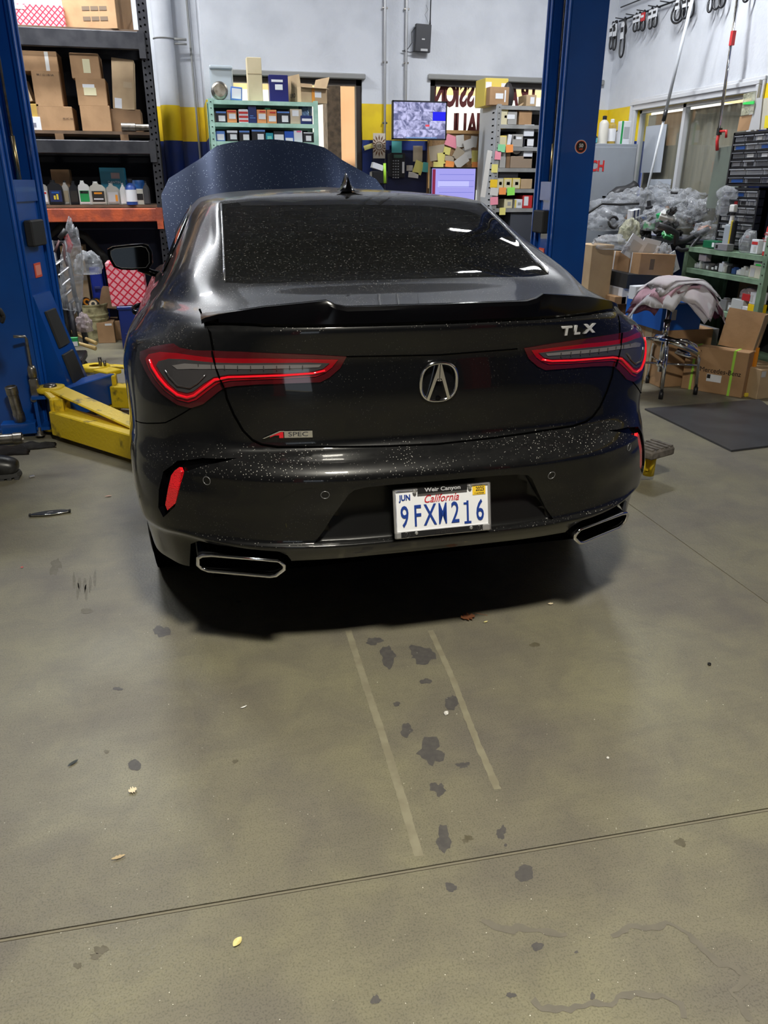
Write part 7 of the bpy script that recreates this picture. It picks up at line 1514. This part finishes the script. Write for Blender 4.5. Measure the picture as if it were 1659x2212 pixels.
o = carton('carton', 'striped blue and white carton left of the leaning pole base', 'box', (at(1367, 480, 6.6).x, 6.6, at(1367, 488, 6.6).z), (.10, .06, .14), BW, rz=.3, rot=(.1, -.15, .3), labels=[lab(.25, .5, .15, .98, NV), lab(.7, .5, .15, .98, NV)])
o = carton('carton', 'green and white carton in the middle of the heap', 'box', (at(1438, 472, 6.4).x, 6.4, at(1438, 476, 6.4).z), (.17, .07, .07), P_('box_bright_green', (.01, .30, .09)), rot=(.15, -.25, .2), labels=[lab(.6, .25, .7, .45)])
o = carton('carton', 'green flat box on the green shelf beside the bottle', 'box', (4.13, 5.72, .995), (.09, .18, .055), P_('box_deep_green', (.005, .12, .05)), labels=[('l', .25, .5, .15, .6, LAB)])
# poles
def pole():
    a, b = PX(1500, -20, 4.2), PX(1382, 478, 4.15); e = empty('extension_pole', b, label='long pale telescopic pole leaning over the parts heap', cat='pole'); d = a - b
    tube('shaft', [(0, 0, 0), d * .5], .011, P_('pole_silver', (.6, .63, .66), .3), e, 10); tube('shaft', [d * .5, d * 1.0], .014, MATS['pole_silver'], e, 10); tube('grip_ring', [d * .47, d * .52], .018, CK, e, 10)
    a, b = PX(1597, -20, 4.35), PX(1553, 290, 4.3); e = empty('grabber_pole', b, label='thin chrome grabber pole with red jaws hanging on the right wall', cat='grabber'); d = a - b
    tube('shaft', [(0, 0, 0), d], .008, MATS['chrome'], e, 8); tube('shaft', [Vector((0, .02, 0)), d + Vector((0, .02, 0))], .005, STEEL, e, 8); box('red_label', d * .68, (.03, .03, .10), CR, e); tube('jaw', [(0, 0, .02), (0, .01, -.05), (0, -.01, -.12)], .013, CR, e, 8); tube('jaw', [(0, 0, .02), (0, -.09, .02), (0, -.10, -.03)], .010, CR, e, 8); box('hinge', (0, 0, .02), (.03, .03, .05), CK, e)
pole()
# glass sheet leaning on the wall with papers, small parts drawers
gx = 4.33
def sheet(name, lb, pts, m, cat, t=.006, x=gx):
    P = [PX(px, py, x) for px, py in pts]; bm = bmesh.new(); A = [bm.verts.new(p) for p in P]; B = [bm.verts.new(p + Vector((t, 0, 0))) for p in P]; bm.faces.new(A); bm.faces.new(B[::-1])
    for i in range(len(A)): bm.faces.new((A[i], B[i], B[(i + 1) % len(A)], A[(i + 1) % len(A)]))
    c = sum(P, Vector()) / len(P); bmesh.ops.translate(bm, vec=-c, verts=bm.verts); bmesh.ops.recalc_face_normals(bm, faces=bm.faces); return tag(bm_obj(name, bm, m, None, c), lb, cat)
sheet('plastic_sheet', 'grey green plastic sheet standing left of the drawer cabinets', [(1549, 320), (1600, 312), (1600, 450), (1524, 450)], noisy('sheet_green', (.14, .17, .14), (.12, .14, .12), 4, .35), 'sheet')
sheet('cardboard_sheet', 'brown card with handwriting above the drawer cabinets', [(1598, 252), (1625, 247), (1617, 281), (1592, 284)], CARD, 'sheet', x=4.30)
sheet('plastic_bag', 'clear bag with a green strip above the drawer cabinets', [(1606, 203), (1633, 196), (1627, 245), (1600, 250)], BAGY, 'plastic bag', x=4.29); sheet('green_strip', 'bright green strip on the bag above the drawers', [(1606, 221), (1629, 218), (1628, 225), (1604, 226)], P_('strip_green', (.05, .7, .12)), 'label', x=4.28)
sheet('printed_card', 'grey white printed card above the drawer cabinets', [(1634, 212), (1647, 210), (1640, 280), (1617, 281)], LABG, 'card', x=4.30)
sheet('printed_card', 'pale card at the right edge above the drawer cabinets', [(1648, 213), (1675, 208), (1672, 280), (1641, 280)], P_('card_straw', (.55, .52, .42), .7), 'card', x=4.31); sheet('printed_card', 'bright yellow card at the right edge above the drawers', [(1653, 250), (1680, 246), (1680, 275), (1650, 277)], P_('card_yellow', (.8, .65, .02), .6), 'card', x=4.29)
def drawers(lb, tl, bl, rows, y_far, y_near, z0, z1, cols, seed, x=4.22):
    e = empty('drawer_cabinet', (x, (y_far + y_near) / 2, z0), label=lb, cat='drawer cabinet', group=None); W = y_far - y_near; Hh = z1 - z0; rd = random.Random(seed)
    bm = bmesh.new(); bx(bm, (.09, 0, Hh / 2), (.10, W, Hh)); 
    for s in (1, -1): bx(bm, (.04, s * (W / 2 - .008), Hh / 2), (.10, .016, Hh)); bx(bm, (.04, 0, Hh / 2 + s * (Hh / 2 - .008)), (.10, W, .016))
    rh = (Hh - .03) / rows; 
    for r in range(1, rows): bx(bm, (.04, 0, .015 + r * rh), (.09, W, .007))
    bm_obj('frame', bm, CK, e)
    dm = [mat('drawer_clear', (.20, .21, .23), .2), mat('drawer_smoke', (.12, .125, .14), .2), mat('drawer_pale', (.30, .31, .33), .25)]
    for r in range(rows):
        n = cols[r % len(cols)]; cw = (W - .035) / n
        for c in range(n):
            y = W / 2 - .0175 - (c + .5) * cw; z = .015 + (rows - 1 - r + .5) * rh
            bm = bmesh.new(); bx(bm, (.03, 0, 0), (.06, cw - .008, rh - .016)); bx(bm, (-.008, 0, rh * .28), (.016, cw - .012, rh * .14)); d = bm_obj('drawer', bm, dm[rd.randrange(3)], e, (0, y, z))
            q = rd.random()
            if q < .55: box('contents', (-.002, rd.uniform(-.01, .01), -rh * .1), (.004, cw * rd.uniform(.35, .75), rh * .38), rd.choice([PC[0], PC[2], CR, CBu, PC[1], LAB, PC[5]]), d)
    return e
t0, t1 = PX(1588, 287, 4.22), PX(1556, 402, 4.22)
drawers('upper black small parts cabinet with clear drawers on the right wall', 0, 0, 6, t0.y, t0.y - .62, t1.z, t0.z, [5, 4, 4, 4, 3, 3], 3)
b0, b1 = PX(1560, 410, 4.22), PX(1535, 515, 4.22)
drawers('lower black small parts cabinet with clear drawers standing on the green shelf', 0, 0, 7, t0.y + .02, t0.y - .42, 1.0, t1.z - .01, [3, 4, 4, 4, 3, 4, 4], 8)
# green shelving along the right wall
GX, GY0, GY1 = 4.05, 4.98, 5.98
def greenshelf():
    e = empty('shelf_unit', (GX, GY0, 0), label='green steel shelf unit along the right wall full of small parts', cat='shelf unit'); D = .42; W = GY1 - GY0
    for y in (0., W):
        for x in (0., D):
            z1 = 1.12 if (y == 0) else 1.0
            bm = bmesh.new(); bx(bm, (x, y + (.02 if y == 0 else -.02), z1 / 2), (.004, .05, z1)); bx(bm, (x + (.02 if x == 0 else -.02), y, z1 / 2), (.045, .004, z1)); bm_obj('post', bm, GS, e)
    for z in (.99, .825, .545, .22):
        bm = bmesh.new(); bx(bm, (D / 2, W / 2, z - .004), (D, W - .01, .006)); bx(bm, (.003, W / 2, z - .018), (.005, W - .01, .036)); bx(bm, (D / 2, .01, z - .018), (D, .005, .036)); bm_obj('shelf', bm, GS, e)
    box('back_sheet', (D + .006, W / 2, .5), (.004, W, 1.0), SDK, e)  # shade behind the parts, put in as a dark sheet
    box('end_sheet', (D / 2, W + .004, .5), (D, .004, 1.0), GS, e)
    for z in (1.06, .92): 
        for k in range(3): tube('bolt', [(-.006, .02, z - k * .06), (.006, .02, z - k * .06)], .005, CK, e, 6)
greenshelf()
rd = random.Random(12)
def shelf_bits(z, y0, y1, n, hmax, where, pal):
    for i in range(n):
        y = y0 + (y1 - y0) * (i + .5) / n; c = pal[rd.randrange(len(pal))]; nm = c.name.split('_', 1)[1].replace('_', ' '); s = (rd.uniform(.06, .12), (y1 - y0) / n * rd.uniform(.7, .98), rd.uniform(.4, 1.) * hmax)
        bm = bmesh.new(); bx(bm, (0, 0, s[2] / 2), s, bevel=.003); bx(bm, (-.01, 0, s[2] * 1.05), (s[0] * .5, s[1] * .5, s[2] * .3), bevel=.003); o = bm_obj('small_part', bm, c, None, (GX + .06 + s[0] / 2, y, z)); o.rotation_euler[2] = rd.uniform(-.3, .3)
        if rd.random() < .5: box('label', (-s[0] / 2 - .001, 0, s[2] * .5), (.002, s[1] * .6, s[2] * .5), LAB, o)
        od = ['farthest', 'second', 'third', 'fourth', 'fifth', 'sixth', 'seventh', 'eighth', 'ninth', 'tenth', 'eleventh', 'twelfth', 'nearest'][n - 1 - i if i else n - 1] if 0 else ['nearest', 'second', 'third', 'fourth', 'fifth', 'sixth', 'seventh', 'eighth', 'ninth', 'tenth', 'eleventh', 'twelfth', 'farthest'][i]
        tag(o, 'small %s packed part, %s along the %s of the green unit' % (nm, od, where), 'car part', 'small parts on the %s' % where)
shelf_bits(.825, 5.22, 5.92, 13, .07, 'second shelf', [PC[0], PC[4], PC[1], PC[2], BW])
shelf_bits(.545, 5.32, 5.8, 5, .08, 'third shelf', [BW, PC[1], BG])
def rb(lb, y, z, s, m, ls=(), x=None, rz=0., **k): return carton('carton', lb, 'box', ((x if x else GX + .03) + s[0] / 2, y, z), s, m, rz=rz, labels=[('l',) + l[1:] if l[0] == 'f' else l for l in ls], **k)
rb('white carton with a green mark above the pale one on the second shelf', 5.10, .915, (.10, .11, .065), P_('box_offwhite', (.55, .54, .50), .7), [lab(.2, .7, .2, .5, INK), lab(.5, .1, .5, .2, P_('mark_green', (.05, .7, .1)))])
rb('pale cream carton with a gear print at the front of the second shelf', 5.11, .825, (.12, .16, .088), P_('box_ivory', (.60, .58, .47), .7), [lab(.75, .45, .3, .7, LABG)])
rb('bright yellow carton at the front of the third shelf', 5.09, .545, (.10, .09, .095), P_('box_canary', (.85, .58, .0), .6))
rb('white printed carton standing on the yellow one', 5.09, .641, (.09, .08, .085), BW, [lab(.7, .5, .3, .6, LABG)])
rb('grey white battery carton on the third shelf', 5.26, .545, (.12, .14, .11), P_('box_pale_grey', (.50, .52, .52), .7), [lab(.5, .3, .6, .12, INK)])
rb('small white carton between the battery carton and the yellow one', 5.165, .545, (.08, .07, .07), BW)
bag('plastic_bag', 'clear bag with red parts lying on the third shelf', (GX + .14, 5.2, .66), (.10, .13, .06), BAGM, 55, sub=3); rb('red packet inside the bag on the third shelf', 5.17, .655, (.08, .10, .05), CR)
o = rb('dark brown board leaning at the back of the third shelf', 5.5, .545, (.02, .25, .2), CARD3, x=GX + .30)
rb('small tin with a white lid at the left of the second shelf', 5.78, .89, (.05, .10, .055), P_('tin_mauve', (.40, .35, .36)))
# tops: bottles, cans
ZG = .992
e = empty('bottle', PX(1572, 518, 4.12) * 1, label='black and yellow trigger bottle with a white cap on the green shelf', cat='bottle'); e.location = (4.12, PX(1572, 518, 4.12).y, ZG); 
box('body', (0, 0, .095), (.045, .085, .19), P_('label_steel', (.32, .36, .40), .4), e, .018, 3); box('body_back', (.0, -.05, .11), (.04, .04, .22), CK, e, .015, 2); box('yellow_band', (-.008, -.045, .12), (.04, .014, .2), CYe, e, .006); lathe('neck', [(.02, .19), (.016, .24), (.016, .26)], CW, e, (0, -.01, 0), 12, cap=False); lathe('collar', [(.02, .255), (.02, .275)], CK, e, (0, -.01, 0), 12); box('trigger_head', (0, -.005, .305), (.035, .06, .055), CW, e, .01, 2)
e = cyl_bottle('red and white aerosol can with a black cap at the front of the green shelf', 1638, 475, 5.2, .031, CR, CK, LAB, zb=ZG, cat='spray can', shoulder=.78, X=4.10); e.location = (4.10, 5.06, ZG)
t = text('printed_text', 'CRC', .022, CR, e, (-.0325, 0, .145), (PI / 2, 0, -PI / 2), ext=.0004, bold=.0005); text('printed_text', 'White Lithium', .0115, CR, e, (-.0325, 0, .115), (PI / 2, 0, -PI / 2), ext=.0004); text('printed_text', 'Grease', .015, CR, e, (-.0325, 0, .098), (PI / 2, 0, -PI / 2), ext=.0004)
carton('carton', 'small white carton with a red stripe left of the aerosol can', 'box', (4.12, 5.20, ZG), (.05, .08, .10), BW, labels=[('l', .5, .75, .8, .2, CR), ('l', .4, .35, .3, .4, LABG)])
bag('plastic_bag', 'crumpled clear packet between the trigger bottle and the small carton', (4.13, 5.32, ZG), (.05, .075, .09), BAG, 71, sub=3); e = cyl_bottle('grey capped can at the right edge behind the aerosol', 1650, 480, 5.0, .03, LABG, CW, None, zb=ZG, cat='can', X=4.3)
e.location = (4.26, 5.08, ZG)
o = carton('grey_block', 'grey metal block with a square hole under the trigger bottle', 'metal block', (4.08, 5.53, ZG), (.06, .16, .05), PC[1], labels=[('l', .8, .5, .15, .5, INK)])
bag('plastic_bag', 'small clear bag hanging over the drawer fronts', (4.17, 5.72, 1.36), (.04, .12, .06), BAG, 77, sub=3); bag('plastic_bag', 'clear bag hooked on the lower drawers', (4.17, 5.75, 1.24), (.03, .07, .09), BAG, 79, sub=3)
# vertical column behind the far end
tag(tube('gas_cylinder', [(4.30, 4.80, 0), (4.30, 4.80, 1.15), (4.30, 4.80, 1.25)], [.10, .10, .04], noisy('cyl_grey', (.22, .22, .20), (.15, .15, .13), 6, .5), None, 20), 'tall dull grey cylinder against the right wall', 'gas cylinder')
o = box('orange_placard', (4.03, 4.93, .25), (.02, .12, .22), CO, None); tag(o, 'orange and white placard leaning at the foot of the green shelf', 'placard'); box('white_band', (-.011, .035, 0), (.002, .04, .2), LAB, o)
# ---------------------------------------------------------------- stack of cartons behind the stool
def corner(name, lb, cat, cp, yt, yb, Y, lx, ly, m, rz=0., zb=None, **k):
    b = PY(cp, yb, Y); t = PY(cp, yt, Y); z = b.z if zb is None else zb; M_ = Matrix.Rotation(rz, 3, 'Z'); c = Vector((b.x, Y, 0)) + M_ @ Vector((lx / 2, ly / 2, 0)); return carton(name, lb, cat, (c.x, c.y, z), (lx, ly, t.z - z), m, rz=rz, **k)
corner('carton', 'big brown carton on the floor under the blue box', 'box', 1425, 715, 832, 5.25, .40, .50, CARD, zb=0, labels=[('l', .5, .5, .2, .98, TAPE)])
corner('carton', 'bright blue carton with white symbols under the papers', 'box', 1426, 659, 709, 5.25, .34, .52, P_('box_royal', (.003, .11, .50), .45), zb=PY(1426, 715, 5.25).z, labels=[('l', .80, .22, .05, .35, P_('symbol_pale', (.45, .6, .8))), ('l', .88, .22, .05, .35, MATS['symbol_pale']), ('f', .3, .6, .12, .4, LABG)])
corner('carton', 'second brown carton low behind the stool legs', 'box', 1470, 745, 838, 5.5, .28, .3, CARD3, zb=0)
zt = PY(1426, 659, 5.25).z
for lb, px, Y, w_, h, m in (('white printed packet standing in the blue carton', 1380, 5.6, .16, .10, BW), ('grey printed packet beside the white one in the blue carton', 1410, 5.5, .12, .09, GBX), ('white box standing at the right in the blue carton', 1440, 5.35, .14, .13, BW)):
    x = PY(px, 650, Y).x; carton('carton', lb, 'box', (x, Y, zt), (w_, .08, h), m, labels=[lab(.4, .5, .5, .4, LABG)], rz=.2)
corner('carton', 'tall tan carton standing behind the right lift post', 'box', 1262, 530, 700, 6.0, .20, .25, CARD2, zb=0)
corner('carton', 'brown carton base under the black case', 'box', 1340, 655, 800, 5.9, .35, .55, CARD3, zb=0)
o = corner('carton', 'white printed carton with an orange corner below the black case', 'box', 1342, 617, 652, 5.85, .16, .32, BW, zb=PY(1340, 655, 5.9).z, labels=[('l', .4, .5, .4, .6, LABG), ('l', .93, .6, .12, .6, CO)])
for i in range(4): carton('carton', ['tan scrap of carton filling the stack', 'white manual lying in the stack', 'grey folded card in the stack', 'pale long box below the black case'][i], 'box', (PY(1350 + i * 22, 640, 5.8).x, 5.95 - i * .05, PY(1340, 655, 5.9).z), (.12, .2, .06 + .03 * i), [CARD, BW, GBX, BW][i], rz=.2 * i)
o = corner('tool_case', 'black hard case lying under the strapped carton', 'case', 1352, 594, 626, 5.8, .30, .42, P_('case_black', (.02, .022, .025), .5)); o.rotation_euler = (0, math.radians(3), 0)
o = corner('carton', 'brown carton with two white straps on top of the stack', 'box', 1378, 552, 598, 5.8, .32, .52, CARD, rz=0., labels=[('l', .25, .5, .03, 1.01, LAB), ('l', .78, .5, .03, 1.01, LAB), ('f', .35, .5, .12, .5, MATS['print_brown'])]); o.rotation_euler = (math.radians(-2), math.radians(3), 0)
zs = o.location.z + o.dimensions.z / 2 + .04
for sx_ in (-.11, .11): pass
bag('plastic_bag', 'clear bag with a grey part on the strapped carton', (PY(1322, 540, 5.95).x, 6.0, zs), (.12, .16, .07), BAG, 91, sub=4); bag('plastic_bag', 'cloudy yellowish bag leaning on the strapped carton', (PY(1358, 515, 6.1).x, 6.1, zs + .02), (.08, .09, .13), BAGY, 93, sub=4); bag('plastic_bag', 'hanging clear bag right of the strapped carton', (PY(1432, 545, 5.9).x, 5.9, .72), (.10, .09, .19), BAG, 95, sub=4)
for i, (px, py, rz) in enumerate(((1370, 535, .5), (1402, 540, .2), (1445, 572, -.5))):
    p = PY(px, py, 5.95); o = box('printed_card', p, (.16, .01, .17), BW, None, rot=(.1, rz, 0)); tag(o, ['white blue printed card standing in the strapped carton', 'white card with line drawings behind the cloudy bag', 'white card with drawings tilted beside the hanging bag'][i], 'card'); box('drawing', (0, -.006, 0), (.10, .002, .10), LABG, o)
# books and junk at the foot of the green shelf
carton('battery', 'grey car battery on the floor right of the blue carton', 'battery', (4.0, 5.55, .225), (.17, .26, .18), PC[1], labels=[('l', .5, .9, .9, .1, PC[0])]); hoseP('thin copper lead looped over the battery', [PY(1500, 700, 5.4), PY(1503, 692, 5.4), PY(1507, 700, 5.4), PY(1500, 715, 5.4), PY(1498, 725, 5.4)], .006, P_('copper', (.5, .22, .1), .4), 'cable')
rag('shop_rag', 'pink rag lying on the floor behind the stool', 'rag', PZ(1455, 828, 0), .25, .15, .05, P_('rag_pink', (.45, .22, .22), .9), 8)
# big flat carton with lettering
def mb():
    a, b = PZ(1470, 838, 0), PZ(1601, 860, 0); d = b - a; rz = math.atan2(d.y, d.x); L_ = d.length; h = .335; e = empty('carton', a, rz, 'open brown carton with black lettering and green straps right of the stool', 'box')
    bm = bmesh.new(); bx(bm, (L_ / 2, .06, h / 2), (L_, .12, h), bevel=.003); bm_obj('body', bm, CARD, e)
    for x in (.07, L_ - .10): box('strap', (x, .06, h / 2), (.018, .123, h + .004), P_('strap_lime', (.40, .75, .08), .5), e)
    text('printed_text', 'Mercedes-Benz', .052, INK, e, (L_ * .60, -.002, .17), ext=.0004, sx=.95); lb_ = box('label', (L_ * .52, -.002, .115), (.11, .002, .055), LAB, e); box('label_logo', (-.04, -.0015, .01), (.025, .001, .03), INK, lb_)
    tube('printed_ring', [(L_ * .20 + .035 * math.cos(k * .42), -.001, .175 + .035 * math.sin(k * .42)) for k in range(15)], .0015, INK, e, 4, True)
    fl = bmesh.new(); bx(fl, (0, 0, .14), (L_ * .62, .005, .28)); bmesh.ops.transform(fl, matrix=Matrix.Translation((L_ * .72, .115, h)) @ Matrix.Rotation(math.radians(-10), 4, 'X') @ Matrix.Rotation(math.radians(4), 4, 'Y'), verts=fl.verts); bm_obj('flap', fl, CARD, e)
    fl = bmesh.new(); bx(fl, (0, 0, .14), (.005, .12, .26)); bmesh.ops.transform(fl, matrix=Matrix.Translation((L_ - .0, .12, h)) @ Matrix.Rotation(math.radians(8), 4, 'Y'), verts=fl.verts); bm_obj('flap', fl, CARD2, e)
mb()
p = PZ(1622, 862, 0); carton('carton', 'closed tan carton at the right edge beside the lettered one', 'box', (p.x + .14, p.y + .14, 0), (.26, .30, .22), CARD2, rz=.1, labels=[('f', .1, .85, .15, .2, LABG)])
tag(box('yellow_clip', PZ(1612, 853, .015), (.03, .02, .03), CYe, None, .005), 'tiny yellow clip between the two right cartons', 'clip')
# chrome stool with a heap of paper mats
def stool():
    cx, cy = 3.41, 5.13; e = empty('stool', (cx, cy, 0), label='chrome shop stool heaped with pink and white papers', cat='stool'); C = MATS['chrome']
    tube('post', [(0, 0, .16), (0, 0, .40), (0, 0, .42), (0, 0, .72)], [.022, .022, .016, .016], C, e, 14); tube('post_collar', [(0, 0, .40), (0, 0, .54)], .024, C, e, 14); lathe('collar_cap', [(.028, .53), (.028, .545), (.018, .55)], CK, e, None, 14)
    F = [PZ(1427, 862, 0), PZ(1503, 852, 0), Vector((3.50, 5.42, 0)), Vector((3.12, 5.30, 0))]
    for f in F:
        d = Vector((f.x - cx, f.y - cy, 0)); tube('leg', [(0, 0, .40), d * .55 + Vector((0, 0, .40)), d * .80 + Vector((0, 0, .365)), d * .93 + Vector((0, 0, .29)), d * .98 + Vector((0, 0, .04))], .0125, C, e, 10); tube('leg_brace', [(0, 0, .22), d * .95 + Vector((0, 0, .22))], .0085, C, e, 8); tube('rubber_foot', [d * .98 + Vector((0, 0, 0)), d * .98 + Vector((0, 0, .055))], .017, CK, e, 10)
    lathe('hub', [(.03, .20), (.034, .21), (.034, .235), (.03, .245)], C, e, None, 14)
    R_ = .185; bm = bmesh.new(); n = 28; rings = []
    M_ = Matrix.Translation((.10, -.02, .345)) @ Matrix.Rotation(math.radians(24), 4, 'Y') @ Matrix.Rotation(math.radians(-6), 4, 'X')
    for k in range(n):
        a = 2 * PI * k / n; rings.append([bm.verts.new((r * math.cos(a), r * math.sin(a), z)) for r, z in ((R_, -.024), (R_ + .004, 0), (R_, .024), (R_ - .006, .024), (R_ - .005, 0), (R_ - .006, -.024))])
    for k in range(n):
        A, B = rings[k], rings[(k + 1) % n]
        for j in range(6): f = bm.faces.new((A[j], A[(j + 1) % 6], B[(j + 1) % 6], B[j])); f.smooth = True
    bmesh.ops.transform(bm, matrix=M_, verts=bm.verts); bmesh.ops.recalc_face_normals(bm, faces=bm.faces); bm_obj('foot_ring', bm, C, e)
    lathe('seat', [(0, .70), (.165, .70), (.175, .715), (.175, .75), (.16, .765), (0, .77)], P_('vinyl_black', (.02, .02, .02), .4), e, None, 28)
    return cx, cy
scx, scy = stool()
def papers():
    WM = [noisy('paper_pinkish', (.80, .72, .75), (.84, .82, .82), 3, .8), P_('paper_pink', (.78, .52, .60), .8), P_('paper_white', (.78, .76, .78), .8), P_('paper_mauve', (.22, .08, .12), .8)]
    lbs = ['crumpled printed sheet on top of the stool pile', 'second white sheet of the stool pile', 'pink edged sheet in the stool pile', 'large white sheet hanging left on the stool', 'white sheet drooping to a point at the front of the stool', 'wide pinkish sheet spreading right on the stool', 'white sheet lowest at the front of the stool pile', 'maroon frayed sheet hanging at the right of the stool', 'dark underside sheet at the left of the stool pile', 'thin pink sheet between the white ones']
    spec = [(0, .06, .46, .34, .15, 0, .07), (.02, .0, .50, .36, -.1, 2, .06), (-.04, .02, .52, .34, .3, 1, .05), (-.12, .0, .46, .40, .55, 2, .04), (.02, -.08, .40, .46, .85, 0, .03), (.12, .0, .48, .38, -.25, 0, .02), (.04, -.10, .38, .44, .6, 2, .01), (.20, -.04, .30, .34, -.5, 3, -.01), (-.16, .02, .36, .30, .3, 3, .0), (.08, .0, .46, .36, .1, 1, .035)]
    for i, (dx, dy, sx, sy, rz, mi, dz) in enumerate(spec):
        n = 14; bm = bmesh.new(); G = {}; ca, sa = math.cos(rz), math.sin(rz)
        for a in range(n + 1):
            for b in range(n + 1):
                u, v = (a / n - .5) * sx, (b / n - .5) * sy; x, y = dx + u * ca - v * sa, dy + u * sa + v * ca; r = math.hypot(x, y); over = max(0, r - .17)
                z = .775 + dz * .9 + .010 * MN.noise(Vector((x * 9, y * 9, i))) - over * (.75 + .25 * MN.noise(Vector((x * 6, y * 6, i * 2)))) - over ** 2 * 1.2 + .016 * math.sin(math.atan2(y, x) * 9 + i) * min(1, over * 8); k = 1 - over * .35
                G[a, b] = bm.verts.new((x * k, y * k, z))
        for a in range(n):
            for b in range(n): f = bm.faces.new((G[a, b], G[a + 1, b], G[a + 1, b + 1], G[a, b + 1])); f.smooth = True
        bmesh.ops.solidify(bm, geom=list(bm.faces), thickness=.0015); o = bm_obj('paper_sheet', bm, WM[mi], None, (scx + .05, scy, 0)); tag(o, lbs[i], 'paper', 'sheets heaped on the stool')
papers()
